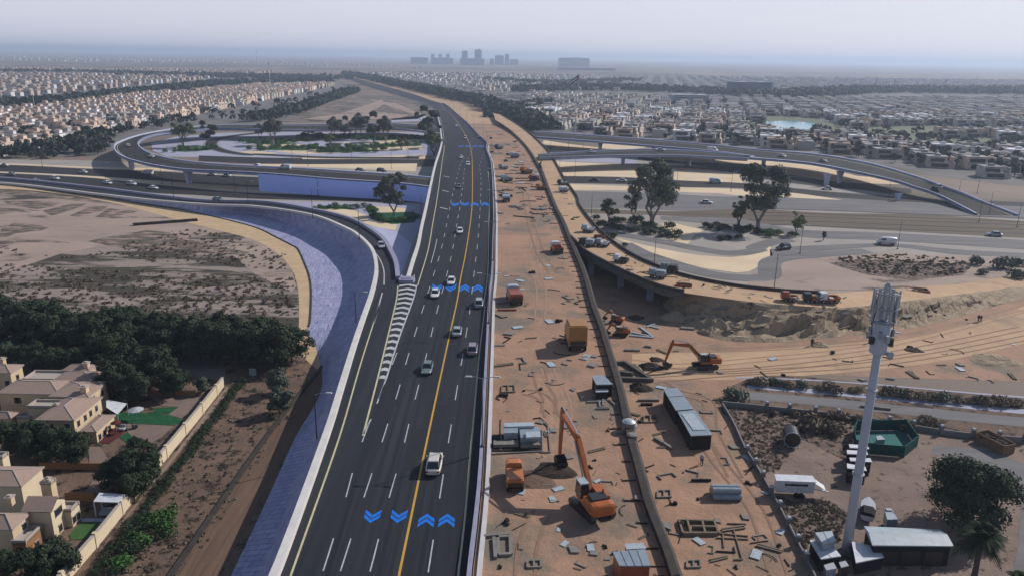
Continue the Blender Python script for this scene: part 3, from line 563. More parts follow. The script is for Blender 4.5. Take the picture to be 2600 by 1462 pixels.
# solid sides
mb = MB(); q = CI[:kbr+1]; mb.loft([lw(q, 6.95), lw(q, 0)]); mb.poly([(fR(CI[0][1])+.3, CI[0][1], 0), (CI[0][0], CI[0][1], 0), (CI[0][0], CI[0][1], 6.97), (fR(CI[0][1])+.3, CI[0][1], 6.97)])
cob = min(range(len(CO)), key=lambda i: abs(CO[i][1]-br[1]-14)); q = CO[:cob+1]; mb.loft([lift(q, -.05), lw(q, 0)])
mb.loft([[(br[0], br[1], 6.9), (CO[cob][0], CO[cob][1], 6.9)], [(br[0], br[1], 0), (CO[cob][0], CO[cob][1], 0)]])
tag(mb.build('deck_abutment', 'grey_conc'), kind='structure')
# ramp bridge over the underpass
kE = min(range(len(CL)), key=lambda i: math.hypot(*(np.array(CL[i][:2])-np.array(P('g', 1700, 1158, 6.9)[:2]))))
coe = min(range(len(CO)), key=lambda i: math.hypot(*(np.array(CO[i][:2])-np.array(P('g', 1830, 1035, 7)[:2]))))
gA = resamp(CL[:kE+2], 50); gB = resamp(CO[cob-2:coe], 50)
rb = empty('ramp_bridge', (gA[25][0], gA[25][1], 0), 0, 'unfinished sand covered ramp bridge curving over a dark underpass', 'bridge'); O = Vector((gA[25][0], gA[25][1], 0))
A = [tuple(Vector(p)-O) for p in gA]; B = [tuple(Vector(p)-O) for p in gB]
mb = MB(); mb.loft([lift(A, .02), lift(A, -1.9), lift(B, -1.9), lift(B, .02)]); mb.build('girder', 'grey_conc', rb)
for s_ in ('g,905,1010', 'g,1180,1120', 'g,1448,1238', 'g,1030,960', 'g,1330,1050'):
    r, x, y = s_.split(','); q = Vector(P(r, float(x), float(y), 0))-O; mb = MB(); mb.box(q.x, q.y, 0, 1.5, 1.3, 5.3, .3); mb.build('pier', 'bridge_conc', rb)
mb = MB(); sweep_wall(mb, A, .15, -.45, 0, .9); mb.build('parapet', 'dark_conc', rb)
# embankment of the ramp
SR = random.Random(5)
T_ = resamp(CL[kE+1:], 150); B_ = resamp(crv(PL('g 1560,1270 F 1700,800 1760,838 1820,855 1883,860 1981,859 2121,845 2275,828 2429,792 2520,765 2620,742 2800,738', .04), 2), 150); R0 = []
nr = 12
for k in range(nr+1):
    t = k/nr; row = []
    for i, (a, b) in enumerate(zip(T_, B_)):
        p = np.array(a)*(1-t)+np.array(b)*t; f_ = math.sin(math.pi*t)*min(1, a[2]/3.5)
        dz = f_*(1.5*math.sin(i*.37+2*math.sin(i*.11))*math.sin(k*.8+i*.05)+.7*math.sin(i*.9+k*1.7)+SR.uniform(-.4, .4)); row.append((p[0]+SR.uniform(-.3, .3)*f_, p[1]+SR.uniform(-.3, .3)*f_, p[2]+dz))
        for hi, hk, hr, hd in ((6,4,3.2,2.6),(14,8,2.6,2.0),(22,5,4.0,3.0),(31,3,2.6,2.0),(37,8,3.4,2.6),(46,5,2.8,2.2),(54,8,2.4,1.8),(62,4,3.0,2.2),(71,7,2.4,1.6),(82,4,2.2,1.4)):
            g_ = math.exp(-((i-hi)/hr)**2-((k-hk)/1.7)**2); row[-1] = (row[-1][0], row[-1][1]+hd*.6*g_, row[-1][2]-hd*g_*.65)
    R0.append(row)
mb = MB(); mb.loft(R0); tag(mb.build('embankment', 'slope_sand', recalc=True), kind='structure')
mb = MB(); q = COn[int(260*.42):]; mb.loft([lift(q, -.02), [(p[0], p[1], .02) for p in offs(q, 3)]]); tag(mb.build('embankment', 'ramp_sand'), kind='structure')
# parapets of the unfinished deck
mb = MB(); sweep_wall(mb, [p for p in CI], .45, -.55, -.05, .95); tag(mb.build('parapet_wall', 'dark_conc', recalc=True), 'dark unfinished parapet wall between the orange deck and the site on its right', 'wall')
mb = MB(); sweep_wall(mb, [p for p in CI], -.62, -1.05, -.05, .45); tag(mb.build('edge_beam', 'grey_conc', recalc=True), 'pale narrow beam along the right foot of the dark parapet wall', 'beam')
mb = MB(); sweep_wall(mb, CO[:-60], .5, 0, -.1, .8); tag(mb.build('parapet_wall', 'dark_conc', recalc=True), 'dark parapet along the outer edge of the sandy curved ramp', 'wall')
mb = MB(); e = ln(fR, Y0, 520); sweep_wall(mb, e, -.75, -1.35, -.05, .28); tag(mb.build('kerb', 'white_conc', recalc=True), 'pale kerb line along the left edge of the orange sand', 'kerb')
# ================================================================ LAMPS
mat('pole_dark', (.06,.06,.075), rough=.5, metal=.3)
mat('pole_light', (.42,.44,.50), rough=.45, metal=.3)
mat('lamp_head', (.75,.75,.76), rough=.4)
def make_lamp(h, arms, arm, m_):
    root = empty('street_lamp')
    mb = MB(); mb.tube([(0,0,0),(0,0,h*.5),(0,0,h)], [.13,.10,.07], 8); mb.build('pole', m_, root)
    mb = MB(); mb.box(0,0,0,.5,.5,.35); mb.build('base', 'grey_conc', root)
    for s_ in arms:
        mb = MB(); mb.tube([(0,0,h-.15),(s_*arm*.5,0,h+.15),(s_*arm,0,h+.25)], .05, 6); mb.build('arm', 'pole_light', root)
        mb = MB(); mb.box(s_*(arm+.45),0,h+.18,1.15,.36,.16,0,top=.7); mb.build('lamp_head', 'lamp_head', root)
    return root
LD = make_lamp(12.0, (-1, 1), 1.6, 'pole_light'); LS = make_lamp(11.5, (1,), 2.0, 'pole_dark')
first = True; k = 0
for y in (49.5, 104.2, 160, 214, 268, 322, 376, 432, 490, 560, 640, 730, 830, 940):
    o = LD if first else copy_tree(LD); first = False
    place(o, (fR(y)+.08, y, zd(y)+1.2), 0, .92 if False else 1.0, 'pale twin arm street lamp on the lavender barrier, number %s counting from the camera' % ('one two three four five six seven eight nine ten eleven twelve thirteen fourteen'.split()[k]), 'street lamp', 'twin arm lamps on the barrier'); k += 1
    o.scale = (1, 1, .92)
lamps = [('F,800,1145,1.2',0,1,'tall thin lamp rising from the lavender slope beside the near road'),('k,1212,390,1.4',0,1,'thin dark lamp on the lavender slope left of the striped gore'),('f,950,680,6.9',0,1,'lamp on the slip ramp behind the light car'),('f,522,490,6.2',0,1,'lamp standing on the outer barrier where the slip ramp climbs'),
 ('e,1600,300,3',0,1,''),('e,1490,175,.1',0,1,''),('e,975,160,.1',0,1,''),('e,2165,270,.1',0,1,''),('e,2285,370,4.2',0,1,''),('f,570,280,.1',0,1,''),('f,1520,490,.1',0,1,''),('a,390,1170,.1',0,1,''),('a,1470,1170,.1',0,1,''),('b,480,1165,.1',0,1,''),('b,880,1120,.1',0,1,''),('b,1245,1190,.1',0,1,''),('b,110,1040,.1',0,1,''),('b,335,1130,.1',0,1,''),('b,1400,1110,.1',0,1,''),
 ('g,910,480,.1',0,1,'lamp beside the sandy ramp next to the ball shrubs'),('g,1490,900,.1',0,1,'lamp on the curved paved road right of the ramp bridge'),('h,475,810,.1',0,1,'lamp between the white van and the yard'),('h,235,1150,5.5',0,1,'lamp at the parapet of the sandy ramp near the site vehicles'),('h,1372,770,.1',0,1,'lamp next to the white van on the lower right road'),('h,1285,325,.1',0,1,'lamp beside the last flared flyover pier'),('h,1925,320,.1',0,1,''),('h,2105,260,.1',0,1,''),('h,2215,450,.1',0,1,''),('h,2118,525,.1',0,1,''),('h,2470,570,.1',0,1,''),('c,535,1035,.1',0,1,''),('c,700,1035,.1',0,1,''),('c,835,1000,.1',0,1,''),('c,760,1260,.1',0,1,''),('c,1700,1305,.1',0,1,''),('c,2195,1400,.1',0,1,''),('c,620,1180,.1',0,1,'')]
ORD = 'first second third fourth fifth sixth seventh eighth ninth tenth eleventh twelfth thirteenth fourteenth fifteenth sixteenth seventeenth'.split()
_gen = {}
for s_, rz, sc_, lb in lamps:
    if not lb:
        r, x, y, z = s_.split(','); p = P(r, float(x), float(y), float(z)); _gen.setdefault('left' if p[0] < fR(min(p[1], 900)) else 'right', []).append((pix(*p)[0], s_))
for v_ in _gen.values(): v_.sort()
for k, (s_, rz, sc_, lb) in enumerate(lamps):
    r, x, y, z = s_.split(','); p = P(r, float(x), float(y), float(z))
    o = LS if k == 0 else copy_tree(LS)
    side = 'left' if p[0] < fR(min(p[1], 900)) else 'right'
    place(o, p, 0, .95 if k < 5 else .85, lb or 'dark lamp post by the crossing roads %s of the main road, %s from left' % (side, ORD[[q_[1] for q_ in _gen[side]].index(s_)]), 'street lamp', None if lb and k > 30 else ('dark lamp posts %s of the main road' % side))
# ================================================================ FOLIAGE
def leafmat(name, a, b, rnd=.25): return mat(name, a, b, .9, alb=.85, rough=.75, obj=True, lo=.35, hi=.65, spec=.15, rnd=rnd)
leafmat('leaf_dark', (.044,.068,.034), (.020,.034,.019)); leafmat('leaf_olive', (.125,.145,.105), (.055,.07,.05))
leafmat('leaf_green', (.055,.14,.032), (.03,.075,.02)); leafmat('leaf_palm', (.030,.055,.022), (.02,.035,.015)); leafmat('leaf_yellow', (.13,.15,.045), (.08,.10,.035)); leafmat('leaf_dry', (.22,.175,.125), (.13,.10,.072))
leafmat('leaf_belt', (.036,.062,.046), (.024,.042,.033)); mat('bark', (.17,.14,.12), (.10,.08,.07), 3, obj=True); mat('bark_pale', (.33,.32,.33), (.24,.23,.24), 2, obj=True)
def leaves(mb, blobs, n, size, rg, mi=0, shell=.55, flat=.6):
    tot = sum(b[3]*b[3] for b in blobs)
    for b in blobs:
        k = int(n*b[3]*b[3]/tot); sz = b[4] if len(b) > 4 else b[3]
        for _ in range(k):
            while True:
                d = Vector((rg.gauss(0,1), rg.gauss(0,1), rg.gauss(0,1)))
                if d.length > .01: break
            d.normalize(); 
            if d.z < -.55: d.z *= -.6
            r = (shell+(1-shell)*rg.random()**.6)*(1+.10*math.sin(5*d.x+3*d.y+b[0])+.08*math.sin(7*d.z+b[1]))
            p = Vector((b[0]+d.x*b[3]*r, b[1]+d.y*b[3]*r, b[2]+d.z*sz*r)); s = size*rg.uniform(.6, 1.3)
            nrm = (d+Vector((rg.uniform(-1,1), rg.uniform(-1,1), rg.uniform(-1,1)))*flat).normalized(); u = nrm.orthogonal().normalized(); v = nrm.cross(u)
            a = rg.uniform(0, 6.28); u, v = u*math.cos(a)+v*math.sin(a), v*math.cos(a)-u*math.sin(a)
            mb.add([p-u*s, p-v*s*.6, p+u*s, p+v*s*.6], [(0,1,2,3)], mi)
def make_tree(name, h, w, seed, leaf, bark='bark', n=2600, size=.4, trunk=.32, nb=11, stems=1, gap=1.0, spread=1.0):
    rg = random.Random(seed); root = empty(name); blobs = []; cb = h*trunk; ch = h-cb
    for k in range(nb):
        a = rg.uniform(0, 6.28); t = rg.random(); rr = math.sqrt(rg.random())*w*.36*(1.15-.75*abs(t-.4))*spread
        br_ = w*rg.uniform(.10, .21)*(1 if nb < 16 else .85); blobs.append((rr*math.cos(a), rr*math.sin(a), cb+br_*.6+t*(ch-br_*1.5), br_*gap, br_*gap*.85))
    mb = MB(); leaves(mb, blobs, n, size, rg); mb.build('crown', leaf, root)
    mb = MB(); tr_ = h*.016+.08
    for s_ in range(stems):
        a = s_*6.28/stems+rg.random(); o_ = .25*h*.06*(stems > 1)
        bx_, by_ = o_*math.cos(a), o_*math.sin(a); lean = w*.10*(stems > 1)
        mid = (bx_+lean*math.cos(a), by_+lean*math.sin(a), cb*1.05); mb.tube([(bx_, by_, -.2), (bx_*1.4, by_*1.4, cb*.5), mid], [tr_*1.2, tr_, tr_*.75], 7)
        for b in blobs[s_::stems][:7]: mb.tube([mid, ((mid[0]+b[0])/2, (mid[1]+b[1])/2, (mid[2]+b[2])/2+.2), b[:3]], [tr_*.55, tr_*.35, tr_*.12], 5)
    mb.build('trunk', bark, root); return root
def make_shrub(name, r, seed, leaf, n=260, size=.22, hgt=.8):
    rg = random.Random(seed); mb = MB(); bl = [(rg.uniform(-.4,.4)*r, rg.uniform(-.4,.4)*r, r*.45*hgt, r*.62, r*.62*hgt) for _ in range(4)]
    leaves(mb, bl, n, size, rg, shell=.5); mb.tube([(0,0,-.1),(0,0,r*.5)], [.08,.04], 5); return mb.build(name, [leaf])
class Pool:
    """first use moves the prototype itself, then copies"""
    def __init__(s, protos): s.p = protos; s.used = [False]*len(protos)
    def put(s, i, loc, rz, sc_, label, cat, group=None, zs=None):
        i %= len(s.p); o = s.p[i] if not s.used[i] else copy_tree(s.p[i]); s.used[i] = True
        place(o, loc, rz, sc_, label, cat); 
        if group: o['group'] = group
        elif 'group' in o: del o['group']
        if zs: o.scale = (sc_, sc_, sc_*zs)
        return o
# signature trees of the interchange
big = [('F,1640,566',27,25,31,'leaf_olive','bark_pale',9500,.46,3,'tall grey green tree with pale stems left of two beyond the sandy ramp'),
       ('F,1906,574',26,25,32,'leaf_olive','bark_pale',9500,.46,3,'tall dark tree with ghostly pale stems, right of the two beyond the sandy ramp'),
       ('f,1272,462',18.5,16,33,'leaf_olive','bark_pale',6500,.38,2,'green tree with thin crown in the gore planting beside the main road'),
       ('g,1075,520',10,8.5,34,'leaf_yellow','bark',1500,.35,3,'small yellow green tree next to the hedge and the sandy ramp'),
       ('g,1300,500',14,10,36,'leaf_olive','bark_pale',1800,.40,2,'lower slim tree pressed against the tall grey green tree'),
       ('g,2265,555',13,8.5,37,'leaf_yellow','bark',1500,.38,4,'thin multi stemmed tree under the tall dark tree'),
       ('h,440,640',9.5,7.5,38,'leaf_yellow','bark_pale',1200,.32,2,'small pale tree at the tip of the sand bed by the lower right road'),
       ('h,690,690',3.6,2.6,39,'leaf_dark','bark',500,.22,1,'small round dark tree alone on the verge near the white van')]
for s_, h, w_, sd_, lf, bk, n, sz, stems, lb in big:
    r, x, y = s_.split(','); o = make_tree('tree', h, w_, sd_, lf, bk, n, sz, .24, 24, stems, .95); place(o, P(r, float(x), float(y), .1), 0, 1, lb, 'tree')
loopT = Pool([make_tree('tree', 16, 15, 41, 'leaf_olive', 'bark_pale', 2400, .5, .3, 12, 2, .9), make_tree('tree', 16, 15, 42, 'leaf_dark', 'bark', 2400, .5, .25, 12, 1, .9), make_tree('tree', 15, 17, 43, 'leaf_yellow', 'bark', 2000, .5, .25, 12, 3, .85)])
for i, x, y, s_, lb in ((2,462,372,1.05,'leftmost yellow green tree inside the loop'),(1,522,366,1.0,'dark round tree right of the yellow green one inside the loop'),(0,688,366,1.15,'tree with pale stems left of the middle of the loop garden'),(0,655,352,.7,'small grey tree in front of the upper loop road'),
    (0,838,352,1.0,'leftmost tree of the dense group in the loop garden'),(1,868,350,1.0,'second tree of the dense group in the loop garden'),(0,902,352,1.15,'third tree of the dense group in the loop garden'),(1,940,358,1.3,'tallest tree of the dense group in the loop garden'),(0,970,356,1.1,'rightmost tree of the dense group in the loop garden'),(2,832,378,.7,'low tree on the green bed in the middle of the loop garden'),
    (1,1070,345,1.45,'tall dark tree touching the left edge of the main road'),(1,1084,372,1.2,'second dark tree touching the left edge of the main road'),(2,1092,392,.9,'yellowish tree in front of the two dark ones at the road edge'),(2,780,352,.6,'small tree near the centre of the upper loop garden'),(2,880,340,.6,'small tree behind the dense group in the loop garden'),(2,1010,378,.55,'small bushy tree at the right end of the loop garden')):
    loopT.put(i, PF(x, y, .1), x*.7, s_*1.15, lb, 'tree', 'trees inside the loop')
# shrubs in the planted beds
shr = Pool([make_shrub('shrub', 2.0, 51, 'leaf_green'), make_shrub('shrub', 2.0, 52, 'leaf_dark'), make_shrub('shrub', 2.4, 53, 'leaf_green', 320)])
rg = random.Random(4); k = 0
def along(n, s, jx, jy, lb, g, sc_=(.7, 1.2), dark=False):
    q = resamp(PL(s, .1), n)
    for p in q: shr.put(1 if dark else rg.choice((0, 2)), (p[0]+rg.uniform(-jx, jx), p[1]+rg.uniform(-jy, jy), .1), rg.uniform(0, 6), rg.uniform(*sc_), lb, 'shrub', g)
along(16, 'f 1060,480 1250,530 1450,500', 1, 3, 'low green shrub around the foot of the gore tree', 'shrubs under the gore tree')
along(8, 'f 1010,385 1110,430', 1, 3, 'bright low shrub left of the gore tree', 'bright shrubs left of the gore tree'); along(9, 'f 545,395 910,395', .5, 2, 'low shrub of the short row on the gore lawn', 'short row on the gore lawn')
along(26, 'g 960,540 1250,600 1500,640 1680,680', 1, 3, 'dark shrub of the long hedge beyond the sandy ramp', 'long hedge beyond the ramp', (.9, 1.4), True)
along(14, 'g 1100,530 1300,540 1550,600', 1, 4, 'shrub behind the long hedge at the tall tree', 'shrubs behind the long hedge', (.8, 1.3))
along(20, 'g 1990,580 2200,600 2450,620', 1.5, 4, 'dark shrub of the planting under the right tall tree', 'shrubs under the right tall tree', (.8, 1.4), True); along(8, 'g 2080,690 2290,670', .5, 1, 'shrub of the short curved hedge in front of the right tree', 'short curved hedge', (.7, 1.0), True)
along(12, 'h 0,600 200,650 400,640', 1, 3, 'bright shrub at the edge of the triangular sand bed', 'shrubs on the triangular sand bed', (.8, 1.3))
for x, y, s_ in ((935,500,1.4),(1600,585,1.9),(1672,650,1.7),(1310,525,2.0),(1090,665,1.3),(1205,745,.9)): shr.put(1, P('g', x, y, .1), 0, s_, 'clipped ball shrub %s' % {935:'at the left end of the long hedge',1600:'on the sand right of the tall tree',1672:'at the right end of the long hedge',1310:'at the foot of the slim tree',1090:'beside the ramp parapet',1205:'lowest one beside the ramp'}[x], 'shrub')
for s, n in (('F 610,362 760,358', 22), ('F 640,376 860,372', 34), ('F 740,345 900,345', 26), ('F 860,375 1060,365', 30), ('F 790,382 960,382', 26), ('F 900,352 1060,348', 24), ('F 430,380 540,376', 18)):
    along(n, s, 4, 9, 'small green shrub on the beds of the loop garden', 'shrubs of the loop garden', (1.0, 1.9))
# low desert scrub (uncountable)
def scrub(name, polys, n, size, leaf, seed, zf=.02, clump=6):
    rg = random.Random(seed); mb = MB(); done = 0
    for (x0, y0, x1, y1, wgt) in polys:
        for _ in range(int(n*wgt)):
            p = PF(rg.uniform(x0, x1), y0+(y1-y0)*rg.random()**1.0, zf); s_ = size*rg.uniform(.5, 1.5)
            if not OKP(name, *pix(*p)): continue
            leaves(mb, [(p[0], p[1], zf+s_*.25, s_, s_*.45)], clump*3, s_*.42, rg, shell=.2)
    return tag(mb.build(name, leaf), 'low dry scrub clumps scattered over open sand', 'scrub', kind='stuff')
def inpoly(x, y, pl):
    c = False; j = len(pl)-1
    for i in range(len(pl)):
        if (pl[i][1] > y) != (pl[j][1] > y) and x < (pl[j][0]-pl[i][0])*(y-pl[i][1])/(pl[j][1]-pl[i][1])+pl[i][0]: c = not c
        j = i
    return c
pp = lambda s: [tuple(map(float, t.split(','))) for t in s.split()]
SCR = dict(field=(pp('0,520 300,540 560,590 720,640 745,740 745,830 560,845 200,835 0,745'), [pp('0,508 180,500 330,525 440,580 230,640 150,650 0,620'), pp('0,640 150,650 560,665 745,690 745,700 500,690 0,665')]), verge=(pp('575,985 700,1000 740,1040 640,1180 540,1340 450,1449 250,1449 420,1220'), []), yard=(pp('1820,1015 1950,1030 2140,1045 2150,1080 2100,1100 2010,1100 1960,1180 1920,1190 1870,1120'), []), yard2=(pp('1950,1250 2090,1260 2130,1290 2110,1370 2050,1345 2020,1390 1985,1330'), []), rubble=(pp('2100,650 2250,640 2400,650 2450,670 2400,695 2200,690'), []))
def OKP(nm, x, y):
    for k_, (a, holes) in SCR.items():
        if inpoly(x, y, a) and not any(inpoly(x, y, h_) for h_ in holes): return True
    return False
scrub('desert_scrub', [(0,580,760,845,1)], 1500, .62, 'leaf_dry', 61); scrub('desert_scrub', [(0,640,760,845,1)], 500, .55, 'leaf_dry', 62)
scrub('desert_scrub', [(250,985,740,1449,1)], 900, .32, 'leaf_dry', 63); scrub('desert_scrub', [(1820,1010,2150,1190,.7),(1950,1250,2130,1390,.5)], 1300, .30, 'leaf_dry', 64); scrub('rubble', [(2100,640,2450,697,1)], 600, .6, 'leaf_dry', 65)
# brown bushes right and along the yard road
bu = Pool([make_shrub('bush', 2.2, 71, 'leaf_dry', 420, .28), make_shrub('bush', 2.2, 72, 'leaf_olive', 420, .28)])
rg = random.Random(9)
for x in range(1890, 2576, 27): y = 966+(x-1890)*.083+rg.uniform(-3, 3); bu.put(rg.choice((0,0,1)), PF(x+rg.uniform(-8,8), y, .05), x, rg.uniform(.5, 1.0), 'brown bush of the row behind the pale pavement strip', 'bush', 'brown bushes behind the pale pavement')
for x in range(1950, 2400, 45): y = 1036+(x-1900)*.09; bu.put(0, PF(x+rg.uniform(-12,12), y, .05), x, rg.uniform(.5, .8), 'low bush by the wall along the yard road', 'bush', 'low bushes along the yard wall')
for k, (x, y, s_) in enumerate(((2455,665,1.5),(2520,675,2.0),(2560,668,1.4),(2470,690,1.0),(2556,700,1.6),(2330,1075,1.1),(2280,1080,.9),(2050,1075,1.5),(2090,1085,1.1),(1850,1005,1.3))): bu.put(0 if y > 1070 else 1, PF(x, y, .05), x, s_, ['round grey bush left end of the far right thicket','largest grey bush at the right edge below the road','small grey bush at the right frame edge','low brown bush in front of the far right thicket','brown bush in the corner below the far right thicket','dark bush beside the fence above the green mesh pen','small dark bush left of the one above the mesh pen','rusty bush behind the round black tank','small rusty bush right of the black tank','grey bush at the corner of the two yard walls'][k], 'bush')
# dense dark tree rows beside the villas
dk = Pool([make_tree('tree', 8.5, 9.5, 81, 'leaf_dark', 'bark', 8000, .30, .10, 28, 1, 1.2, 1.0), make_tree('tree', 9, 9, 82, 'leaf_dark', 'bark', 8000, .25, .10, 28, 1, 1.2), make_tree('tree', 8, 9, 83, 'leaf_dark', 'bark', 7500, .25, .10, 26, 1, 1.25)])
rg = random.Random(12); k = 0
for row, (x0, y0, x1, y1, n, s0) in enumerate(((-20,842,735,905,21,1.0),(-10,872,680,922,17,1.0))):
    for i in range(n):
        t = i/(n-1); dk.put(k, PF(x0+(x1-x0)*t+rg.uniform(-9,9), y0+(y1-y0)*t+rg.uniform(-5,5), 0), rg.uniform(0,6), s0*rg.uniform(.85,1.15), 'dark tree of the %s row of the dense belt above the villas' % ('back', 'front')[row], 'tree', '%s row of the dark tree belt' % ('back','front')[row]); k += 1
spots = [(20,925,.75,'broad dark tree left of the villa chimneys'),(90,925,.7,'dark tree behind the upper villa roofs'),(150,930,.75,'dark tree behind the chimney of the upper villa'),(205,935,.7,'dark tree touching the right gable of the upper villa'),(270,925,.95,'tall clumpy tree in front of the tree belt'),(330,940,1.0,'large round tree right of the tall clumpy one'),(400,955,.95,'round dark tree above the small lawn'),(300,1000,.95,'bushy tree next to the upper villa'),(345,1010,.9,'bushy tree behind the white sunshade'),(440,990,.7,'dark tree by the upper garden corner'),
    (510,980,.55,'grey green bush tree at the top of the garden wall'),(30,1130,.7,'dark tree left end of the garden row'),(90,1145,.75,'second dark tree of the garden row'),(150,1155,.75,'third dark tree of the garden row'),(195,1160,.7,'fourth dark tree of the garden row'),(298,1222,.62,'round dark tree beside the lower garden'),(362,1215,.85,'big round dark tree against the garden wall'),(338,1252,.62,'lower part tree at the garden wall beside the sunshade'),(140,1449,.62,'dark tree at the bottom in front of the lower villa'),(60,1475,.6,'tree cut by the lower left corner'),
    (20,1440,.45,'small tree in the lower left corner'),(690,985,.85,'grey bushy tree on the verge above the kerb'),(705,1040,.85,'grey bushy tree below its neighbour on the verge')]
gl = Pool([make_tree('tree', 6.5, 8, 84, 'leaf_olive', 'bark', 2600, .32, .06, 10, 1, 1.1)])
for k, (x, y, s_, lb) in enumerate(spots): (gl if 'grey' in lb else dk).put(k, PF(x, y+6, 0), k*1.3, s_, lb, 'tree')
lo = Pool([make_shrub('shrub', 2.4, 85, 'leaf_green', 500, .2, .9), make_shrub('shrub', 2.4, 86, 'leaf_dark', 500, .2, .9)])
for k, (x, y, s_, lb) in enumerate(((390,1330,1.1,'bright green spreading shrub outside the garden wall'),(430,1310,.9,'green shrub right of the spreading one outside the wall'),(360,1370,1.0,'green shrub below the spreading one outside the wall'),(325,1405,1.0,'dark shrub lowest outside the wall'),(300,1430,.9,'dark shrub at the bottom edge outside the wall'),(410,1350,1.0,'shrub in the middle of the green clump'))): lo.put(0 if k != 3 else 1, PF(x, y, 0), k, s_, lb, 'shrub')
q = resamp(PL('F 610,962 560,1030 500,1110 420,1215 340,1320 265,1420 240,1449'), 60)
for i, p in enumerate(q): lo.put(1, (p[0]+rg.uniform(-.5,.5), p[1], 0), i, rg.uniform(.35,.6), 'dark low shrub of the hedge strip outside the garden wall', 'shrub', 'hedge strip outside the garden wall')
# big tree and palms in the yard
o = make_tree('tree', 10.5, 12.5, 91, 'leaf_dark', 'bark', 19000, .24, .08, 40, 1, 1.25, 1.05); place(o, PF(2432,1318,0), 0, 1, 'large dark round tree in the yard behind the palm', 'tree')
def make_palm(h, fl, nf, seed):
    rg = random.Random(seed); root = empty('palm_tree'); mb = MB()
    mb.tube([(0,0,-.3),(.1,0,h*.4),(.05,.1,h*.8),(0,0,h)], [.42,.34,.32,.42], 10); mb.build('trunk', 'bark', root)
    mb = MB(); leaves(mb, [(0,0,h-.6,.75,.8)], 120, .3, rg); mb.build('crown_heart', 'leaf_dry', root)
    mb = MB()
    for i in range(nf):
        a = i*2.4+rg.uniform(-.2,.2); el = rg.uniform(-.15, 1.25); L = fl*rg.uniform(.8, 1.1); pts = []
        for t in np.linspace(0, 1, 9):
            rr = L*t*math.cos(el)*(1-.15*t); zz = h+L*t*math.sin(el)*.9-L*.55*t*t; pts.append(Vector((rr*math.cos(a), rr*math.sin(a), zz)))
        mb.tube(pts, [.05*(1-t*.8) for t in np.linspace(0,1,9)], 4)
        sd_ = Vector((-math.sin(a), math.cos(a), 0))
        for j in range(1, 19):
            t = j/19*8; b_ = int(t); p = pts[b_].lerp(pts[min(b_+1, 8)], t-b_); d = (pts[min(b_+1,8)]-pts[b_]).normalized(); wl = L*.24*math.sin(math.pi*min(1, .15+j/21))
            for s_ in (-1, 1):
                e = p+sd_*s_*wl*.8+d*wl*.55-Vector((0,0,wl*.35)); mb.add([p-d*.09, p+d*.09, e+d*.02, e-d*.04], [(0,1,2,3)])
    mb.build('fronds', 'leaf_palm', root); return root
o = make_palm(8.2, 4.4, 48, 5); place(o, PF(2440,1490,0), 0, 1, 'tall palm in front of the large dark tree', 'palm')
o = make_palm(2.2, 3.2, 34, 6); place(o, PF(2560,1500,0), 0, 1, 'low palm cut by the bottom right corner', 'palm')
# tree belts far away
def belt(s, n, jit, hgt, label, seed):
    rg = random.Random(seed); q = resamp(crv(PL(s, 0), 20), n); mb = MB()
    for p in q: 
        for _ in range(2):
            x, y = p[0]+rg.uniform(-jit, jit), p[1]+rg.uniform(-jit*2, jit*2); r_ = hgt*rg.uniform(.45,.75); leaves(mb, [(x, y, r_*.8, r_, r_*.9)], 34, r_*.42, rg, shell=.6)
    tag(mb.build('tree_belt', 'leaf_belt'), label, 'trees', kind='stuff')
belt('F -120,290 0,272 150,262 300,245 480,224 600,212 830,208', 330, 22, 10, 'dark tree belt between the two left estates', 1)
belt('F -120,185 200,187 420,193 600,196 850,200', 300, 40, 11, 'thin dark tree belt across the far left estates', 2)
belt('F 1366,330 1340,318 1290,295 1240,276 1190,258 1100,238 1000,216 930,200 870,189', 420, 14, 11, 'dark tree belt along the right side of the far road', 3)
belt('F 640,305 720,290 780,270 850,246 890,232', 120, 10, 9, 'trees at the edge of the left estate by the dirt triangle', 4)
belt('F 1310,232 1500,226 1700,232 1850,240 2000,246 2200,233 2576,238', 420, 30, 12, 'dark tree belt crossing the right estates', 5)
belt('F 1950,246 2100,232 2300,226 2700,228', 200, 25, 10, 'far right tree belt behind the crossing belt', 6)
belt('F 1230,205 1400,212 1600,205', 120, 30, 10, 'distant tree belt right of the far road', 7)
belt('F 1240,300 1300,280 1380,262', 60, 14, 8, 'trees between the villa rows right of the far road', 8)
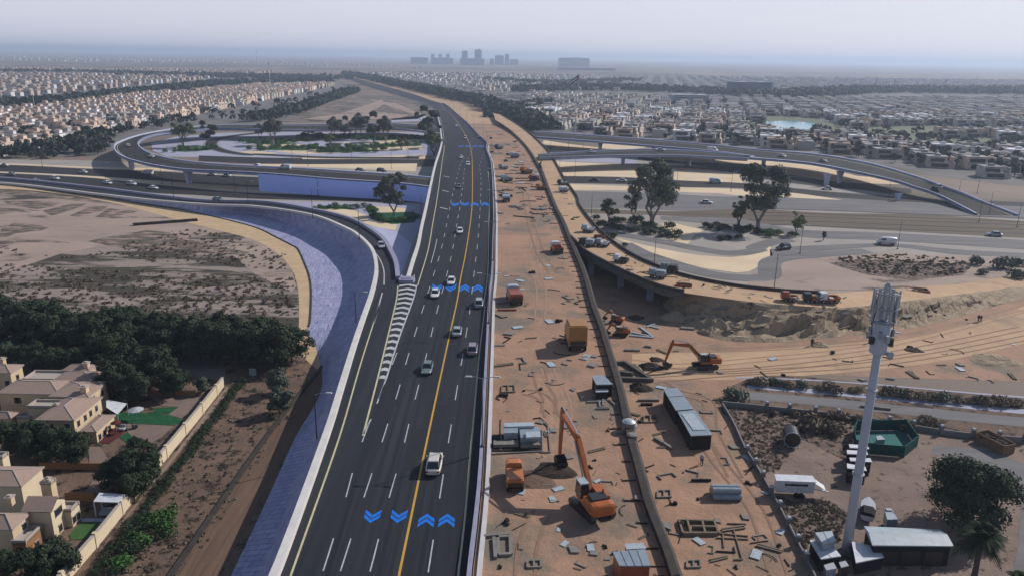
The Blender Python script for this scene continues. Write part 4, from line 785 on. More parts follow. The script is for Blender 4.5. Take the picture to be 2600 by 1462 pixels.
# ================================================================ ESTATES
for nm, a, b in (('wall_tan', (.58,.46,.38), (.44,.35,.29)), ('wall_grey', (.46,.43,.40), (.36,.34,.31)), ('wall_white', (.70,.70,.72), (.56,.56,.58)), ('roof_tan', (.30,.225,.185), (.24,.18,.15)), ('roof_grey', (.30,.29,.28), (.24,.23,.23))): mat(nm, a, b, .4, obj=True, rough=.9, rnd=.22, alb=.95)
mat('window_dark', (.03,.035,.045), rough=.25, spec=.5)
def make_house(name, v, wall, roof):
    rg = random.Random(v); root = MB(); w_, d_, h_ = rg.uniform(9,11), rg.uniform(8.5,10.5), rg.uniform(6.5,7.5)
    root.box(0,0,0,w_,d_,h_); root.box(-w_*.18,-d_*.55,0,w_*.5,3.0,h_*.5); root.box(w_*.2,d_*.1,h_,w_*.38,d_*.4,2.4); root.box(w_*.3,-d_*.57,0,2.6,2.2,h_*.86)
    o = root.build(name, wall); mb = MB()
    if v % 2:
        mb.box(-w_*.12,0,h_+.02,w_*.82,d_*1.05,1.7,0,0,top=.25,tx=.5)
    else:
        mb.box(0,0,h_+.02,w_+.5,d_+.5,.35)
    mb.box(w_*.2,d_*.1,h_+2.42,w_*.38+.5,d_*.4+.5,.7,0,0,top=.4); mb.box(-w_*.18,-d_*.55,h_*.5+.02,w_*.52,3.2,.3); mb.build('roof', roof, o)
    for x, z, s_ in ((-w_*.3, h_*.62, 1.5), (-w_*.05, h_*.62, 1.3), (w_*.12, 1.0, 1.2)):
        mb = MB(); mb.box(x, -d_/2-.03, z, s_, .12, 1.5); mb.build('window', 'window_dark', o)
    for y in (-d_*.2, d_*.15):
        mb = MB(); mb.box(w_/2+.03, y, h_*.58, .12, 1.4, 1.5); mb.build('window', 'window_dark', o)
    mb = MB(); mb.box(-w_*.3, -d_*.55-1.55, 0, 2.4, .12, 2.3); mb.build('garage_door', 'window_dark', o)
    return o
def make_villa(name, v, wall, roof):
    rg = random.Random(v+50); root = MB(); w_, d_, h_ = rg.uniform(15,18), rg.uniform(11,13), rg.uniform(6.2,7.2)
    root.box(0,0,0,w_,d_,h_*.55); root.box(-w_*.14,d_*.06,h_*.55,w_*.70,d_*.82,h_*.45); root.box(w_*.42,0,0,.8,d_*1.04,h_*1.05); root.box(-w_*.48,0,h_*.2,.6,d_*1.02,h_*.85)
    o = root.build(name, wall); mb = MB(); mb.box(-w_*.14,d_*.06,h_+.02,w_*.76,d_*.9,.45); mb.box(-w_*.1,d_*.1,h_+.48,3,3,1.2); mb.box(w_*.28,-d_*.1,h_*.55+.02,w_*.3,d_*.8,.3); mb.build('roof', roof, o)
    mb = MB(); mb.box(-w_*.14,-d_*.37,h_*.60,w_*.5,.2,h_*.28); mb.build('window', 'window_dark', o)
    mb = MB(); mb.box(-w_*.05,-d_/2-.05,.5,w_*.62,.2,h_*.33); mb.build('window', 'window_dark', o)
    for x in (-.3, .1):
        mb = MB(); mb.box(w_*x,-d_/2-1.2,h_*.55,2.2,2.4,.25); mb.build('canopy', roof, o)
    return o
pools = dict(t=Pool([make_house('house', i, ('wall_tan','wall_tan','wall_grey','wall_tan')[i], ('roof_tan','roof_tan','roof_grey','roof_tan')[i]) for i in range(4)]+[make_house('house', i+4, ('wall_grey','wall_tan','wall_white')[i], ('roof_grey','roof_tan','roof_tan')[i]) for i in range(3)]),
             v=Pool([make_villa('villa', i, ('wall_tan','wall_grey','wall_white')[i], ('roof_grey','roof_grey','wall_white')[i]) for i in range(3)]+[make_villa('villa', i+3, ('wall_grey','wall_tan')[i], ('roof_grey','roof_tan')[i]) for i in range(2)]))
def simple(mb, x, y, rz, rg, kind):
    w_, d_, h_ = (rg.uniform(8,12), rg.uniform(8,11), rg.uniform(6,8)) if kind == 't' else (rg.uniform(11,17), rg.uniform(9,13), rg.uniform(5.5,7.5)); wm = rg.choice((0,0,1,2)) if kind == 't' else rg.choice((0,1,1,2))
    mb.box(x,y,0,w_,d_,h_,rz,wm); mb.box(x,y,h_+.02,w_*1.04,d_*1.04,1.5 if kind == 't' else .4,rz,3 if kind == 't' else 4,top=.35 if kind == 't' else 1)
    c, s = math.cos(rz), math.sin(rz)
    for u in (-.25, .2): mb.box(x+u*w_*c+d_*.5*s, y+u*w_*s-d_*.5*c, h_*.5, w_*.22, .3, h_*.28, rz, 5)
MW = ['wall_tan','wall_grey','wall_white','roof_tan','roof_grey','window_dark']
def estate(kind, poly, xr, yr, dx, dy, rot, keep, seed, lab, grp, jit=1.5, nmax=290, skip=(), white=False):
    rg = random.Random(seed); cand = []; c, s = math.cos(rot), math.sin(rot)
    for i in range(int((xr[1]-xr[0])/dx)+1):
        for j in range(int((yr[1]-yr[0])/dy)+1):
            u, v = xr[0]+i*dx+(6 if i % 2 else 0)*0+rg.uniform(-jit, jit), yr[0]+j*dy+rg.uniform(-jit, jit)
            if rg.random() > keep or (j % 9 == 8): continue
            x, y = u*c-v*s, u*s+v*c; p = pix(x, y, 0)
            if not (-60 < p[0] < 2640) or not inpoly(p[0], p[1], poly): continue
            if any(inpoly(p[0], p[1], h_) for h_ in skip): continue
            cand.append((y, x, i, j))
    cand.sort(); rest = MB(); 
    for k, (y, x, i, j) in enumerate(cand):
        rz = rot+(math.pi/2 if (i % 2) else 0)+(math.pi if rg.random() < .3 else 0)
        if k < nmax: 
            row = int(pix(x, y, 0)[1]); lb, g_ = lab(x, y, row, i)
            pools[kind].put(rg.randrange(7), (x, y, 0), rot+rg.uniform(-.08,.08)+(.0 if rg.random() < .8 else math.pi/2), rg.uniform(.92, 1.12), lb, 'house', g_)
        else: simple(rest, x, y, rz, rg, kind)
    if rest.v: tag(rest.build('distant_houses', MW), grp, 'houses', kind='stuff')
    print('estate', kind, len(cand))
HL = pp('-60,300 -60,402 120,402 230,392 275,362 320,338 400,322 470,312 540,306 640,302 700,296 760,276 840,248 880,232 850,214 640,218 500,232 300,253 150,270')
def labL(x, y, row, i):
    z_ = 'front' if row > 365 else 'second' if row > 335 else 'third' if row > 315 else 'fourth' if row > 300 else 'rear'
    sh = 'grey brown' if row > 335 else 'pinkish tan'
    return '%s box house in the %s rows of the dense estate left of the loop' % (sh, z_), '%s rows of the left estate' % z_
estate('t', HL, (-760,-290), (500,1750), 21, 14.5, R_(3), .93, 1, labL, 'dense rows of tan houses running back into the left haze')
estate('t', pp('-60,266 0,258 300,238 480,216 640,204 860,196 860,188 600,180 -60,170 '), (-2400,-600), (1150,4200), 36, 26, R_(5), .8, 2, labL, 'far pale houses of the left estates beyond the dark tree belt', 3, 0)
hills = pp('1900,290 2090,300 2110,335 1900,335 1890,310'); 
HR = pp('1310,250 1330,285 1350,300 1385,325 1520,345 1640,352 1800,362 2000,378 2180,400 2350,425 2480,448 2600,452 2640,250 2000,252 1600,244 1330,236')
green = [pp('1920,292 2090,300 2120,335 2060,345 1900,330'), pp('2090,340 2250,318 2640,322 2640,336 2200,345 2500,350 2640,360 2640,385 2400,385 2250,360')]
def labR(x, y, row, i):
    z_ = 'first' if row > 395 else 'second' if row > 365 else 'third' if row > 340 else 'fourth' if row > 315 else 'rear'
    return 'flat roofed villa in the %s rows behind the long right flyover' % z_, '%s rows of the right estate' % z_
estate('v', HR, (-480,1500), (380,1650), 23, 19, R_(-14), .88, 3, labR, 'flat roofed villas fading into the haze on the right', 3, 290, green)
estate('v', pp('880,186 1200,186 1500,192 2640,205 2640,232 1900,234 1320,228 1230,250 1100,222 960,198'), (-1200,4800), (1300,5200), 40, 36, R_(-10), .78, 4, labR, 'far pale villas of the right plain below the skyline', 5, 0)
estate('v', pp('1100,228 1240,256 1330,300 1290,262 1330,240 1240,222 1000,200 940,196'), (-700,400), (900,2600), 26, 30, R_(18), .9, 5, labR, 'pale row houses right of the dark roadside tree belt', 2, 0)
estate('v', pp('-60,152 600,160 1100,176 1100,170 600,150 -60,140'), (-6000,-500), (4000,9000), 90, 80, 0, .35, 6, labR, 'scattered white buildings near the left horizon', 20, 0)
# trees among the houses
et = Pool([make_tree('tree', 7, 8, 95, 'leaf_belt', 'bark', 420, .62, .2, 7, 1, 1.1), make_tree('tree', 8, 7, 96, 'leaf_olive', 'bark', 420, .62, .2, 7, 1, 1.1)])
rg = random.Random(33); nT = 0; restT = MB(); SKL = pp('1930,300 2080,302 2080,328 1930,328')
def etrees(poly, n, lb, g_, lim):
    global nT; c_ = 0; pts = []
    x0, x1, y0, y1 = min(p[0] for p in poly), max(p[0] for p in poly), min(p[1] for p in poly), max(p[1] for p in poly)
    while c_ < n:
        x, y = rg.uniform(x0, x1), y0+(y1-y0)*rg.random()**.7
        if not inpoly(x, y, poly) or inpoly(x, y, SKL): continue
        pts.append((y, x)); c_ += 1
    pts.sort(reverse=True)
    for i, (y, x) in enumerate(pts):
        p = PF(x, y, 0)
        if i < lim: et.put(rg.randrange(2), p, x, rg.uniform(.7, 1.5), lb, 'tree', g_)
        else: r_ = rg.uniform(2.5, 4.5); leaves(restT, [(p[0], p[1], r_*.9, r_, r_*.9)], 30, r_*.42, rg, shell=.6)
etrees(pp('-20,300 -20,400 250,392 330,336 500,310 400,290'), 170, 'dark tree between the houses at the front of the left estate', 'trees of the left estate', 80)
etrees(HR, 520, 'tree between the flat roofed villas of the right estate', 'trees of the right estate', 150)
etrees(HL, 330, 'x', 'x', 0)
tag(restT.build('estate_trees', 'leaf_belt'), 'small trees scattered between distant houses', 'trees', kind='stuff')
# ---------------------------------------------------------------- skyline
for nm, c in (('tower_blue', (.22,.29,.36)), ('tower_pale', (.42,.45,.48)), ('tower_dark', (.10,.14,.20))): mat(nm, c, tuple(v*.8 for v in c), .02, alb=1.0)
def bld(r, x0, x1, yt, yb, depth, m_, lb, cat='tower block', floors=14):
    a, b = P(r, x0, yb, 0), P(r, x1, yb, 0); Y = (a[1]+b[1])/2; wd = abs(b[0]-a[0]); cx = (a[0]+b[0])/2
    zt = 0
    for z in np.linspace(5, 400, 800):
        if pix(cx, Y, z)[1]*1.00932 <= REG[r][1]+yt/REG[r][2]: zt = z; break
    root = empty('tower_block' if cat == 'tower block' else 'building', (cx, Y, 0), 0, lb, cat)
    mb = MB(); mb.box(0,0,0,wd,depth,zt*.97); mb.build('wall', m_, root)
    mb = MB(); mb.box(0,0,zt*.97,wd*.8,depth*.8,zt*.03); mb.box(wd*.1,0,zt,wd*.2,depth*.3,zt*.04); mb.build('roof', 'tower_pale', root)
    mb = MB(); nf = max(2, floors)
    for k in range(nf): mb.box(0,-depth/2-.4,zt*(k+.45)/nf*.95,wd*.94,.8,zt*.4/nf)
    mb.build('window_band', 'tower_dark', root)
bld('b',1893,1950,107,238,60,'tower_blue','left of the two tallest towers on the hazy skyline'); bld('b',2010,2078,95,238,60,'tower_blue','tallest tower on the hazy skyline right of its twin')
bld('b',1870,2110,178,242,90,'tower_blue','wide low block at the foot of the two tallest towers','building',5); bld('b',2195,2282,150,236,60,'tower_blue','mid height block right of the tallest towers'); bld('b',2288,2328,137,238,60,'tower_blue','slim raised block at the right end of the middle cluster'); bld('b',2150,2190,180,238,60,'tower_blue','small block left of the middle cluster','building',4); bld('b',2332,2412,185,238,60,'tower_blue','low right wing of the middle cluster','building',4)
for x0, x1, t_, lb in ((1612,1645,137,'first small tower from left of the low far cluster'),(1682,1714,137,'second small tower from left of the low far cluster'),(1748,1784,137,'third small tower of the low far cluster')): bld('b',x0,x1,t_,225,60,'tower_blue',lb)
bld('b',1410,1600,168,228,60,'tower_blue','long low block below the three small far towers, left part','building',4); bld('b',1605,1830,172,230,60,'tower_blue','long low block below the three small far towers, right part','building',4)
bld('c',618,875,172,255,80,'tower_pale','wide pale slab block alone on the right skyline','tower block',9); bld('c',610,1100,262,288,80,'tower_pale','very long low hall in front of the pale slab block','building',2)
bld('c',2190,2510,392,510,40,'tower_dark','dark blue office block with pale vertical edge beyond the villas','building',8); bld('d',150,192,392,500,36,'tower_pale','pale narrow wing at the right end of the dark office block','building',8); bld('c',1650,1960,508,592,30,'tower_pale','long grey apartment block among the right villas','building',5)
# masts, flag, cranes
def mast(r, x, yt, yb, rad, lb, nm='mast'):
    p = P(r, x, yb, 0); zt = 10
    for z in np.linspace(5, 300, 1200):
        if pix(p[0], p[1], z)[1]*1.00932 <= REG[r][1]+yt/REG[r][2]: zt = z; break
    root = empty(nm, p, 0, lb, nm); mb = MB(); mb.tube([(0,0,0),(0,0,zt*.6),(0,0,zt)], [rad, rad*.8, rad*.5], 6); mb.build('pole', 'lamp_head', root)
    mb = MB(); mb.box(0,0,zt*.93,rad*4,rad*4,zt*.05); mb.build('antenna_head', 'tower_pale', root); return root, zt
for r, x, yt, yb, rad, lb in (('a',2492,215,502,.8,'tall white mast above the left estate, largest of them'),('a',318,512,628,.5,'white mast at the left end of the first estate'),('b',445,290,352,1.2,'short mast left of the far road'),('b',708,285,382,1.2,'mast where the far road vanishes'),('c',148,372,540,.8,'white mast right of the far road among pale houses'),('b',2026,262,340,1.6,'white mast below the tallest tower'),('c',762,560,870,.5,'dark mast beside the flag pole near the flyover start'),('a',2370,100,240,1.4,'faint lattice mast far left of the skyline')): mast(r, x, yt, yb, rad, lb)
fp, zt = mast('c', 790, 320, 585, .45, 'tall pole flying a red flag on the right', 'flagpole')
mat('flag_red', (.55,.02,.03)); mat('flag_white', (.7,.68,.68)); mat('flag_black', (.01,.01,.01)); mat('flag_green', (.01,.12,.04))
def flag_pt(u, v):      # u along the fly, v down the hoist
    L, Hh = 17, 8; return (-u*L*.80, -1.2*math.sin(u*5), zt-1-v*Hh*(1-.3*u)-u*u*5-u*6+.4*math.sin(u*9))
fl = empty('flag', fp.location, 0, 'large red white and black flag hanging in folds from the tall pole', 'flag')
for nm, u0, u1, v0, v1, m_ in (('hoist_band',0,.25,0,1,'flag_red'),('upper_stripe',.25,1,0,.33,'flag_green'),('middle_stripe',.25,1,.33,.66,'flag_white'),('lower_stripe',.25,1,.66,1,'flag_black')):
    mb = MB(); mb.loft([[flag_pt(u0+(u1-u0)*i/8, v) for i in range(9)] for v in (v0, v1)]); mb.build(nm, m_, fl)
for k, (x0, y0, x1, y1) in enumerate(((1150,470,1175,375),(1345,468,1330,372),(1760,470,1820,375))):
    p = P('d', x0, y0, 0); dx = (x1-x0)/3.623*p[1]/FPX; h_ = (y0-y1)/3.623*p[1]/FPX; cr_ = empty('tower_crane', p, 0, 'thin tilted crane boom %s in the far right haze' % ('first from left', 'second from left', 'third and rightmost')[k], 'crane')
    mb = MB(); mb.bar((0,0,0),(0,0,h_*.3),2.5); mb.build('mast', 'tower_dark', cr_); mb = MB(); mb.bar((-dx*.05,0,h_*.3),(dx,0,h_),1.6); mb.build('boom', 'tower_dark', cr_)
# ================================================================ VEHICLES
def paint(name, c, **k): return mat(name, c, tuple(v*.72 for v in c), 1.3, rough=.38, spec=.5, obj=True, alb=.8, lo=.45, hi=.75, **k)
for nm, c in dict(car_white=(.72,.72,.72), car_cream=(.62,.58,.52), car_silver=(.36,.40,.46), car_grey=(.13,.16,.19), car_mauve=(.30,.25,.31), car_black=(.03,.03,.035), car_green=(.16,.21,.21), car_cyan=(.45,.60,.68), mach_orange=(.42,.11,.02), mach_yellow=(.38,.18,.035), mach_dark=(.025,.022,.02), truck_orange=(.50,.17,.05), steel_grey=(.26,.31,.36), steel_light=(.40,.46,.50), rust_red=(.30,.07,.03), van_white=(.66,.68,.72)).items(): paint(nm, c)
mat('glass', (.02,.028,.04), rough=.12, spec=.7); mat('tyre', (.02,.02,.02), rough=.9); mat('rim', (.30,.30,.32), rough=.4, metal=.6); mat('light_lens', (.8,.8,.78), rough=.2); mat('tail_red', (.35,.02,.02), rough=.3); mat('wood', (.33,.27,.20), (.24,.19,.14), 2, obj=True); mat('slab', (.36,.33,.30), (.28,.26,.24), 1, obj=True); mat('deb_dark', (.045,.036,.032), (.03,.025,.022), 1, obj=True)
def section(mb, st, mi=0, n=12):
    """st: list of (y, half width, z low, z high, squareness)"""
    L = []
    for y, hw, z0, z1 in st:
        zc, hz = (z0+z1)/2, (z1-z0)/2; row = []
        for k in range(n+1):
            a = 2*math.pi*k/n+math.pi/n; c, s = math.cos(a), math.sin(a); e = .45
            row.append((hw*math.copysign(abs(c)**e, c), y, zc+hz*math.copysign(abs(s)**e, s)))
        L.append(row)
    mb.loft(L, mi); mb.poly(L[0][:-1], mi); mb.poly(L[-1][:-1][::-1], mi)
def wheel_set(root, xs, ys, r, wd=.24):
    for x in xs:
        for y in ys:
            s_ = 1 if x > 0 else -1
            mb = MB(); mb.tube([(x-wd/2*s_, y, r), (x+wd/2*s_, y, r)], r, 14); w_ = mb.build('wheel', 'tyre', root)
            mb = MB(); mb.tube([(x+wd/2*s_, y, r), (x+(wd/2+.02)*s_, y, r)], r*.6, 10); mb.build('rim', 'rim', w_)
def make_car(c, kind='sedan', name='car'):
    root = empty(name); mb = MB(); L = dict(sedan=4.7, suv=4.8, van=5.4)[kind]; h = dict(sedan=1.45, suv=1.75, van=2.2)[kind]; hh = L/2; b = .95 if kind == 'suv' else .82
    if kind != 'van': section(mb, [(-hh,.62,.38,b*.78),(-hh+.12,.82,.26,b),(-hh+.8,.92,.22,b+.04),(0,.93,.2,b+.06),(hh-1.1,.91,.22,b+.02),(hh-.35,.82,.26,b-.10),(hh-.03,.62,.36,b*.72)])
    else: section(mb, [(-hh,.90,.3,h-.1),(-hh+.1,.97,.25,h),(hh-1.9,.97,.25,h),(hh-1.2,.95,.25,h-.35),(hh-.55,.92,.25,1.2),(hh-.05,.8,.3,.9)])
    mb.build('body', c, root, smooth=True)
    if kind != 'van':
        y0, y1 = (-hh+(.35 if kind == 'suv' else .75)), hh-1.25; mb = MB()
        def ring(y, hw, z): return y, hw, z
        rows = [[(-.80,y0,b),(.80,y0,b),(.80,y1,b-.02),(-.80,y1,b-.02),(-.80,y0,b)], [(-.64,y0+.42,h-.05),(.64,y0+.42,h-.05),(.64,y1-.75,h-.06),(-.64,y1-.75,h-.06),(-.64,y0+.42,h-.05)]]
        mb.loft(rows); mb.poly(rows[1][:4]); mb.build('window', 'glass', root)
        mb = MB(); mb.box(0,(y0+.42+y1-.75)/2,h-.07,1.28,(y1-.75-y0-.42)+.05,.09,0,0,top=.9,tx=.88); mb.build('roof', c, root)
        for s_ in (-1, 1):
            mb = MB(); mb.bar((s_*.79,y1-.02,b),(s_*.64,y1-.76,h-.05),.07); mb.bar((s_*.79,y0+.02,b),(s_*.64,y0+.42,h-.05),.09); mb.build('pillar', c, root)
            mb = MB(); mb.box(s_*1.0,y1-.35,b+.02,.2,.12,.14); mb.build('mirror', c, root)
    else:
        mb = MB(); mb.add([(-.85,hh-1.22,h-.35),(.85,hh-1.22,h-.35),(.85,hh-.6,1.25),(-.85,hh-.6,1.25)],[(0,1,2,3)]); mb.box(0,.9,1.35,1.97,1.3,.5); mb.build('window', 'glass', root)
    for s_ in (-1, 1):
        mb = MB(); mb.box(s_*.62,hh-.10,b*.62,.36,.14,.14); mb.build('headlight', 'light_lens', root)
        mb = MB(); mb.box(s_*.66,-hh+.04,b*.68,.30,.14,.16); mb.build('taillight', 'tail_red', root)
    wheel_set(root, (-.84,.84), (-hh+.95, hh-.95), .34); return root
CARS = {}
def car(c, kind, loc, rz, lb, grp=None, s=1.12):
    k = (c, kind)
    if k not in CARS: CARS[k] = o = make_car(c, kind, 'van' if kind == 'van' else 'car')
    else: o = copy_tree(CARS[k])
    if 'group' in o: del o['group']
    place(o, loc, rz, s, lb, kind if kind == 'van' else 'car', grp)
def on_main(c, kind, r, x, y, away, lb, s=1.12):
    p = P(r, x, y, 7.0); z = zd(p[1]); p = P(r, x, y, z); a = -math.atan2(L3(min(p[1]+5,520))-L3(min(p[1]-5,510)), 10)
    car(c, kind, (p[0], p[1], z+.01), a+(0 if away else math.pi), lb, 'cars on the main road', s)
for a in (('car_cream','suv','l',1995,300,1,'cream hatchback, nearest car on the main road, right of the yellow line',1.2),('car_green','sedan','k',1922,715,0,'grey green sedan coming towards the camera left of the yellow line'),('car_mauve','suv','k',2375,530,1,'mauve grey car near the right barrier'),('car_silver','sedan','k',2220,345,1,'silver coupe just right of the yellow line'),('car_silver','suv','f',2050,1290,1,'pale car beside the right barrier below the arrows'),
  ('car_white','sedan','f',1795,1085,0,'white car driving over the blue arrows'),('car_white','sedan','f',1648,1200,0,'white car left of and just below the arrows'),('car_white','sedan','f',1875,620,0,'white car alone between the second and third arrow rows'),('car_grey','sedan','f',1865,205,0,'grey car above the third arrow row'),('car_white','suv','b',1950,1160,0,'white car close to the yellow line above the grey car'),('car_white','sedan','b',1888,1095,0,'white car below the farthest arrow row'),
  ('car_white','sedan','b',1845,802,0,'small white car far up the road'),('car_cream','suv','b',1925,915,0,'small beige van far up the road by the yellow line'),('car_silver','sedan','b',2045,905,1,'tiny silver car far up by the right barrier')): on_main(*a)
def at2(c, kind, r, x, y, z, x2, y2, lb, grp, s=1.15):
    p = P(r, x, y, z); q = P(r, x2, y2, z); car(c, kind, (p[0], p[1], z+.02), math.atan2(q[1]-p[1], q[0]-p[0])-math.pi/2, lb, grp, s)
at2('car_silver','sedan','f',1152,755,6.9,1185,850,'silver car on the curved slip ramp', None)
GL, GR = 'cars on the roads left of the main road', 'cars on the roads right of the main road'
for a in (('car_white','sedan','e',765,72,.06,700,66,'white car left of the loop flyover shadow'),('car_white','suv','e',510,132,.06,590,142,'white estate car on the near carriageway at left'),('car_white','sedan','e',992,172,.06,1070,182,'white car right of the dark flyover shadow'),('car_white','suv','e',1215,182,.06,1290,190,'white jeep in the middle of the left carriageway'),('car_white','sedan','e',1412,218,.06,1490,226,'white saloon rightmost on the left near carriageway'),('car_white','van','e',1360,84,.06,1290,80,'white pickup van between the two flared piers'),
  ('car_mauve','sedan','e',105,92,.06,40,86,'mauve car near the left frame edge'),('car_mauve','suv','e',45,14,.06,0,10,'dark red car at the left frame edge'),('car_grey','sedan','e',2005,327,4.6,2090,340,'grey car on the climbing slip ramp'),('car_silver','sedan','e',335,152,.3,400,160,'faint grey car on the slip road at far left'),('car_white','sedan','a',1392,1087,8.15,1300,1070,'white car on the curve of the loop flyover'),('car_white','sedan','a',1180,985,8.15,1140,950,'small white car at the tip of the loop flyover'),
  ('car_white','van','b',272,1195,8.0,200,1190,'white van on the near leg of the loop flyover'),('car_white','sedan','e',2365,15,8.1,2290,8,'white car on the near leg just left of the blue wall'),('car_grey','sedan','b',958,1214,7.6,1040,1224,'grey car on the near leg towards the main road'),('car_black','suv','b',1155,1222,7.4,1230,1230,'black car on the near leg towards the main road'),('car_white','sedan','e',1950,95,.06,1880,90,'white car in the queue behind the second pier, left one'),('car_white','sedan','e',2085,105,.06,2010,100,'white car in the queue behind the second pier, right one')): at2(*a[:8], a[8], GL)
for a in (('car_white','sedan','c',915,1045,8.0,1000,1040,'white car at the start of the lower flyover arm'),('car_white','sedan','c',1550,1028,8.0,1630,1030,'white car on the middle of the lower flyover arm'),('car_white','van','c',2025,1030,8.0,2100,1035,'white van where the two flyovers merge'),('car_white','sedan','c',1185,1310,.07,1100,1306,'white car half behind the tall grey green tree'),('car_black','sedan','c',935,1306,.07,850,1302,'dark car left of the tall grey green tree'),('car_cyan','van','c',2052,1325,.07,2150,1330,'pale cyan van on the road right of the tall tree'),
  ('car_white','sedan','g',1970,352,.06,2050,358,'white car on the grey road between the two tall trees'),('car_white','sedan','d',315,1085,8.0,400,1100,'white car on the long flyover above the third pier'),('car_green','sedan','d',692,1135,8.0,780,1150,'dark green car on the long flyover'),('car_silver','suv','h',1738,212,5.2,1640,180,'silver car coming down the end of the long flyover'),('car_white','sedan','h',722,225,.07,640,220,'pale car in the flyover shadow by the pier'),
  ('van_white','van','h',1265,728,.12,1180,722,'big white van on the lower right road'),('car_black','suv','h',322,775,.12,240,785,'dark pickup on the curved road left of the white van'),('car_silver','sedan','h',2260,650,.12,2180,645,'small silver car near the right frame edge')): at2(*a[:8], a[8], GR, 1.25)
# ---------------------------------------------------------------- site trucks
def make_truck(cab, bed, kind='box', bh=1.8, L=6.4):
    root = empty('truck'); mb = MB(); section(mb, [(L/2-1.9,1.15,.7,2.5),(L/2-.5,1.15,.7,2.45),(L/2-.1,1.1,.7,1.7),(L/2,1.05,.75,1.6)]); mb.build('cab', cab, root)
    mb = MB(); mb.box(0,L/2-.35,1.65,2.0,.5,.7,0,0,top=.6); mb.build('window', 'glass', root)
    mb = MB(); mb.box(0,-.3,.55,1.6,L-.4,.25); mb.build('chassis', 'mach_dark', root)
    mb = MB(); y = -.95; bl = L-2.3
    if kind == 'box': mb.box(0,y,.85,2.4,bl,bh); mb.box(0,y,.85+bh,2.1,bl-.4,.12)
    else:
        for s_ in (-1,1): mb.box(s_*1.15,y,.85,.12,bl,bh*.6)
        mb.box(0,y-bl/2,.85,2.3,.12,bh*.6); mb.box(0,y+bl/2,.85,2.3,.12,bh*.8); mb.box(0,y,.82,2.3,bl,.12); 
    mb.build('bed', bed, root)
    mb = MB(); mb.box(0,-L/2+.0,1.0,2.0,.1,.5); mb.build('tail_panel', 'mach_dark', root)
    wheel_set(root, (-1.0,1.0), (-L/2+.8,-L/2+1.9,L/2-1.1), .5, .32); return root
def tput(o, r, x, y, z, rz, s, lb, cat='truck', grp=None):
    place(o, P(r, x, y, z), rz, s, lb, cat); 
    if grp: o['group'] = grp
tput(make_truck('mach_yellow','mach_yellow','box',2.6,5.6), 'm', 955, 425, 6.98, R_(4), 1.55, 'boxy yellow site truck seen from behind in the middle of the orange deck')
tput(make_truck('steel_light','rust_red','box',1.1,6.2), 'g', 200, 1245, 6.98, R_(8), 1.35, 'truck with pale cab and red tail near the left edge of the deck')
tput(make_truck('van_white','mach_orange','open',1.2,5.0), 'g', 590, 800, 6.98, R_(10), 1.25, 'small orange and white truck beside the dark parapet')
tput(make_truck('truck_orange','truck_orange','box',1.0,5.8), 'n', 380, 590, 6.98, R_(3), 1.0, 'light orange truck parked at the left edge near the pile of panels')
tput(make_truck('mach_orange','mach_yellow','open',1.2,4.6), 'c', 310, 1235, 6.98, R_(60), 1.35, 'small brown orange loader truck far up the deck')
tput(make_truck('steel_light','steel_grey','open',1.2,5.4), 'c', 130, 1305, 6.98, R_(40), 1.2, 'grey truck at the left deck edge far away')
tput(make_truck('steel_grey','steel_light','box',1.2,5.4), 'g', 125, 330, 6.98, R_(5), 1.25, 'grey box truck below the far grey truck')
tput(make_truck('mach_yellow','rust_red','open',1.0,4.6), 'g', 450, 225, 6.98, R_(70), 1.1, 'brown machine beside the inner parapet')
tput(make_truck('steel_grey','steel_light','open',1.0,4.6), 'c', 100, 1195, 6.98, R_(80), 1.1, 'farthest grey flatbed at the left deck edge')
tput(make_truck('steel_grey','steel_grey','box',1.2,4.6), 'g', 1515, 1035, 6.9, R_(70), 1.05, 'grey truck low on the sandy ramp')
tput(make_truck('steel_light','van_white','open',1.0,4.2), 'g', 880, 615, 6.98, R_(75), 1.1, 'small white and grey truck high on the sandy ramp')
tput(make_truck('van_white','mach_dark','open',1.0,4.4), 'g', 1180, 895, 6.9, R_(60), 1.0, 'white truck in the middle of the sandy ramp')
tput(make_truck('rust_red','mach_orange','open',.9,4.0), 'h', 370, 1245, 5.8, R_(80), 1.0, 'yellow buggy at the left of three vehicles on the ramp', grp='machines on the lower ramp')
tput(make_truck('mach_dark','rust_red','open',1.0,4.0), 'h', 570, 1255, 5.4, R_(85), 1.0, 'rusty machine in the middle of three vehicles on the ramp', grp='machines on the lower ramp')
tput(make_truck('van_white','mach_orange','open',1.0,4.8), 'h', 725, 1260, 5.2, R_(92), 1.15, 'white and orange truck at the right of three vehicles on the ramp', grp='machines on the lower ramp')
tput(make_truck('mach_dark','steel_grey','box',1.2,4.6), 'g', 870, 745, 6.95, R_(70), 1.1, 'dark grey truck under the lamp on the sandy ramp')
def make_container(m_, L=5, w_=2.6, h=1.5, fill='deb_dark'):
    root = empty('skip_container'); mb = MB()
    for s_ in (-1,1): mb.bar((s_*w_/2,-L/2,h/2),(s_*w_/2,L/2,h/2),.12,h); mb.bar((-w_/2,s_*L/2,h/2),(w_/2,s_*L/2,h/2),.12,h)
    mb.box(0,0,.02,w_,L,.1); 
    for k in range(5): 
        for s_ in (-1,1): mb.box(s_*(w_/2+.1),-L/2+.5+k*(L-1)/4,.05,.12,.14,h-.1)
    mb.build('wall', m_, root); mb = MB(); rg = random.Random(3)
    for k in range(30): mb.box(rg.uniform(-.42,.42)*w_, rg.uniform(-.44,.44)*L, h*.55+rg.uniform(0,.3), rg.uniform(.3,.8), rg.uniform(.3,.8), .3, rg.uniform(0,3))
    mb.box(0,0,.1,w_-.2,L-.2,h*.55); mb.build('rubble_load', fill, root); return root
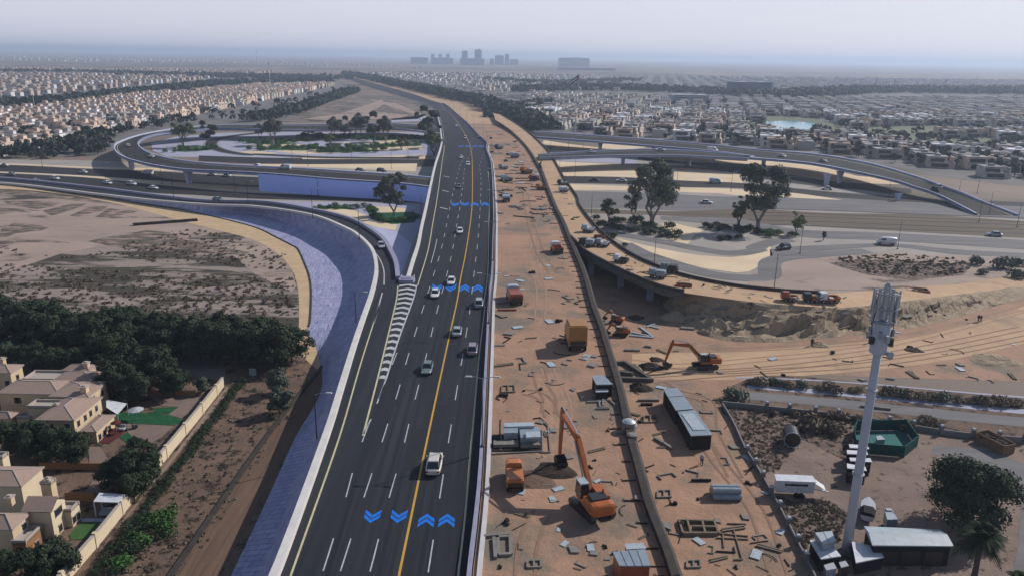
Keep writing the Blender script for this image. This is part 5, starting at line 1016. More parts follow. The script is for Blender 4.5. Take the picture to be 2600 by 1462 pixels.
tput(make_container('rust_red',4.6,2.8), 'h', 1545, 1195, 1.0, R_(80), 1.25, 'rusty open container on the sand swath at right', 'container')
tput(make_container('rust_red',3.4,2.0,1.0), 'g', 985, 672, 6.98, R_(75), 1.0, 'red open container high on the sandy ramp', 'container')
tput(make_container('mach_orange',4.0,1.6,.9), 'g', 1762, 1120, 6.6, R_(80), 1.0, 'orange tray container at the lower end of the ramp bridge', 'container')
mat('skip_brown', (.34,.22,.13), (.27,.17,.10), 1, obj=True)
tput(make_container('skip_brown',5.4,2.6,1.8), 'p', 2250, 265, .05, R_(18), 1.0, 'tan rubble skip in the yard below the wall at far right', 'container')
# ---------------------------------------------------------------- excavators
def make_excavator(c, sc_, elbow, tip, hb_rot=0.0, name='excavator'):
    """arm plane along +Y of the house; elbow=(y,z), tip=(y,z) of the stick end, metres before scaling"""
    root = empty(name)
    for s_ in (-1,1):
        mb = MB(); pr = [(-2.1,.15),(-1.9,0),(1.9,0),(2.1,.15),(2.2,.5),(2.0,.85),(-2.0,.85),(-2.2,.5)]
        c_, s2 = math.cos(hb_rot), math.sin(hb_rot); vs = []
        for x in (s_*1.15-.3, s_*1.15+.3): vs += [(x*c_-y*s2, x*s2+y*c_, z) for y, z in pr]
        n = len(pr); mb.add(vs, [tuple(range(n)), tuple(range(2*n-1, n-1, -1))]+[(i, (i+1)%n, n+(i+1)%n, n+i) for i in range(n)]); mb.build('track', 'mach_dark', root, recalc=True)
    mb = MB(); mb.box(0,0,.6,1.8,2.2,.5,hb_rot); mb.tube([(0,0,1.0),(0,0,1.25)], .8, 14); mb.build('undercarriage', 'mach_dark', root)
    mb = MB(); mb.box(.0,-.6,1.25,2.6,3.6,.35); mb.box(.75,-.2,1.6,1.1,2.6,.75,0,0,top=.92); mb.box(-.75,-1.3,1.6,1.1,1.6,.65,0,0,top=.92); mb.build('house', c, root)
    mb = MB(); section(mb, [(-2.9,1.0,1.15,2.2),(-2.75,1.3,1.05,2.35),(-2.1,1.35,1.05,2.4),(-1.9,1.3,1.1,2.35)]); mb.build('counterweight', c, root)
    mb = MB(); mb.box(0,-1.3,2.3,1.7,1.3,.22); mb.tube([(.7,-.9,2.3),(.7,-.9,2.9)], .08, 6); mb.build('engine_cover', 'mach_dark', root)
    mb = MB(); mb.box(-.82,.75,1.6,.95,1.5,1.45,0,0,top=.85); mb.build('cab', 'glass', root); mb = MB(); mb.box(-.82,.75,3.05,.9,1.3,.12); mb.build('cab_roof', 'steel_light', root)
    ey, ez = elbow; ty, tz = tip; f = Vector((.1, .7, 1.9)); E_ = Vector((.1, ey, ez)); T_ = Vector((.1, ty, tz)); mid = f.lerp(E_, .5)+Vector((0, -.10*(ez-1.9), .16*(ey-.7)+.25))
    mb = MB(); mb.bar(f, mid, .42, .6, 0, .42, .75); mb.bar(mid, E_, .42, .75, 0, .36, .42); mb.build('boom', c, root)
    d = (T_-E_).normalized(); back = E_-d*.9
    mb = MB(); mb.bar(back, E_, .3, .3, 0, .34, .6); mb.bar(E_, T_, .34, .6, 0, .28, .3); mb.build('stick', c, root)
    mb = MB(); mb.tube([f+Vector((-.3,.5,-.3)), mid+Vector((-.3,.2,-.2))], .09, 6); mb.build('boom_cylinder', 'steel_light', root)
    mb = MB(); mb.tube([f+Vector((.3,.5,-.3)), mid+Vector((.3,.2,-.2))], .09, 6); mb.build('boom_cylinder', 'steel_light', root)
    mb = MB(); mb.tube([mid+Vector((0,0,.5)), back], .09, 6); mb.build('stick_cylinder', 'steel_light', root)
    mb = MB(); R2 = .85; cy, cz = ty-.45, tz-.55; prof = [(cy+R2*math.cos(a), cz+R2*.8*math.sin(a)) for a in np.linspace(R_(60), R_(-170), 9)]
    mb.loft([[(.1-.55, y, z) for y, z in prof], [(.1+.55, y, z) for y, z in prof]]); 
    for s_ in (-.55,.55): mb.poly([(.1+s_, y, z) for y, z in prof])
    for k in range(5): mb.box(.1-.44+k*.22, prof[-1][0]-.05, prof[-1][1]+.0, .08, .12, .25)
    mb.build('bucket', 'mach_dark', root)
    root.scale = (sc_,)*3; return root
def exc(o, r, x, y, z, r2, x2, y2, s, lb, grp=None):
    p, q = P(r, x, y, z), P(r2, x2, y2, z); place(o, p, math.atan2(q[1]-p[1], q[0]-p[0])-math.pi/2, s, lb, 'excavator')
    return (Vector(q)-Vector(p)).length/s
# big orange excavator
p, q = P('n',1090,850,7), P('n',790,440,7); d_ = (Vector(q)-Vector(p)).length; S1 = 1.30
exc(make_excavator('mach_orange', 1, (d_/S1-.2, 8.4/S1), (d_/S1+.15, 1.35), R_(10)), 'n', 1090, 850, 6.98, 'n', 790, 440, S1, 'large orange excavator digging on the deck near the bottom')
p, q = P('m',2170,640,0), P('m',1790,640,0); d_ = (Vector(q)-Vector(p)).length; S2 = 1.12
exc(make_excavator('mach_orange', 1, (d_/S2*.86, 5.5/S2), (d_/S2*1.0, 1.3), R_(10)), 'm', 2170, 635, .04, 'm', 1790, 640, S2, 'orange excavator with arched arm on the site right of the parapet')
exc(make_excavator('mach_orange', 1, (2.8, 3.6), (4.6, 1.6), R_(10)), 'm', 1340, 215, .04, 'm', 1200, 190, .72, 'upper one of two small orange machines behind the parapet')
exc(make_excavator('mach_orange', 1, (3.0, 3.2), (4.2, 1.4), R_(-20)), 'm', 1380, 335, .04, 'm', 1240, 330, .80, 'lower one of two small orange machines behind the parapet')
# ---------------------------------------------------------------- sheds and stacks defined by their roof corners
def roofbox(name, cat, lb, r, cs, zr, z0, roof, wall, parent=None, over=.12, rt_=.14, ribs=0, origin=None):
    pts = [P(r, x, y, zr) for x, y in cs]; c = origin or (sum(p[0] for p in pts)/len(pts), sum(p[1] for p in pts)/len(pts), z0)
    root = parent or empty(name, c, 0, lb, cat); loc = [(p[0]-c[0], p[1]-c[1]) for p in pts]; cx = sum(p[0] for p in loc)/len(loc); cy = sum(p[1] for p in loc)/len(loc)
    sh = lambda f: [(cx+(x-cx)*f, cy+(y-cy)*f) for x, y in loc]
    mb = MB(); mb.prism(sh(.94), z0-c[2], zr-rt_-c[2]-.002); mb.build('wall', wall, root)
    mb = MB(); mb.prism(loc, zr-rt_-c[2], zr-c[2])
    for k in range(ribs):
        t = (k+1)/(ribs+1); a = Vector(loc[0]).lerp(Vector(loc[1]), t); b = Vector(loc[3]).lerp(Vector(loc[2]), t); mb.bar((a.x,a.y,zr-c[2]+.03),(b.x,b.y,zr-c[2]+.03),.08,.06)
    mb.build('roof', roof, root); return root, c
r_, c = roofbox('site_cabin', 'cabin', 'upper long grey cabin on the site right of the dark parapet', 'm', [(1780,830),(1915,822),(2065,1018),(1900,1035)], 3.0, .04, 'steel_grey', 'deb_dark', ribs=0)
mb = MB(); a = [Vector(P('m', x, y, 3.05))-Vector(c) for x, y in ((1835,905),(1975,895))]; mb.bar(a[0], a[1], .2, .15); mb.build('roof_seam', 'steel_light', r_)
r_, c = roofbox('site_cabin', 'cabin', 'lower long grey cabin with pale end on the site', 'm', [(1915,1045),(2075,1028),(2245,1262),(2040,1270)], 2.9, .04, 'steel_grey', 'deb_dark')
mb = MB(); mb.prism([tuple((Vector(P('m', x, y, 2.96))-Vector(c)).xy) for x, y in ((1950,1065),(2060,1062),(2180,1215),(2060,1218))], 2.9-c[2], 3.02-c[2]); mb.build('roof_panel', 'steel_light', r_)
r_, c = roofbox('site_cabin', 'cabin', 'grey stepped cabin against the dark parapet on the deck', 'm', [(1115,712),(1222,702),(1312,790),(1155,792)], 9.4, 6.98, 'steel_grey', 'deb_dark')
roofbox('x', None, None, 'm', [(1145,800),(1262,798),(1268,858),(1150,862)], 8.5, 6.98, 'steel_light', 'deb_dark', parent=r_, origin=c)
r_, c = roofbox('site_cabin', 'cabin', 'blue grey cabin with ribbed roof at the bottom edge of the deck', 'n', [(1280,1222),(1580,1200),(1632,1350),(1345,1352)], 9.6, 6.98, 'steel_grey', 'rust_red', ribs=3)
roofbox('x', None, None, 'n', [(1392,1148),(1560,1140),(1590,1192),(1405,1202)], 9.1, 6.98, 'steel_light', 'deb_dark', parent=r_, origin=c)
def stack(name, cat, lb, parts, z0):
    """parts: list of (part name, region, corners, z bottom, z top, material)"""
    pts0 = [P(parts[0][1], x, y, z0) for x, y in parts[0][2]]; c = (sum(p[0] for p in pts0)/len(pts0), sum(p[1] for p in pts0)/len(pts0), z0); root = empty(name, c, 0, lb, cat)
    for nm, r, cs, a, b, m_ in parts:
        mb = MB(); mb.prism([(P(r, x, y, z0+b)[0]-c[0], P(r, x, y, z0+b)[1]-c[1]) for x, y in cs], a, b); mb.build(nm, m_, root)
    return root
def bars(name, cat, lb, segs, z0, wd=.3, ht=.3, m_='slab', part='beam'):
    r = segs[0]; c = P(r, segs[1][0], segs[1][1], z0); root = empty(name, c, 0, lb, cat)
    for k, (x0, y0, x1, y1) in enumerate(segs[1:]):
        a, b = P(r, x0, y0, z0+ht), P(r, x1, y1, z0+ht); mb = MB(); mb.bar((a[0]-c[0], a[1]-c[1], ht/2+.004*k), (b[0]-c[0], b[1]-c[1], ht/2+.004*k), wd, ht); mb.build(part, m_, root)
    return root
stack('panel_stack', 'panel stack', 'stack of blue grey formwork panels inside a frame near the left deck edge', [('panel','n',[(285,45),(560,38),(565,72),(290,80)],.6,1.9,'steel_light'),('panel','n',[(285,90),(415,88),(415,135),(285,138)],.6,1.7,'steel_grey'),('panel','n',[(425,85),(610,80),(625,170),(440,182)],.5,1.5,'steel_grey'),('panel','n',[(485,125),(620,122),(622,172),(490,178)],1.6,1.9,'steel_light'),('panel','n',[(190,205),(420,200),(420,240),(190,245)],.2,.7,'slab'),('panel','n',[(440,215),(600,212),(625,245),(440,250)],.2,.7,'slab'),('pallet','n',[(180,150),(640,145),(640,300),(180,300)],.03,.15,'deb_dark')], 6.98)
bars('scaffold_frame', 'frame', 'pale beam frame around the stack of formwork panels', ['n',(180,0,165,320),(262,0,258,290),(170,325,640,300),(690,70,710,310),(635,100,640,300),(620,310,710,310),(615,10,690,70)], 6.98, .16, .2)
bars('beam_frame', 'frame', 'pale rectangular concrete frame at the bottom left of the deck', ['n',(110,1070,340,1050),(230,1090,240,1240),(240,1240,355,1235),(345,1080,350,1235),(240,1080,345,1075),(195,1085,210,1270)], 6.98, .42, .35)
bars('timber_crate', 'crate', 'wooden box frame lying on the site near the fence', ['n',(1890,925,1925,1045),(1925,1045,2240,1045),(1890,925,2210,935),(2210,935,2250,1045),(1965,930,2000,1050),(2100,930,2130,1045),(2010,985,2240,990)], .04, .3, .55, 'wood')
bars('timber_stack', 'timber', 'crossed long timbers right of the wooden box frame', ['n',(2240,1050,2520,1075),(2230,1090,2520,1105),(2380,985,2470,1290),(2390,1290,2470,1290),(2330,960,2500,965),(2290,1050,2300,1180)], .04, .16, .2, 'wood', 'timber')
bars('curb_stack', 'stack', 'dark concrete trough pieces beyond the parapet left of the excavator', ['m',(1310,580,1420,570),(1420,570,1680,740),(1330,660,1500,680),(1340,720,1660,735),(1500,600,1600,690),(1310,600,1340,700)], .04, .7, .8, 'grey_conc')
stack('painted_pit', 'pit', 'flat black sheet painted as the dark of a pit between the concrete trough pieces', [('plate','m',[(1345,660),(1480,650),(1540,710),(1380,700)],.0,.12,'mach_dark')], .04)  # flat black sheet stands in for the darkness inside a pit
bars('formwork', 'formwork', 'small pale formwork pieces in front of the grey stepped cabin', ['m',(1110,905,1230,900),(1070,950,1180,945),(1180,925,1190,995),(1150,1010,1280,1010),(1280,930,1340,985),(1215,905,1220,985),(1190,995,1280,1000)], 6.98, .28, .3)
bars('steel_stack', 'stack', 'pale light blue sheets lying below the embankment', ['m',(1640,240,1745,265),(1630,250,1700,220),(1470,330,1690,350),(1480,300,1650,335),(1560,250,1690,345)], .04, .5, .3, 'steel_light')
for k, (r, x0, y0, x1, y1, z0, w_, m_, lb) in enumerate((('m',1425,475,1560,478,.04,1.1,'slab','pale slab right of the parapet above the trough pieces'),('m',1605,440,1670,450,.04,.6,'slab','small pale slab right of the larger one'),('m',1945,270,2070,280,.04,1.2,'slab','pale slab at the foot of the embankment'),('m',2230,285,2310,290,.04,1.0,'slab','pale slab leaning at the embankment foot'),('m',1545,945,1740,945,.04,.6,'slab','long pale slab left of the upper grey cabin'),('m',1570,985,1680,985,.04,.5,'deb_dark','dark plank below the long pale slab'),('n',1665,190,1830,290,.04,.6,'slab','pale plank left of the lower grey cabin'),('n',1600,600,1570,780,6.98,.3,'deb_dark','dark bar beside the parapet on the deck'),('n',2000,580,2180,580,.04,.25,'deb_dark','thin dark bar on the site below the person'),('m',230,105,410,105,6.98,.3,'rust_red','thin red beam across the left of the deck'),('m',245,895,330,900,6.98,.8,'deb_dark','short dark box beam at the left deck edge'),('n',1305,150,1440,140,6.98,.4,'slab','pale bar beside the white round tank'),('n',1480,745,1570,750,6.98,.9,'slab','small pale frame piece at the parapet'),('F',2165,1022,2240,1030,.1,.5,'slab','pale bar on the strip behind the yard wall'))):
    a, b = P(r, x0, y0, z0), P(r, x1, y1, z0); mb = MB(); d = Vector(b)-Vector(a); mb.bar((0,0,.2), (d.x,d.y,.2), w_, .4); mb.box(d.x/2,d.y/2,.4,.3,.3,.05); o = mb.build('slab', m_); o.location = a; tag(o, lb, 'slab')
# pipe bundle, tanks
t = empty('pipe_bundle', P('n',2310,720,.04), 0, 'bundle of grey pipes lying near the fence on the site', 'pipes'); a, b = P('n',2190,705,.04), P('n',2440,700,.04); d = Vector(b)-Vector(a)
for k, (yy, z) in enumerate(((-.9,.5),(0,.5),(.9,.5),(-.45,1.3),(.45,1.3))):
    mb = MB(); mb.tube([(-d.x/2,yy,z),(d.x/2,yy,z)], .5, 12); mb.build('pipe', 'steel_grey', t)
t = empty('water_tank', P('n',1425,115,7), 0, 'small white round tank on the parapet line', 'tank'); mb = MB(); mb.tube([(0,0,0),(0,0,1.6)], 1.1, 16); mb.build('body', 'slab', t); mb = MB(); mb.tube([(0,0,1.6),(0,0,1.9),(0,0,2.0)], [1.1,.6,.2], 16); mb.build('lid', 'steel_light', t)
t = empty('water_tank', P('n',1455,215,7), 0, 'smaller grey drum below the white round tank', 'tank'); mb = MB(); mb.tube([(0,0,0),(0,0,1.2)], .8, 16); mb.build('body', 'grey_conc', t); mb = MB(); mb.tube([(0,0,1.2),(0,0,1.35)], [.8,.5], 16); mb.build('lid', 'slab', t)
# soil heaps
def heap(p, r, h, lb, m_='soil_dark', sd_=1):
    rg = random.Random(sd_); mb = MB(); rows = []
    for k in range(7):
        t = k/6; rows.append([(r*(1-t)*math.cos(a)*(1+.25*math.sin(3*a+sd_)), r*(1-t)*math.sin(a)*(1+.2*math.cos(2*a)), h*t**.8+rg.uniform(-.1,.1)*h*(0<k<6)) for a in np.linspace(0, 2*math.pi, 19)])
        rows[-1][-1] = rows[-1][0]
    mb.loft(rows); o = mb.build('soil_heap', m_); o.location = p; tag(o, lb, 'heap')
heap(P('m',1660,635,.04), 2.6, 1.2, 'dark soil heap at the bucket of the right excavator'); heap(P('m',1560,830,.04), 2.4, 1.3, 'dark brown heap above the upper grey cabin', sd_=2); heap(P('n',740,480,6.98), 3.0, .8, 'grey soil heap at the bucket of the large excavator', sd_=3); heap(P('n',560,560,6.98), 3.2, .25, 'flat spread of soil between the truck and the excavator', 'verge', 4)
# rods sticking out of the parapet and scattered debris
rg = random.Random(21); yq = np.linspace(76, 250, 34)
for k, y in enumerate(yq):
    L = rg.uniform(1.2, 2.6); x = ci_x(y); mb = MB(); mb.bar((0,0,.12),(-L,rg.uniform(-.2,.2),.12),.12,.14); mb.bar((-L,0,.12),(-L,.5,.12),.08,.08); o = mb.build('steel_rod', 'deb_dark'); o.location = (x-.6, y, 6.98); tag(o, 'thin dark rod sticking out of the parapet onto the deck', 'rod', 'rods along the parapet')
protos = []
def _deb(k):
    mb = MB(); m_ = 'deb_dark'
    if k == 0: mb.bar((-1.4,0,.06),(1.4,.25,.06),.12,.10)
    elif k == 1: mb.bar((-1,0,.07),(1,0,.07),.14,.12); mb.bar((1,-.07,.07),(1.05,1.0,.07),.12,.11)
    elif k == 2: mb.bar((-.9,0,.08),(.9,0,.08),.2,.16); mb.bar((-.9,.1,.07),(-.9,.8,.07),.14,.14); mb.bar((.9,.1,.07),(.9,.8,.07),.14,.14); m_ = 'slab'
    elif k == 3: mb.box(0,0,.02,1.5,.9,.09); m_ = 'steel_light'
    elif k == 4: mb.tube([(1.3*math.cos(a), 1.0*math.sin(a), .07) for a in np.linspace(.2, 2.4, 9)], .05, 5)
    elif k == 5: mb.bar((-1.2,-.18,.08),(1.2,-.10,.08),.18,.14); mb.bar((-1.1,.18,.08),(1.3,.2,.08),.18,.14); m_ = 'wood'
    elif k == 6: mb.box(0,0,0,.7,.5,.4,0,0,top=.7); mb.box(.5,.3,0,.4,.35,.25,.5,0,top=.8)
    elif k == 7: mb.prism([(-.7,-.3),(.5,-.5),(.8,.3),(-.2,.55)], 0, .18); m_ = 'slab'
    else: mb.bar((-.5,0,.05),(.5,.05,.05),.08,.08)
    return mb.build('scrap_piece', m_)
for k in range(9): protos.append(_deb(k))
def scat(n, r, x0, x1, y0, y1, z0, lb, g_, smin=.6, smax=1.3, ok=None):
    c_ = 0; tries = 0
    while c_ < n and tries < n*30:
        tries += 1; p = P(r, rg.uniform(x0, x1), rg.uniform(y0, y1), z0)
        if ok and not ok(p): continue
        k = rg.randrange(9); o = protos[k] if not used5[k] else protos[k].copy()
        if used5[k]: col.objects.link(o)
        used5[k] = True; o.location = (p[0], p[1], z0+.02); o.rotation_euler = (0,0,rg.uniform(0,6.28)); o.scale = (rg.uniform(smin, smax),)*3; tag(o, lb, 'scrap', g_); c_ += 1
used5 = [False]*9; dk_ok = lambda p: fR(p[1])+2 < p[0] < ci_x(p[1])-1
scat(85, 'F', 1205, 1700, 960, 1449, 6.98, 'dark scrap piece on the near part of the orange deck', 'scrap on the near deck', .4, 1.2, ok=dk_ok)
scat(46, 'F', 1230, 1500, 560, 950, 6.98, 'dark scrap piece on the middle of the orange deck', 'scrap on the middle deck', 1.0, 1.8, dk_ok)
scat(80, 'F', 1230, 1440, 330, 560, 7.0, 'dark scrap piece on the far part of the orange deck', 'scrap on the far deck', 1.6, 3.0, dk_ok)
scat(70, 'F', 1540, 2000, 960, 1449, .04, 'scrap piece on the site right of the parapet', 'scrap on the right site', .6, 1.5, lambda p: p[0] > ci_x(p[1])+2 and inpoly(*pix(*p), pp('1480,780 1800,960 1870,1130 1930,1240 2010,1449 1600,1449')))
scat(40, 'F', 1540, 2576, 800, 960, .04, 'scrap piece on the open sand swath', 'scrap on the sand swath', .7, 1.6, lambda p: inpoly(*pix(*p), pp('1520,800 1700,850 2100,860 2576,770 2576,980 1800,940 1600,900')))
scat(60, 'F', 1400, 2300, 430, 790, 7.0, 'small dark scrap piece on the sandy curved ramp', 'scrap on the sandy ramp', .7, 1.5, lambda p: inpoly(*pix(*p), pp('1400,440 1440,500 1480,560 1560,625 1700,690 1900,725 2150,740 2150,762 1900,748 1700,722 1560,672 1450,605 1420,540')))
for k, (r, x, y, z, c1, c2, a, s_, lb) in enumerate((('c',205,1090,7,'steel_light','steel_grey',80,1.3,'farthest grey truck in the middle of the far deck'),('c',60,1010,7,'mach_dark','steel_grey',70,1.2,'dark truck at the left edge of the far deck'),('c',380,1300,7,'rust_red','mach_dark',60,1.1,'dark red machine beside the inner parapet of the far deck'),('g',640,180,7,'mach_dark','steel_light',70,1.0,'dark and pale machine on the far ramp'),('g',655,245,7,'van_white','steel_light',75,1.0,'white machine on the far ramp below the dark one'),('g',1010,745,7,'steel_grey','van_white',65,1.0,'grey machine beside the ramp lamp'),('g',1625,985,6.9,'car_green','mach_dark',70,1.1,'green machine at the outer edge of the low ramp'),('g',1090,665,.12,'mach_dark','steel_grey',60,.8,'dark machine just outside the ramp parapet'))):
    tput(make_truck(c1, c2, 'open' if k % 2 else 'box', 1.2, 4.4), r, x, y, z, R_(a), s_, lb)
# curving haul tracks
mt1, mt2 = MB(), MB()
for k, (s_, z_) in enumerate((('m 700,640 740,760 830,900 860,1050 840,1250',7),('m 620,640 650,800 720,930 700,1060',7),('m 480,860 600,880 700,960 740,1100',7),('g 250,180 300,350 380,600 380,900 450,1150 430,1449',7),('g 300,250 350,500 440,800 560,990',7),('n 640,860 560,1000 500,1200 480,1449',7),
    ('F 1560,905 1700,920 1900,905 2150,880 2350,840 2576,780',0),('F 1580,925 1800,935 2050,915 2300,880 2576,825',0),('F 1650,955 1900,935 2150,920 2400,885 2650,835',0),('F 1600,880 1800,880 2000,872 2250,850 2450,805 2650,755',0),('F 1700,1000 1740,1060 1800,1150 1900,1280 1960,1449',0),('F 1660,960 1700,985 1780,1010 1790,1080 1850,1200',0),('F 2200,800 2350,790 2500,760 2700,742',0))):
    q = crv(PL(s_, z_), 1.5)
    for o_ in (-1.15, 1.15): strip(mt1 if k % 3 else mt2, q, o_+.22, o_-.22, (.012 if z_ else .034)+.003*k)
tag(mt1.build('haul_track', 'tyre_track'), kind='structure'); tag(mt2.build('haul_track', 'tyre_track_pale'), kind='structure')
for k, (x, y, r_h, h_h, lb) in enumerate(((1700,800,3.4,2.2,'sand heap at the left foot of the embankment'),(1790,838,3.0,1.8,'second sand heap along the embankment foot'),(1600,800,2.0,1.0,'small dark heap beside the underpass'),(1650,905,1.6,.7,'small heap near the concrete trough pieces'),(2060,868,2.2,.9,'low heap below the middle of the embankment'),(2500,905,5.0,1.2,'broad brown heap on the sand near the right edge'),(2300,880,2.0,.6,'low heap on the haul road behind the antenna tower'))): heap(PF(x, y, .04), r_h, h_h, lb, 'slope_sand' if k in (0,1,4,5) else 'soil_dark', 11+k)
# extra formwork frames
for k, (r, x, y, z_, lb) in enumerate((('n',560,1330,6.98,'small beam grid near the bottom of the deck'),('m',330,830,6.98,'small beam grid at the left deck edge below the yellow truck'),('n',1750,690,.04,'beam grid on the site right of the parapet'),('m',1660,1110,.04,'beam grid left of the lower grey cabin'),('n',2020,1330,.04,'beam grid near the fence at the bottom'),('m',1420,1120,.04,'beam grid right of the parapet beside the tanks'))):
    bars('beam_grid', 'frame', lb, [r,(x-55,y-30,x+60,y-34),(x-60,y+30,x+66,y+26),(x-55,y-30,x-60,y+30),(x+60,y-34,x+66,y+26),(x,y-31,x+2,y+28)], z_, .22, .25, ('slab','wood')[k % 2])
# broken slabs on the embankment
def slab_on(i, k, s, lb):
    a = Vector(R0[k][i]); b = Vector(R0[k][min(i+3, 149)]); c = Vector(R0[min(k+2, nr)][i]); u = (b-a).normalized(); v = (c-a).normalized(); n_ = u.cross(v); 
    if n_.z < 0: n_ = -n_
    a = a+n_*.35; q = [a, a+u*1.6*s, a+u*1.9*s+v*1.1*s+n_*.4, a+u*.7*s+v*1.5*s, a-u*.3*s+v*.8*s-n_*.2]; mb = MB(); mb.add([p-a for p in q]+[p-a-n_*.25 for p in q], [tuple(range(5)), (9,8,7,6,5)]+[(j, j+5, (j+1)%5+5, (j+1)%5) for j in range(5)])
    o = mb.build('broken_slab', 'slab' if (i+k) % 4 == 0 else 'slope_sand', recalc=True); o.location = a; tag(o, lb, 'slab', 'broken slabs on the embankment')
for _ in range(46): slab_on(rg.randrange(4, 100), rg.randrange(1, nr-2), rg.uniform(.6, 1.8), 'sand coloured broken slab on the embankment slope')
# ---------------------------------------------------------------- people
mat('skin', (.32,.19,.13), rough=.6); mat('cloth_white', (.62,.64,.68)); mat('cloth_blue', (.045,.07,.13)); mat('cloth_dark', (.03,.03,.035)); mat('hair', (.015,.012,.01)); mat('helmet', (.75,.74,.70), rough=.35)
def skin_body(name, verts, edges, rad, m_, parent=None, sub=1):
    me = bpy.data.meshes.new(name); me.from_pydata(verts, edges, []); o = bpy.data.objects.new(name, me); col.objects.link(o); me.materials.append(MAT[m_])
    md = o.modifiers.new('skin', 'SKIN'); md.use_smooth_shade = True; me.skin_vertices or me.attributes
    for i, r in enumerate(rad): me.skin_vertices[0].data[i].radius = (r, r) if not isinstance(r, tuple) else r
    me.skin_vertices[0].data[0].use_root = True
    sb = o.modifiers.new('sub', 'SUBSURF'); sb.levels = sub; sb.render_levels = sub
    if parent: o.parent = parent
    return o
def add_skin_layer(me): pass
def person(loc, rz, shirt, trousers, lb, s=1.0, step=.18, lean=0.0, helmet=True):
    root = empty('person', loc, rz, lb, 'person'); root.scale = (s,)*3
    J = dict(pel=(0,0,.95), ch=(0,.03+lean,1.28), nk=(0,.04+lean*1.3,1.50), hd=(0,.06+lean*1.4,1.62), tp=(0,.05+lean*1.4,1.74), hl=(-.10,0,.90), kl=(-.11,step,.50), al=(-.12,step*.9,.09), tl=(-.12,step*.9+.17,.04), hr=(.10,0,.90), kr=(.11,-step*.5,.50), ar=(.12,-step*1.4,.10), tr=(.12,-step*1.4+.16,.04),
             sl=(-.19,.02+lean,1.42), el=(-.27,-.06+lean,1.14), wl=(-.28,.08+lean,.90), sr=(.19,.02+lean,1.42), er=(.27,.0+lean,1.14), wr=(.27,.16+lean,.94))
    names = list(J); V = [J[n_] for n_ in names]; ix = {n_: i for i, n_ in enumerate(names)}
    E_ = [('pel','ch'),('ch','nk'),('nk','hd'),('hd','tp'),('pel','hl'),('hl','kl'),('kl','al'),('al','tl'),('pel','hr'),('hr','kr'),('kr','ar'),('ar','tr'),('ch','sl'),('sl','el'),('el','wl'),('ch','sr'),('sr','er'),('er','wr')]
    rad = dict(pel=.135, ch=.15, nk=.058, hd=.095, tp=.07, hl=.095, kl=.062, al=.042, tl=.035, hr=.095, kr=.062, ar=.042, tr=.035, sl=.068, el=.045, wl=.030, sr=.068, er=.045, wr=.030)
    V2, R2 = list(V), [rad[n_] for n_ in names]; ED = [(ix[a], ix[b]) for a, b in E_]
    for sgn, wn in ((-1,'wl'),(1,'wr')):
        w_ = Vector(J[wn]); pi_ = len(V2); V2.append(tuple(w_+Vector((0,.02,-.07)))); R2.append(.028); ED.append((ix[wn], pi_))
        for f in range(5):
            o_ = (f-2)*.016; ln_ = (.055,.075,.082,.076,.060)[f]; b_ = w_+Vector((sgn*.004, .02+o_, -.10 if f else -.07)); e1 = b_+Vector((0, o_*.2+(.03 if f == 0 else 0), -ln_*.55)); e2 = e1+Vector((-sgn*.012, .006, -ln_*.45))
            i0 = len(V2); V2 += [tuple(e1), tuple(e2)]; R2 += [.009, .007]; ED += [(pi_, i0), (i0, i0+1)]
    bm = bmesh.new(); ly = bm.verts.layers.skin.verify(); vs = [bm.verts.new(v) for v in V2]
    for v, r in zip(vs, R2): v[ly].radius = (r, r)
    vs[0][ly].use_root = True
    for a, b in ED: bm.edges.new((vs[a], vs[b]))
    me = bpy.data.meshes.new('body'); bm.to_mesh(me); bm.free(); me.materials.append(MAT['skin']); o = bpy.data.objects.new('body', me); col.objects.link(o); o.parent = root
    o.modifiers.new('skin', 'SKIN').use_smooth_shade = True; o.modifiers.new('sub', 'SUBSURF').render_levels = 1
    def cl(name, keys, k, m_):
        mb = MB()
        for ch, rr in keys: mb.tube([J[c_] for c_ in ch], [r_*k for r_ in rr], 10)
        mb.build(name, m_, root, smooth=True)
    cl('shirt', [(('pel','ch','nk'),(.165,.195,.07)),(('ch','sl','el'),(.11,.088,.062)),(('ch','sr','er'),(.11,.088,.062)),(('el','wl'),(.062,.042)),(('er','wr'),(.062,.042))], 1.08, shirt)
    cl('trousers', [(('ch','pel'),(.10,.165)),(('pel','hl','kl','al'),(.14,.12,.085,.062)),(('pel','hr','kr','ar'),(.14,.12,.085,.062))], 1.08, trousers)
    for a, b in (('al','tl'),('ar','tr')):
        mb = MB(); p0, p1 = Vector(J[a])+Vector((0,-.06,-.05)), Vector(J[b]); mb.bar(p0, p1, .10, .09); mb.build('shoe', 'mach_dark', root)
    h0 = Vector(J['hd']); mb = MB(); mb.tube([h0+Vector((0,-.01,.04)), h0+Vector((0,-.01,.10)), h0+Vector((0,-.01,.15))], [.125,.115,.05], 12); mb.box(h0.x, h0.y+.11, h0.z+.03, .16, .1, .02) if helmet else None; mb.build('helmet' if helmet else 'hair', 'helmet' if helmet else 'hair', root, smooth=True)
    for s_ in (-1,1):
        mb = MB(); mb.box(h0.x+s_*.035, h0.y+.088, h0.z+.005, .02, .015, .012); mb.build('eye', 'hair', root)
    mb = MB(); mb.bar(h0+Vector((0,.09,.0)), h0+Vector((0,.115,-.03)), .022, .03); mb.bar(h0+Vector((-.02,.092,-.055)), h0+Vector((.02,.092,-.055)), .012, .012); mb.build('nose_and_mouth', 'skin', root)
person(P('n',2095,425,.04), R_(170), 'cloth_white', 'cloth_blue', 'person in white shirt and blue trousers standing below the lower grey cabin', 1.12)
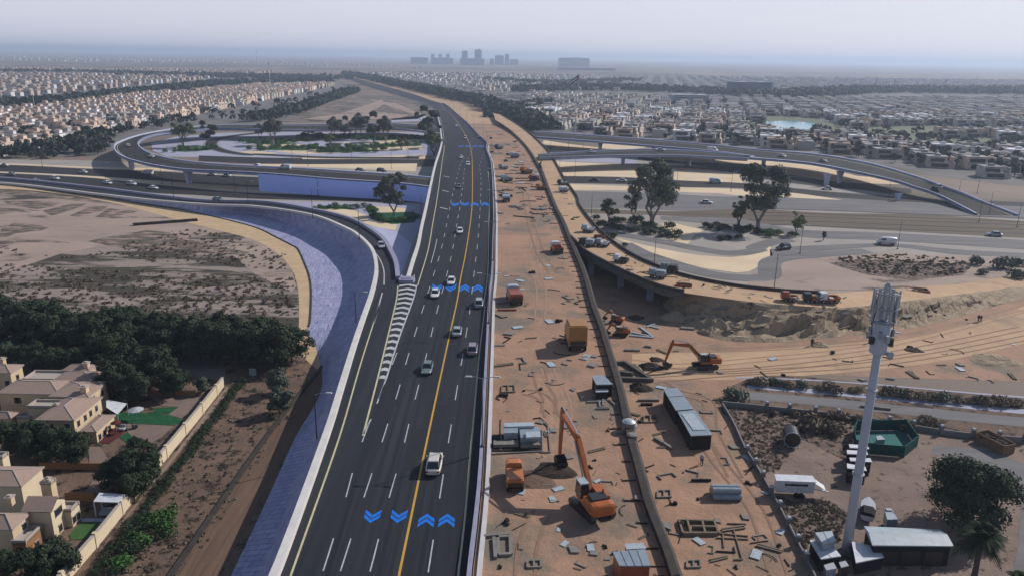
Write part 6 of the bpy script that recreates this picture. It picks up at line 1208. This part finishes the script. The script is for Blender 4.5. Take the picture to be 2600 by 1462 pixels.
person(P('o',2062,410,.04), R_(100), 'cloth_dark', 'cloth_dark', 'person in dark clothes on the sand swath at far right, left of a pair', 1.15); person(P('o',2085,412,.04), R_(80), 'cloth_dark', 'cloth_blue', 'person in dark clothes at far right, right of a pair', 1.1)
person(P('o',570,625,.04), R_(160), 'cloth_dark', 'cloth_dark', 'person in dark clothes bending over at the foot of the embankment', 1.15, .25, .12)
person(P('o',1092,600,.04), R_(60), 'cloth_dark', 'cloth_dark', 'person in dark clothes half hidden behind the antenna tower', 1.15)
# ================================================================ YARD
TW = PF(2128, 1388, .05); tw = empty('antenna_tower', TW, 0, 'tall white monopole antenna tower with crowded panel head', 'antenna tower')
mat('tower_white', (.72,.78,.88), (.62,.68,.78), .3, rough=.45, obj=True); mat('panel_white', (.60,.63,.68), rough=.4)
HT = 37.5
mb = MB(); mb.tube([(0,0,0),(0,0,12),(0,0,24),(0,0,HT-5)], [.64,.58,.52,.47], 16); mb.build('pole', 'tower_white', tw, smooth=True)
mb = MB(); mb.tube([(0,0,0),(0,0,.5)], 1.5, 16); mb.build('base_plate', 'grey_conc', tw)
for z in (12, 24):
    mb = MB(); mb.tube([(0,0,z-.1),(0,0,z+.1)], .78 if z == 12 else .72, 16); mb.build('flange', 'panel_white', tw)
mb = MB(); mb.tube([(0,0,HT-8.4),(0,0,HT-4.2)], 1.05, 14); mb.build('equipment_drum', 'tower_white', tw)
for z, r_ in ((HT-4.2, 1.55), (HT-2.4, 1.55), (HT-.6, 1.45)):
    mb = MB(); pts = [(r_*math.cos(a), r_*math.sin(a), z) for a in np.linspace(0, 2*math.pi, 25)]; mb.tube(pts, .09, 6, caps=False); 
    for k in range(6): a = k*math.pi/3; mb.bar((0,0,z),(r_*math.cos(a), r_*math.sin(a), z), .09)
    mb.build('ring_frame', 'steel_grey', tw)
for k in range(12):
    a = k*math.pi/6+.1; x, y = 1.45*math.cos(a), 1.45*math.sin(a); mb = MB(); mb.box(x, y, HT-4.0+.25*(k % 3), .34, .2, 3.2+.2*(k % 2), a+math.pi/2); mb.build('antenna_panel', 'panel_white', tw)
for k in range(9):
    a = k*.7; mb = MB(); mb.box(1.3*math.cos(a), 1.3*math.sin(a), HT-6.2-.45*(k % 3), .6, .4, .9, a); mb.build('radio_unit', ('steel_grey','panel_white','mach_dark')[k % 3], tw)
for k in range(4):
    a = k*1.57+.4; mb = MB(); mb.tube([(1.5*math.cos(a),1.5*math.sin(a),HT-5.8),(1.7*math.cos(a),1.7*math.sin(a),HT-4.6),(1.2*math.cos(a),1.2*math.sin(a),HT-1)], .06, 6); mb.build('cable', 'mach_dark', tw)
mb = MB(); mb.tube([(1.0,-.8,HT-8.3),(1.05,-1.2,HT-8.3)], [.4,.45], 14); mb.build('dish', 'panel_white', tw)
mb = MB(); mb.tube([(0,0,HT-4),(0,0,HT+.3),(0,0,HT+.7)], [.5,.42,.15], 10); mb.build('top_cap', 'panel_white', tw)
# sheds under the tower
r_, c = roofbox('equipment_shed', 'shed', 'white flat roofed equipment shed left of the tower foot', 'p', [(562,1118),(720,1108),(850,1262),(665,1290)], 2.0, .05, 'van_white', 'cloth_dark', ribs=1)  # dark wall colour carries the shade below the white roof
r_, c = roofbox('equipment_shed', 'shed', 'white flat roofed equipment shed right of the tower foot', 'p', [(945,1130),(1185,1180),(1240,1272),(985,1325)], 2.0, .05, 'van_white', 'cloth_dark')  # walls coloured dark here too, as shade under the roof
r_, c = roofbox('equipment_shed', 'shed', 'small gabled grey shed above the tower foot sheds', 'p', [(612,1048),(765,1032),(800,1125),(680,1150)], 3.2, .05, 'steel_light', 'steel_grey', ribs=1)
r_, c = roofbox('generator_box', 'generator', 'low white generator box at the bottom in front of the tower', 'p', [(690,1345),(780,1318),(810,1375),(715,1392)], 1.4, .05, 'panel_white', 'steel_grey')
r_, c = roofbox('generator_box', 'generator', 'small white cabinet right of the generator box', 'p', [(830,1320),(890,1305),(920,1350),(850,1368)], 1.6, .05, 'panel_white', 'mach_dark')
# warehouse
r_, c = roofbox('warehouse', 'warehouse', 'long dark warehouse with pale two pitch roof at the bottom right', 'p', [(1058,990),(1752,1022),(1880,1172),(1135,1165)], 3.2, .05, 'panel_white', 'cloth_dark')
mb = MB(); a = [Vector(P('p', x, y, 3.2))-Vector(c) for x, y in ((1058,990),(1752,1022),(1880,1172),(1135,1165))]; m1, m2 = (a[0]+a[3])/2+Vector((0,0,.5)), (a[1]+a[2])/2+Vector((0,0,.5)); up_ = Vector((0,0,.01)); mb.add([a[0]+up_, a[1]+up_, m2, m1, a[3]+up_, a[2]+up_], [(0,3,2,1),(3,4,5,2),(0,4,3),(1,2,5)]); mb.build('pitched_roof', 'steel_light', r_)
for k in range(3):
    mb = MB(); q = (a[3]*.94).lerp(a[2]*.94, .2+.3*k); mb.box(q.x, q.y-.03, .0, 2.4, .1, 2.2, .0); mb.build('door', 'mach_dark', r_)
# box trailer
r_, c = roofbox('box_trailer', 'trailer', 'white box trailer with dark lettering strip near the fence', 'p', [(238,512),(590,528),(625,588),(255,572)], 2.9, .9, 'van_white', 'van_white')
a = [Vector(P('p', x, y, 2.9))-Vector(c) for x, y in ((238,512),(590,528),(625,588),(255,572))]; u = (a[2]-a[3]).normalized()
mb = MB(); q0, q1 = a[3].lerp(a[2], .22)*.96, a[3].lerp(a[2], .82)*.96; 
rg = random.Random(2); n_ = 17
for k in range(n_):
    p0 = q0.lerp(q1, k/n_); p1 = q0.lerp(q1, (k+.75)/n_); hh_ = rg.uniform(.28,.4); mb.bar((p0.x,p0.y-.05,1.35),(p1.x,p1.y-.05,1.35),.06,hh_)
mb.build('lettering', 'mach_dark', r_)
mb = MB(); e0 = (a[1]+a[2])/2; mb.bar((e0.x,e0.y,.3),(e0.x+2.2,e0.y-.5,.1),.25,.15); mb.bar((e0.x,e0.y,1.6),(e0.x+1.6,e0.y-.3,.6),1.6,.1); mb.build('drawbar', 'van_white', r_)
for t in (.55,.68):
    q = a[3].lerp(a[2], t)*.94; mb = MB(); mb.tube([(q.x,q.y-.1,-.45),(q.x,q.y+.15,-.45)], .42, 12); mb.build('wheel', 'tyre', r_)
# row of parked vans behind the tower
for k, cs in enumerate(([(920,238),(1090,252),(1108,282),(928,272)], [(902,292),(1085,302),(1096,335),(905,328)], [(925,362),(1118,368),(1132,402),(935,392)], [(902,415),(1070,445),(1084,482),(905,458)])):
    r_, c = roofbox('parked_van', 'van', ['farthest white roofed van of the row behind the tower','second white roofed van of the row behind the tower','third white roofed van of the row behind the tower','nearest white roofed van of the row behind the tower'][k], 'p', cs, 2.6, .5, 'van_white', 'deb_dark'); r_['group'] = 'vans parked behind the tower'
    a = [Vector(P('p', x, y, 2.6))-Vector(c) for x, y in cs]; q = (a[2]+a[3])/2
    mb = MB(); mb.box(q.x*.95, q.y*.95-.12, 1.0, 2.4, .12, .6); mb.build('window', 'glass', r_)
    for f_ in (.12,.88):
        w0 = a[3].lerp(a[2], f_)*.9; mb = MB(); mb.tube([(w0.x,w0.y+.1,-.3),(w0.x,w0.y-.1,-.3)], .36, 12); mb.build('wheel', 'tyre', r_)
# boat and caravan
p0, p1 = P('p',1080,975,.05), P('p',1100,735,1.0); L = p1[1]-p0[1]; bt = empty('boat', ((p0[0]+p1[0])/2, (p0[1]+p1[1])/2, .05), math.atan2(p1[1]-p0[1], p1[0]-p0[0])-math.pi/2, 'small white boat with black stern cover parked right of the tower', 'boat')
st_ = [(-L/2,.95),(-L*.1,1.08),(L*.2,.98),(L*.38,.6),(L/2,.06)]
mb = MB(); rows = []
for y, hw in st_: rows.append([(-hw,y,1.2),(-hw*.8,y,.55),(0,y,.3),(hw*.8,y,.55),(hw,y,1.2)])
mb.loft(rows); mb.poly(rows[0]); mb.build('hull', 'van_white', bt, recalc=True)
mb = MB(); mb.loft([[(-hw*.97,y,1.2+.15),(0,y,1.38),(hw*.97,y,1.2+.15)] for y, hw in st_[1:]]); mb.build('deck', 'panel_white', bt)
mb = MB(); mb.loft([[(-hw*1.01,y,1.2),(-hw*.6,y,1.75),(hw*.6,y,1.75),(hw*1.01,y,1.2)] for y, hw in ((-L/2,.96),(-L*.12,1.07))]); mb.add([(-.95,-L/2,1.2),(-.57,-L/2,1.75),(.57,-L/2,1.75),(.95,-L/2,1.2)],[(0,1,2,3)]); mb.build('cover', 'cloth_dark', bt)
mb = MB(); mb.box(0,-L*.1,.1,1.6,2.0,.3); mb.build('trailer_frame', 'mach_dark', bt)
r_, c = roofbox('caravan', 'caravan', 'pale narrow caravan with roof hatch right of the boat', 'p', [(1245,835),(1318,838),(1372,928),(1272,930)], 2.4, .5, 'car_silver', 'steel_grey')
mb = MB(); q = Vector(P('p', 1285, 845, 2.4))-Vector(c); mb.box(q.x, q.y, 2.4-.5+.0, .8, .6, .18); mb.build('roof_hatch', 'panel_white', r_)
for s_ in (-1,1):
    mb = MB(); mb.tube([(s_*.75,0,-.15),(s_*.95,0,-.15)], .32, 12); mb.build('wheel', 'tyre', r_)
# black drum, mesh pen
dr = empty('storage_drum', P('p',385,235,.05), R_(-12), 'large black round tank lying at the edge of the scrub', 'tank'); mb = MB(); mb.tube([(0,-1.6,1.5),(0,1.6,1.5)], 1.35, 20); mb.build('drum', 'mach_dark', dr)
mb = MB(); mb.tube([(1.37*math.cos(a), -1.6, 1.5+1.37*math.sin(a)) for a in np.linspace(0, 2*math.pi, 25)], .07, 6, caps=False); mb.build('rim_ring', 'steel_light', dr)
for s_ in (-1,1):
    mb = MB(); mb.bar((s_*1.0,-1.2,.6),(s_*1.3,-1.4,0),.12); mb.build('leg', 'steel_light', dr)
mat('mesh_teal', (.012,.12,.11), (.008,.08,.075), 2, obj=True, rough=.8); mat('mesh_pale', (.06,.22,.21), rough=.8)
pen = [P('p', x, y, .05) for x, y in ((955,185),(985,120),(1430,112),(1540,262),(1420,362),(1105,335),(975,300))]; c = pen[0]; pn = empty('mesh_enclosure', c, 0, 'green mesh fenced pen behind the antenna tower', 'enclosure')
loc_ = [(p[0]-c[0], p[1]-c[1]) for p in pen]
for k in range(len(loc_)):
    a, b = loc_[k], loc_[(k+1) % len(loc_)]; mb = MB(); mb.bar((a[0],a[1],1.05+.001*k),(b[0],b[1],1.05+.001*k),.05,2.0); mb.build('mesh_panel', 'mesh_teal', pn)
    mb = MB(); mb.box(a[0],a[1],0,.14,.14,2.25); mb.build('post', 'mesh_pale', pn); mb = MB(); mb.bar((a[0],a[1],2.1),(b[0],b[1],2.1),.07,.07); mb.build('top_rail', 'mesh_pale', pn)
mb = MB(); mb.poly([(x*.97+.2, y*.97, .03) for x, y in loc_]); mb.build('floor_sheet', 'mesh_pale', pn)
r_, c = roofbox('stored_crate', 'crate', 'white crate inside the green mesh pen', 'p', [(1170,165),(1215,160),(1255,195),(1180,200)], 1.2, .1, 'panel_white', 'steel_grey')
# boundary walls with capped posts
mat('kerb_grey', (.34,.33,.34), (.26,.25,.26), .6)
def wallrun(lb, line, posts, h, m_='white_conc'):
    q = PL(line, .05); c = q[0]; root = empty('boundary_wall', c, 0, lb, 'wall'); rel = [(p[0]-c[0], p[1]-c[1], 0) for p in q]
    mb = MB(); sweep_wall(mb, crv(rel, 2), .12, -.12, 0, h); mb.build('wall', m_, root, recalc=True)
    for r, x, y in posts:
        p = P(r, x, y, .05); d = min(crv(rel, .5), key=lambda t: math.hypot(t[0]-(p[0]-c[0]), t[1]-(p[1]-c[1]))); mb = MB(); mb.box(d[0], d[1], 0, .55, .55, h+.7); pt = mb.build('post', m_, root); mb = MB(); mb.box(d[0], d[1], h+.7, .75, .75, .22, 0, 0, top=.6); mb.build('cap', 'panel_white', pt)
wallrun('low grey fence wall with white capped posts between the site and the yard', 'F 1816,1020 1845,1070 1872,1130 1900,1175 1940,1245 1985,1330 2035,1430 2080,1520', [('p',x,y) for x, y in ((20,335),(85,450),(155,572),(232,708),(315,845),(400,1000),(490,1160),(560,1330))], .8, 'kerb_grey')
wallrun('long yard wall with white capped posts below the asphalt strip', 'F 1816,1020 1950,1034 2100,1050 2250,1072 2400,1096 2576,1112 2750,1130', [('o',x,y) for x, y in ((145,1180),(365,1200),(580,1230),(800,1245),(1250,1285),(1475,1330),(1700,1350),(1930,1350),(2160,1385),(2395,1412))], 1.0, 'kerb_grey')
# ================================================================ VILLAS
mat('villa_wall', (.55,.43,.28), (.48,.37,.24), .3, rough=.9, obj=True, alb=.95); mat('villa_wall_pale', (.60,.50,.35), (.53,.44,.31), .3, rough=.9, obj=True, alb=.95); mat('villa_roof', (.38,.28,.23), (.27,.19,.155), 3.0, rough=.9, obj=True, stretch=(.4,6,1), alb=.85); mat('villa_trim', (.60,.52,.46), rough=.8); mat('villa_plinth', (.40,.22,.11), rough=.9)
def vblock(root, O, r, se, ne, sw, ze, kind='hip', wall='villa_wall', rh=1.1, wins=((.25,.62),(.5,.62),(.75,.62)), swins=((.3,.62),(.7,.62)), over=.28, band=True, dy=0.0):
    a, b, c = P(r, *se, ze), P(r, *ne, ze), P(r, *sw, ze); x1 = (a[0]+b[0])/2-O[0]; x0 = c[0]-O[0]; y0 = a[1]-O[1]; y1 = b[1]-O[1]; cx, cy, w_, d_ = (x0+x1)/2, (y0+y1)/2, x1-x0, y1-y0
    mb = MB(); mb.box(cx, cy, 0, w_, d_, ze-.16); wl = mb.build('wall', wall, root)
    if band: mb = MB(); mb.box(cx, cy, ze*.48, w_+.12, d_+.12, .12); mb.build('band', 'villa_trim', root)
    mb = MB(); W2, D2 = w_/2+over, d_/2+over; z0 = ze-.16
    if kind == 'hip':
        if w_ > d_: rr = [(cx-W2+D2, cy, ze+rh), (cx+W2-D2, cy, ze+rh)]
        else: rr = [(cx, cy-D2+W2, ze+rh), (cx, cy+D2-W2, ze+rh)]
        v = [(cx-W2,cy-D2,ze),(cx+W2,cy-D2,ze),(cx+W2,cy+D2,ze),(cx-W2,cy+D2,ze)]+rr
        fs = [(0,1,5,4),(1,2,5),(2,3,4,5),(3,0,4)] if w_ > d_ else [(0,1,4),(1,2,5,4),(2,3,5),(3,0,4,5)]
        mb.add(v, fs); rf = mb.build('roof', 'villa_roof', root)
        mb = MB(); mb.box(cx, cy, z0, 2*W2, 2*D2, .159); mb.build('fascia', 'villa_trim', rf)
        mb = MB()
        for i, j in (((0,4),(1,5),(2,5),(3,4),(4,5)) if w_ > d_ else ((0,4),(1,4),(2,5),(3,5),(4,5))): mb.bar(Vector(v[i])+Vector((0,0,.02)), Vector(v[j])+Vector((0,0,.02)), .14, .08)
        mb.build('ridge_tiles', 'villa_trim', rf)
    elif kind == 'gable':
        v = [(cx-W2,cy-D2,ze),(cx+W2,cy-D2,ze),(cx+W2,cy+D2,ze),(cx-W2,cy+D2,ze),(cx-W2,cy,ze+rh),(cx+W2,cy,ze+rh)]; mb.add(v, [(0,1,5,4),(2,3,4,5)]); mb.add([(p[0],p[1],p[2]-.12) for p in v], [(4,5,1,0),(5,4,3,2)]); rf = mb.build('roof', 'villa_roof', root)
        mb = MB(); mb.add([(x1,y0,ze-.17),(x1,y1,ze-.17),(x1,cy,ze+rh-.2)], [(0,1,2)]); mb.add([(x0,y0,ze-.17),(x0,y1,ze-.17),(x0,cy,ze+rh-.2)], [(2,1,0)]); mb.build('gable_wall', wall, root)
    else:
        mb.box(cx, cy, z0, w_, d_, .1); mb.build('roof', 'villa_trim', root)
        mb = MB()
        for X, Y, A, B in ((cx,y0+.1,w_+.2,.2),(cx,y1-.1,w_+.2,.2),(x0+.1,cy,.2,d_-.2),(x1-.1,cy,.2,d_-.2)): mb.box(X, Y, z0, A, B, .5)
        mb.build('parapet', 'villa_trim', root)
    for t, zz in wins:
        y = y0+(y1-y0)*t; mb = MB(); mb.box(x1+.0, y, ze*zz, .16, .74, 1.0); f = mb.build('window', 'window_dark', root); mb = MB(); mb.box(x1+.02, y, ze*zz-.12, .22, .8, .1); mb.build('sill', 'villa_trim', f); mb = MB(); mb.box(x1+.02, y, ze*zz+1.01, .2, .9, .09); mb.build('lintel', 'villa_trim', f)
    for t, zz in swins:
        x = x0+(x1-x0)*t; mb = MB(); mb.box(x, y0, ze*zz, .8, .16, 1.0); f = mb.build('window', 'window_dark', root); mb = MB(); mb.box(x, y0-.02, ze*zz-.12, .8, .22, .1); mb.build('sill', 'villa_trim', f)
    return x0, x1, y0, y1
def chim(root, O, r, x, y, z, w_, h, nm='chimney'):
    p = P(r, x, y, z); mb = MB(); mb.box(p[0]-O[0], p[1]-O[1], z-h, w_, w_, h); c_ = mb.build(nm, 'villa_wall', root); mb = MB(); mb.box(p[0]-O[0], p[1]-O[1], z, w_*1.35, w_*1.35, .14); mb.box(p[0]-O[0], p[1]-O[1], z+.14, w_*.6, w_*.6, .2); mb.build('chimney_cap', 'villa_trim', c_)
O = P('i', 560, 1260, 0); V1 = empty('villa_terrace', O, 0, 'large sand coloured villa group with hipped tile roofs and chimneys at the left edge', 'villa')
vblock(V1, O, 'i', (715,1260), (1110,1028), (410,1240), 4.6, wins=((.14,.62),(.38,.62),(.58,.62),(.80,.62)), swins=((.35,.60),(.8,.60)))
vblock(V1, O, 'i', (935,1015), (1108,862), (560,990), 5.0, wins=((.25,.66),(.72,.62)), swins=(), rh=1.0)
vblock(V1, O, 'i', (520,985), (890,850), (0,965), 4.8, swins=((.28,.6),(.32,.6),(.72,.6)), wins=())
vblock(V1, O, 'i', (948,850), (1075,755), (560,852), 5.1, wins=((.5,.62),), swins=(), rh=.9)
vblock(V1, O, 'i', (600,850), (760,760), (235,845), 4.9, 'flat', wins=(), swins=((.2,.55),))
vblock(V1, O, 'i', (940,742), (1000,690), (690,725), 5.3, rh=.7, wins=(), swins=())
vblock(V1, O, 'i', (95,765), (240,688), (-360,745), 5.5, wins=((.5,.6),), swins=((.9,.5),), rh=.9)
vblock(V1, O, 'i', (560,1135), (690,1065), (300,1120), 4.3, 'flat', wins=(), swins=())
vblock(V1, O, 'i', (115,1245), (185,1195), (-220,1240), 2.6, rh=.8, wins=(), swins=((.5,.1),), band=False)
vblock(V1, O, 'i', (330,1245), (345,1200), (180,1240), 2.4, 'flat', wins=(), swins=((.5,.1),), band=False)
x0, x1, y0, y1 = vblock(V1, O, 'i', (975,1380), (1225,1215), (860,1370), 2.3, 'hip', rh=.45, wins=((.15,.12),(.42,.12),(.7,.12)), swins=((.5,.15),), band=False)
chim(V1, O, 'i', 905, 665, 6.4, .9, 1.6); chim(V1, O, 'i', 885, 915, 6.3, 1.0, 2.0); chim(V1, O, 'i', 590, 1100, 5.0, .7, 1.0); chim(V1, O, 'i', 20, 625, 6.8, .9, 1.6)
O = P('j', 300, 1000, 0); V2 = empty('villa_terrace', O, 0, 'villa group with cross gable and arched balcony in the lower left corner', 'villa')
vblock(V2, O, 'j', (490,765), (705,625), (240,770), 4.4, 'gable', 'villa_wall_pale', rh=1.2, wins=((.35,.66),(.62,.66),(.45,.08)), swins=(), band=False)
vblock(V2, O, 'j', (720,770), (842,682), (560,745), 2.6, 'flat', 'villa_wall_pale', wins=((.25,.2),(.7,.2)), swins=(), band=False)
vblock(V2, O, 'j', (100,950), (305,800), (-260,930), 4.1, 'hip', wins=((.7,.58),), swins=(), band=False)
vblock(V2, O, 'j', (260,1100), (435,935), (120,1100), 2.2, 'flat', 'villa_plinth', wins=((.6,.0),), swins=((.5,.2),), band=False)
vblock(V2, O, 'j', (235,500), (418,312), (-260,480), 4.6, 'hip', 'villa_wall_pale', rh=1.0, wins=(), swins=(), band=False)
vblock(V2, O, 'j', (-20,215), (128,165), (-400,205), 4.9, 'flat', 'villa_wall_pale', wins=(), swins=(), band=False)
vblock(V2, O, 'j', (500,485), (608,438), (430,475), 5.3, 'flat', wins=(), swins=(), band=False)
vblock(V2, O, 'j', (20,1010), (95,965), (-300,990), 3.0, 'hip', rh=.8, wins=((.5,.3),), swins=(), band=False)
chim(V2, O, 'j', 500, 430, 5.9, .6, .6); chim(V2, O, 'j', 100, 620, 5.0, .8, 1.2)
# gardens
for k, (nm, r, s, m_) in enumerate((('lawn','i','1220,1185 1500,1190 1900,1225 1930,1300 1780,1320 1340,1300 1230,1270','lawn'),('lawn','i','1640,1140 1870,1130 1780,1205 1590,1200','lawn'),('lawn','i','1260,1449 1330,1400 1540,1400 1480,1520 1400,1560','lawn'),('patio','i','1340,1310 1560,1320 1830,1330 1700,1449 1500,1560 1330,1380','patio'),('patio','i','1560,1010 2060,1015 2180,1080 1900,1250 1770,1210 1880,1130 1700,1120','patio'),('patio_tiles','i','1050,1449 1180,1350 1330,1375 1250,1449 1150,1520 1000,1500','patio_red'),('lawn','j','725,1020 850,892 1112,888 960,1062 740,1075','lawn_light'),('patio','j','690,560 890,590 1000,400 1180,330 1190,380 1000,640 700,640','patio'),('patio','j','905,100 1050,100 1180,320 940,320 930,200','patio'),('garden_path','j','850,850 1120,850 1112,886 850,886','pave'),('patio','i','500,1400 800,1449 700,1560 200,1560','patio'))):
    patch(nm, ' '.join([r, s]), m_, .07+.006*k)
gw = crv(PL('F 562,972 500,1052 420,1150 340,1252 262,1352 180,1449 60,1600'), 2); c = gw[0]; root = empty('garden_wall', c, 0, 'long beige garden wall separating the villas from the verge', 'wall'); rel = [(p[0]-c[0], p[1]-c[1], 0) for p in gw]
mb = MB(); sweep_wall(mb, rel, .15, -.15, 0, 2.0); mb.build('wall', 'villa_wall_pale', root, recalc=True); mb = MB(); sweep_wall(mb, rel, .22, -.22, 2.0, 2.12); mb.build('coping', 'villa_trim', root, recalc=True)
for k in range(2, len(rel)-2, 4): mb = MB(); mb.box(rel[k][0], rel[k][1], 0, .5, .5, 2.3); mb.build('pier', 'villa_wall_pale', root)
for s_, lb, h in (('j 690,660 1000,665', 'brown wall between the lower lawn and the shaded garden', 1.4), ('j 420,330 1180,335', 'dark brown wall across the shaded garden', 1.2), ('i 1560,1010 2060,1015', 'low wall at the upper end of the villa garden', 1.2)):
    q = PL(s_, 0); mb = MB(); sweep_wall(mb, crv([(p[0], p[1], 0) for p in q], 2), .12, -.12, 0, h); tag(mb.build('garden_wall', 'villa_plinth', recalc=True), lb, 'wall')
# sunshade pavilion and sail
cs = [P('j', x, y, 2.5) for x, y in ((975,668),(1238,676),(1305,592),(1040,575))]; c = (cs[0][0], cs[0][1], 0); sh = empty('garden_pavilion', c, 0, 'white flat sunshade on four posts beside the lower lawn', 'pavilion')
loc_ = [(p[0]-c[0], p[1]-c[1]) for p in cs]; mb = MB(); mb.prism(loc_, 2.38, 2.5); mb.build('canopy', 'van_white', sh)
for x, y in loc_: mb = MB(); mb.box(x*.96+.05, y*.96+.05, 0, .14, .14, 2.38); mb.build('post', 'van_white', sh)
t = empty('garden_sofa', P('j',1120,800,.1), 0, 'white sofa under the sunshade pavilion', 'sofa'); mb = MB(); mb.box(0,0,0,2.0,.8,.4); mb.build('seat', 'panel_white', t); mb = MB(); mb.box(0,.45,0,2.0,.2,.8); mb.build('backrest', 'steel_light', t)
cs = [P('i', x, y, z) for x, y, z in ((1115,1050,3.0),(1335,1090,2.4),(1235,1205,2.0),(1118,1130,2.6))]; c = cs[0]; sl2 = empty('shade_sail', (c[0], c[1], 0), 0, 'white shade sail stretched beside the upper villa', 'shade sail')
mb = MB(); v = [(p[0]-c[0], p[1]-c[1], p[2]) for p in cs]; mb.add(v+[(x, y, z-.05) for x, y, z in v], [(0,1,2,3),(7,6,5,4),(0,4,5,1),(1,5,6,2),(2,6,7,3),(3,7,4,0)]); mb.build('sail', 'van_white', sl2)
for k in (1, 2): mb = MB(); mb.tube([(v[k][0],v[k][1],0),(v[k][0],v[k][1],v[k][2]+.1)], .06, 6); mb.build('post', 'steel_light', sl2)
def umb(r, x, y, s, lb, m_='panel_white'):
    t = empty('parasol', P(r, x, y, .1), 0, lb, 'parasol'); mb = MB(); mb.tube([(0,0,0),(0,0,2.2)], .04, 6); mb.build('pole', 'steel_grey', t); mb = MB(); mb.tube([(0,0,1.95),(0,0,2.25),(0,0,2.4)], [s,s*.4,.05], 8); mb.build('canopy', m_, t)
umb('i',1440,1260,1.4,'round white parasol on the upper lawn'); umb('i',1230,1400,.9,'parasol beside the red tiled patio','patio_red')
for k, (x, y, lb) in enumerate(((1290,1370,'white garden seat by the red patio'),(1180,1420,'dark red garden seat on the patio'),(1420,1350,'dark lounge seat between lawn and pale patio'))):
    t = empty('garden_chair', P('i', x, y, .1), k, lb, 'seat'); mb = MB(); mb.box(0,0,.2,.9,.9,.25); mb.build('seat', ('panel_white','patio_red','mach_dark')[k], t); mb = MB(); mb.box(0,.4,.45,.9,.15,.5); mb.build('backrest', ('panel_white','patio_red','mach_dark')[k], t)
# dark kerb rail along the verge
q = crv(PL('F 812,922 760,985 715,1042 650,1130 560,1260 430,1449 330,1600'), 2); mb = MB(); sweep_wall(mb, q, .35, -.35, 0, .4); tag(mb.build('drain_kerb', 'dark_conc', recalc=True), 'dark diagonal kerb crossing the verge towards the bottom edge', 'kerb')
q = crv(PL('F 632,932 600,975 480,1130 380,1262 260,1420 240,1449'), 2); mb = MB(); sweep_wall(mb, q, .08, -.08, 0, .5); tag(mb.build('cable_rail', 'grey_conc', recalc=True), 'thin grey rail inside the dark hedge strip', 'rail')
t = empty('verge_sign', PF(637,950), 0, 'small pale sign board at the top of the hedge strip', 'sign'); mb = MB(); mb.box(0,0,.5,1.4,.1,1.6); mb.build('board', 'steel_grey', t); mb = MB(); mb.box(0,0,0,.12,.12,.5); mb.build('post', 'steel_grey', t)
# dark bank line in the scrub field
a, b = PF(335,568), PF(497,556); mb = MB(); mb.bar((a[0],a[1],.4),(b[0],b[1],.4),2.0,.8); mb.bar((a[0],a[1]-.5,.9),(b[0],b[1]-.5,.9),.5,.3); tag(mb.build('pipe_segment', 'dark_conc'), 'long dark pipe lying on the open sand of the left field', 'pipe')
# ================================================================ ORDINALS FOR SHORT ROWS OF LOOK-ALIKES
bpy.context.view_layer.update()
W1 = 'first second third fourth fifth sixth seventh eighth ninth tenth eleventh twelfth thirteenth fourteenth fifteenth sixteenth seventeenth eighteenth nineteenth twentieth'.split()
W1 += ['twenty-'+w_ for w_ in W1[:9]]+['thirtieth']+['thirty-'+w_ for w_ in W1[:5]]
byl = {}
for o in col.objects:
    if o.parent is None and 'label' in o and 'category' in o: byl.setdefault(o['label'], []).append(o)
for lb, L_ in byl.items():
    if 1 < len(L_) <= 35 and len(lb.split()) <= 13:
        L_.sort(key=lambda o: pix(*o.location)[0])
        for k, o in enumerate(L_): o['label'] = '%s, %s from left' % (lb, W1[k])
# ================================================================ HAZE
mb = MB(); mb.box(0, 14000, -4, 34200, 29200, 150); hz = mb.build('haze', [])
m = bpy.data.materials.new('haze'); m.use_nodes = True; n = m.node_tree; n.nodes.remove(n.nodes['Principled BSDF'])
pv = n.nodes.new('ShaderNodeVolumePrincipled'); pv.inputs['Color'].default_value = (.66, .775, .98, 1); pv.inputs['Density'].default_value = 0.00015; pv.inputs['Anisotropy'].default_value = 0.25
n.links.new(pv.outputs[0], n.nodes['Material Output'].inputs['Volume']); hz.data.materials.append(m); tag(hz, kind='stuff')
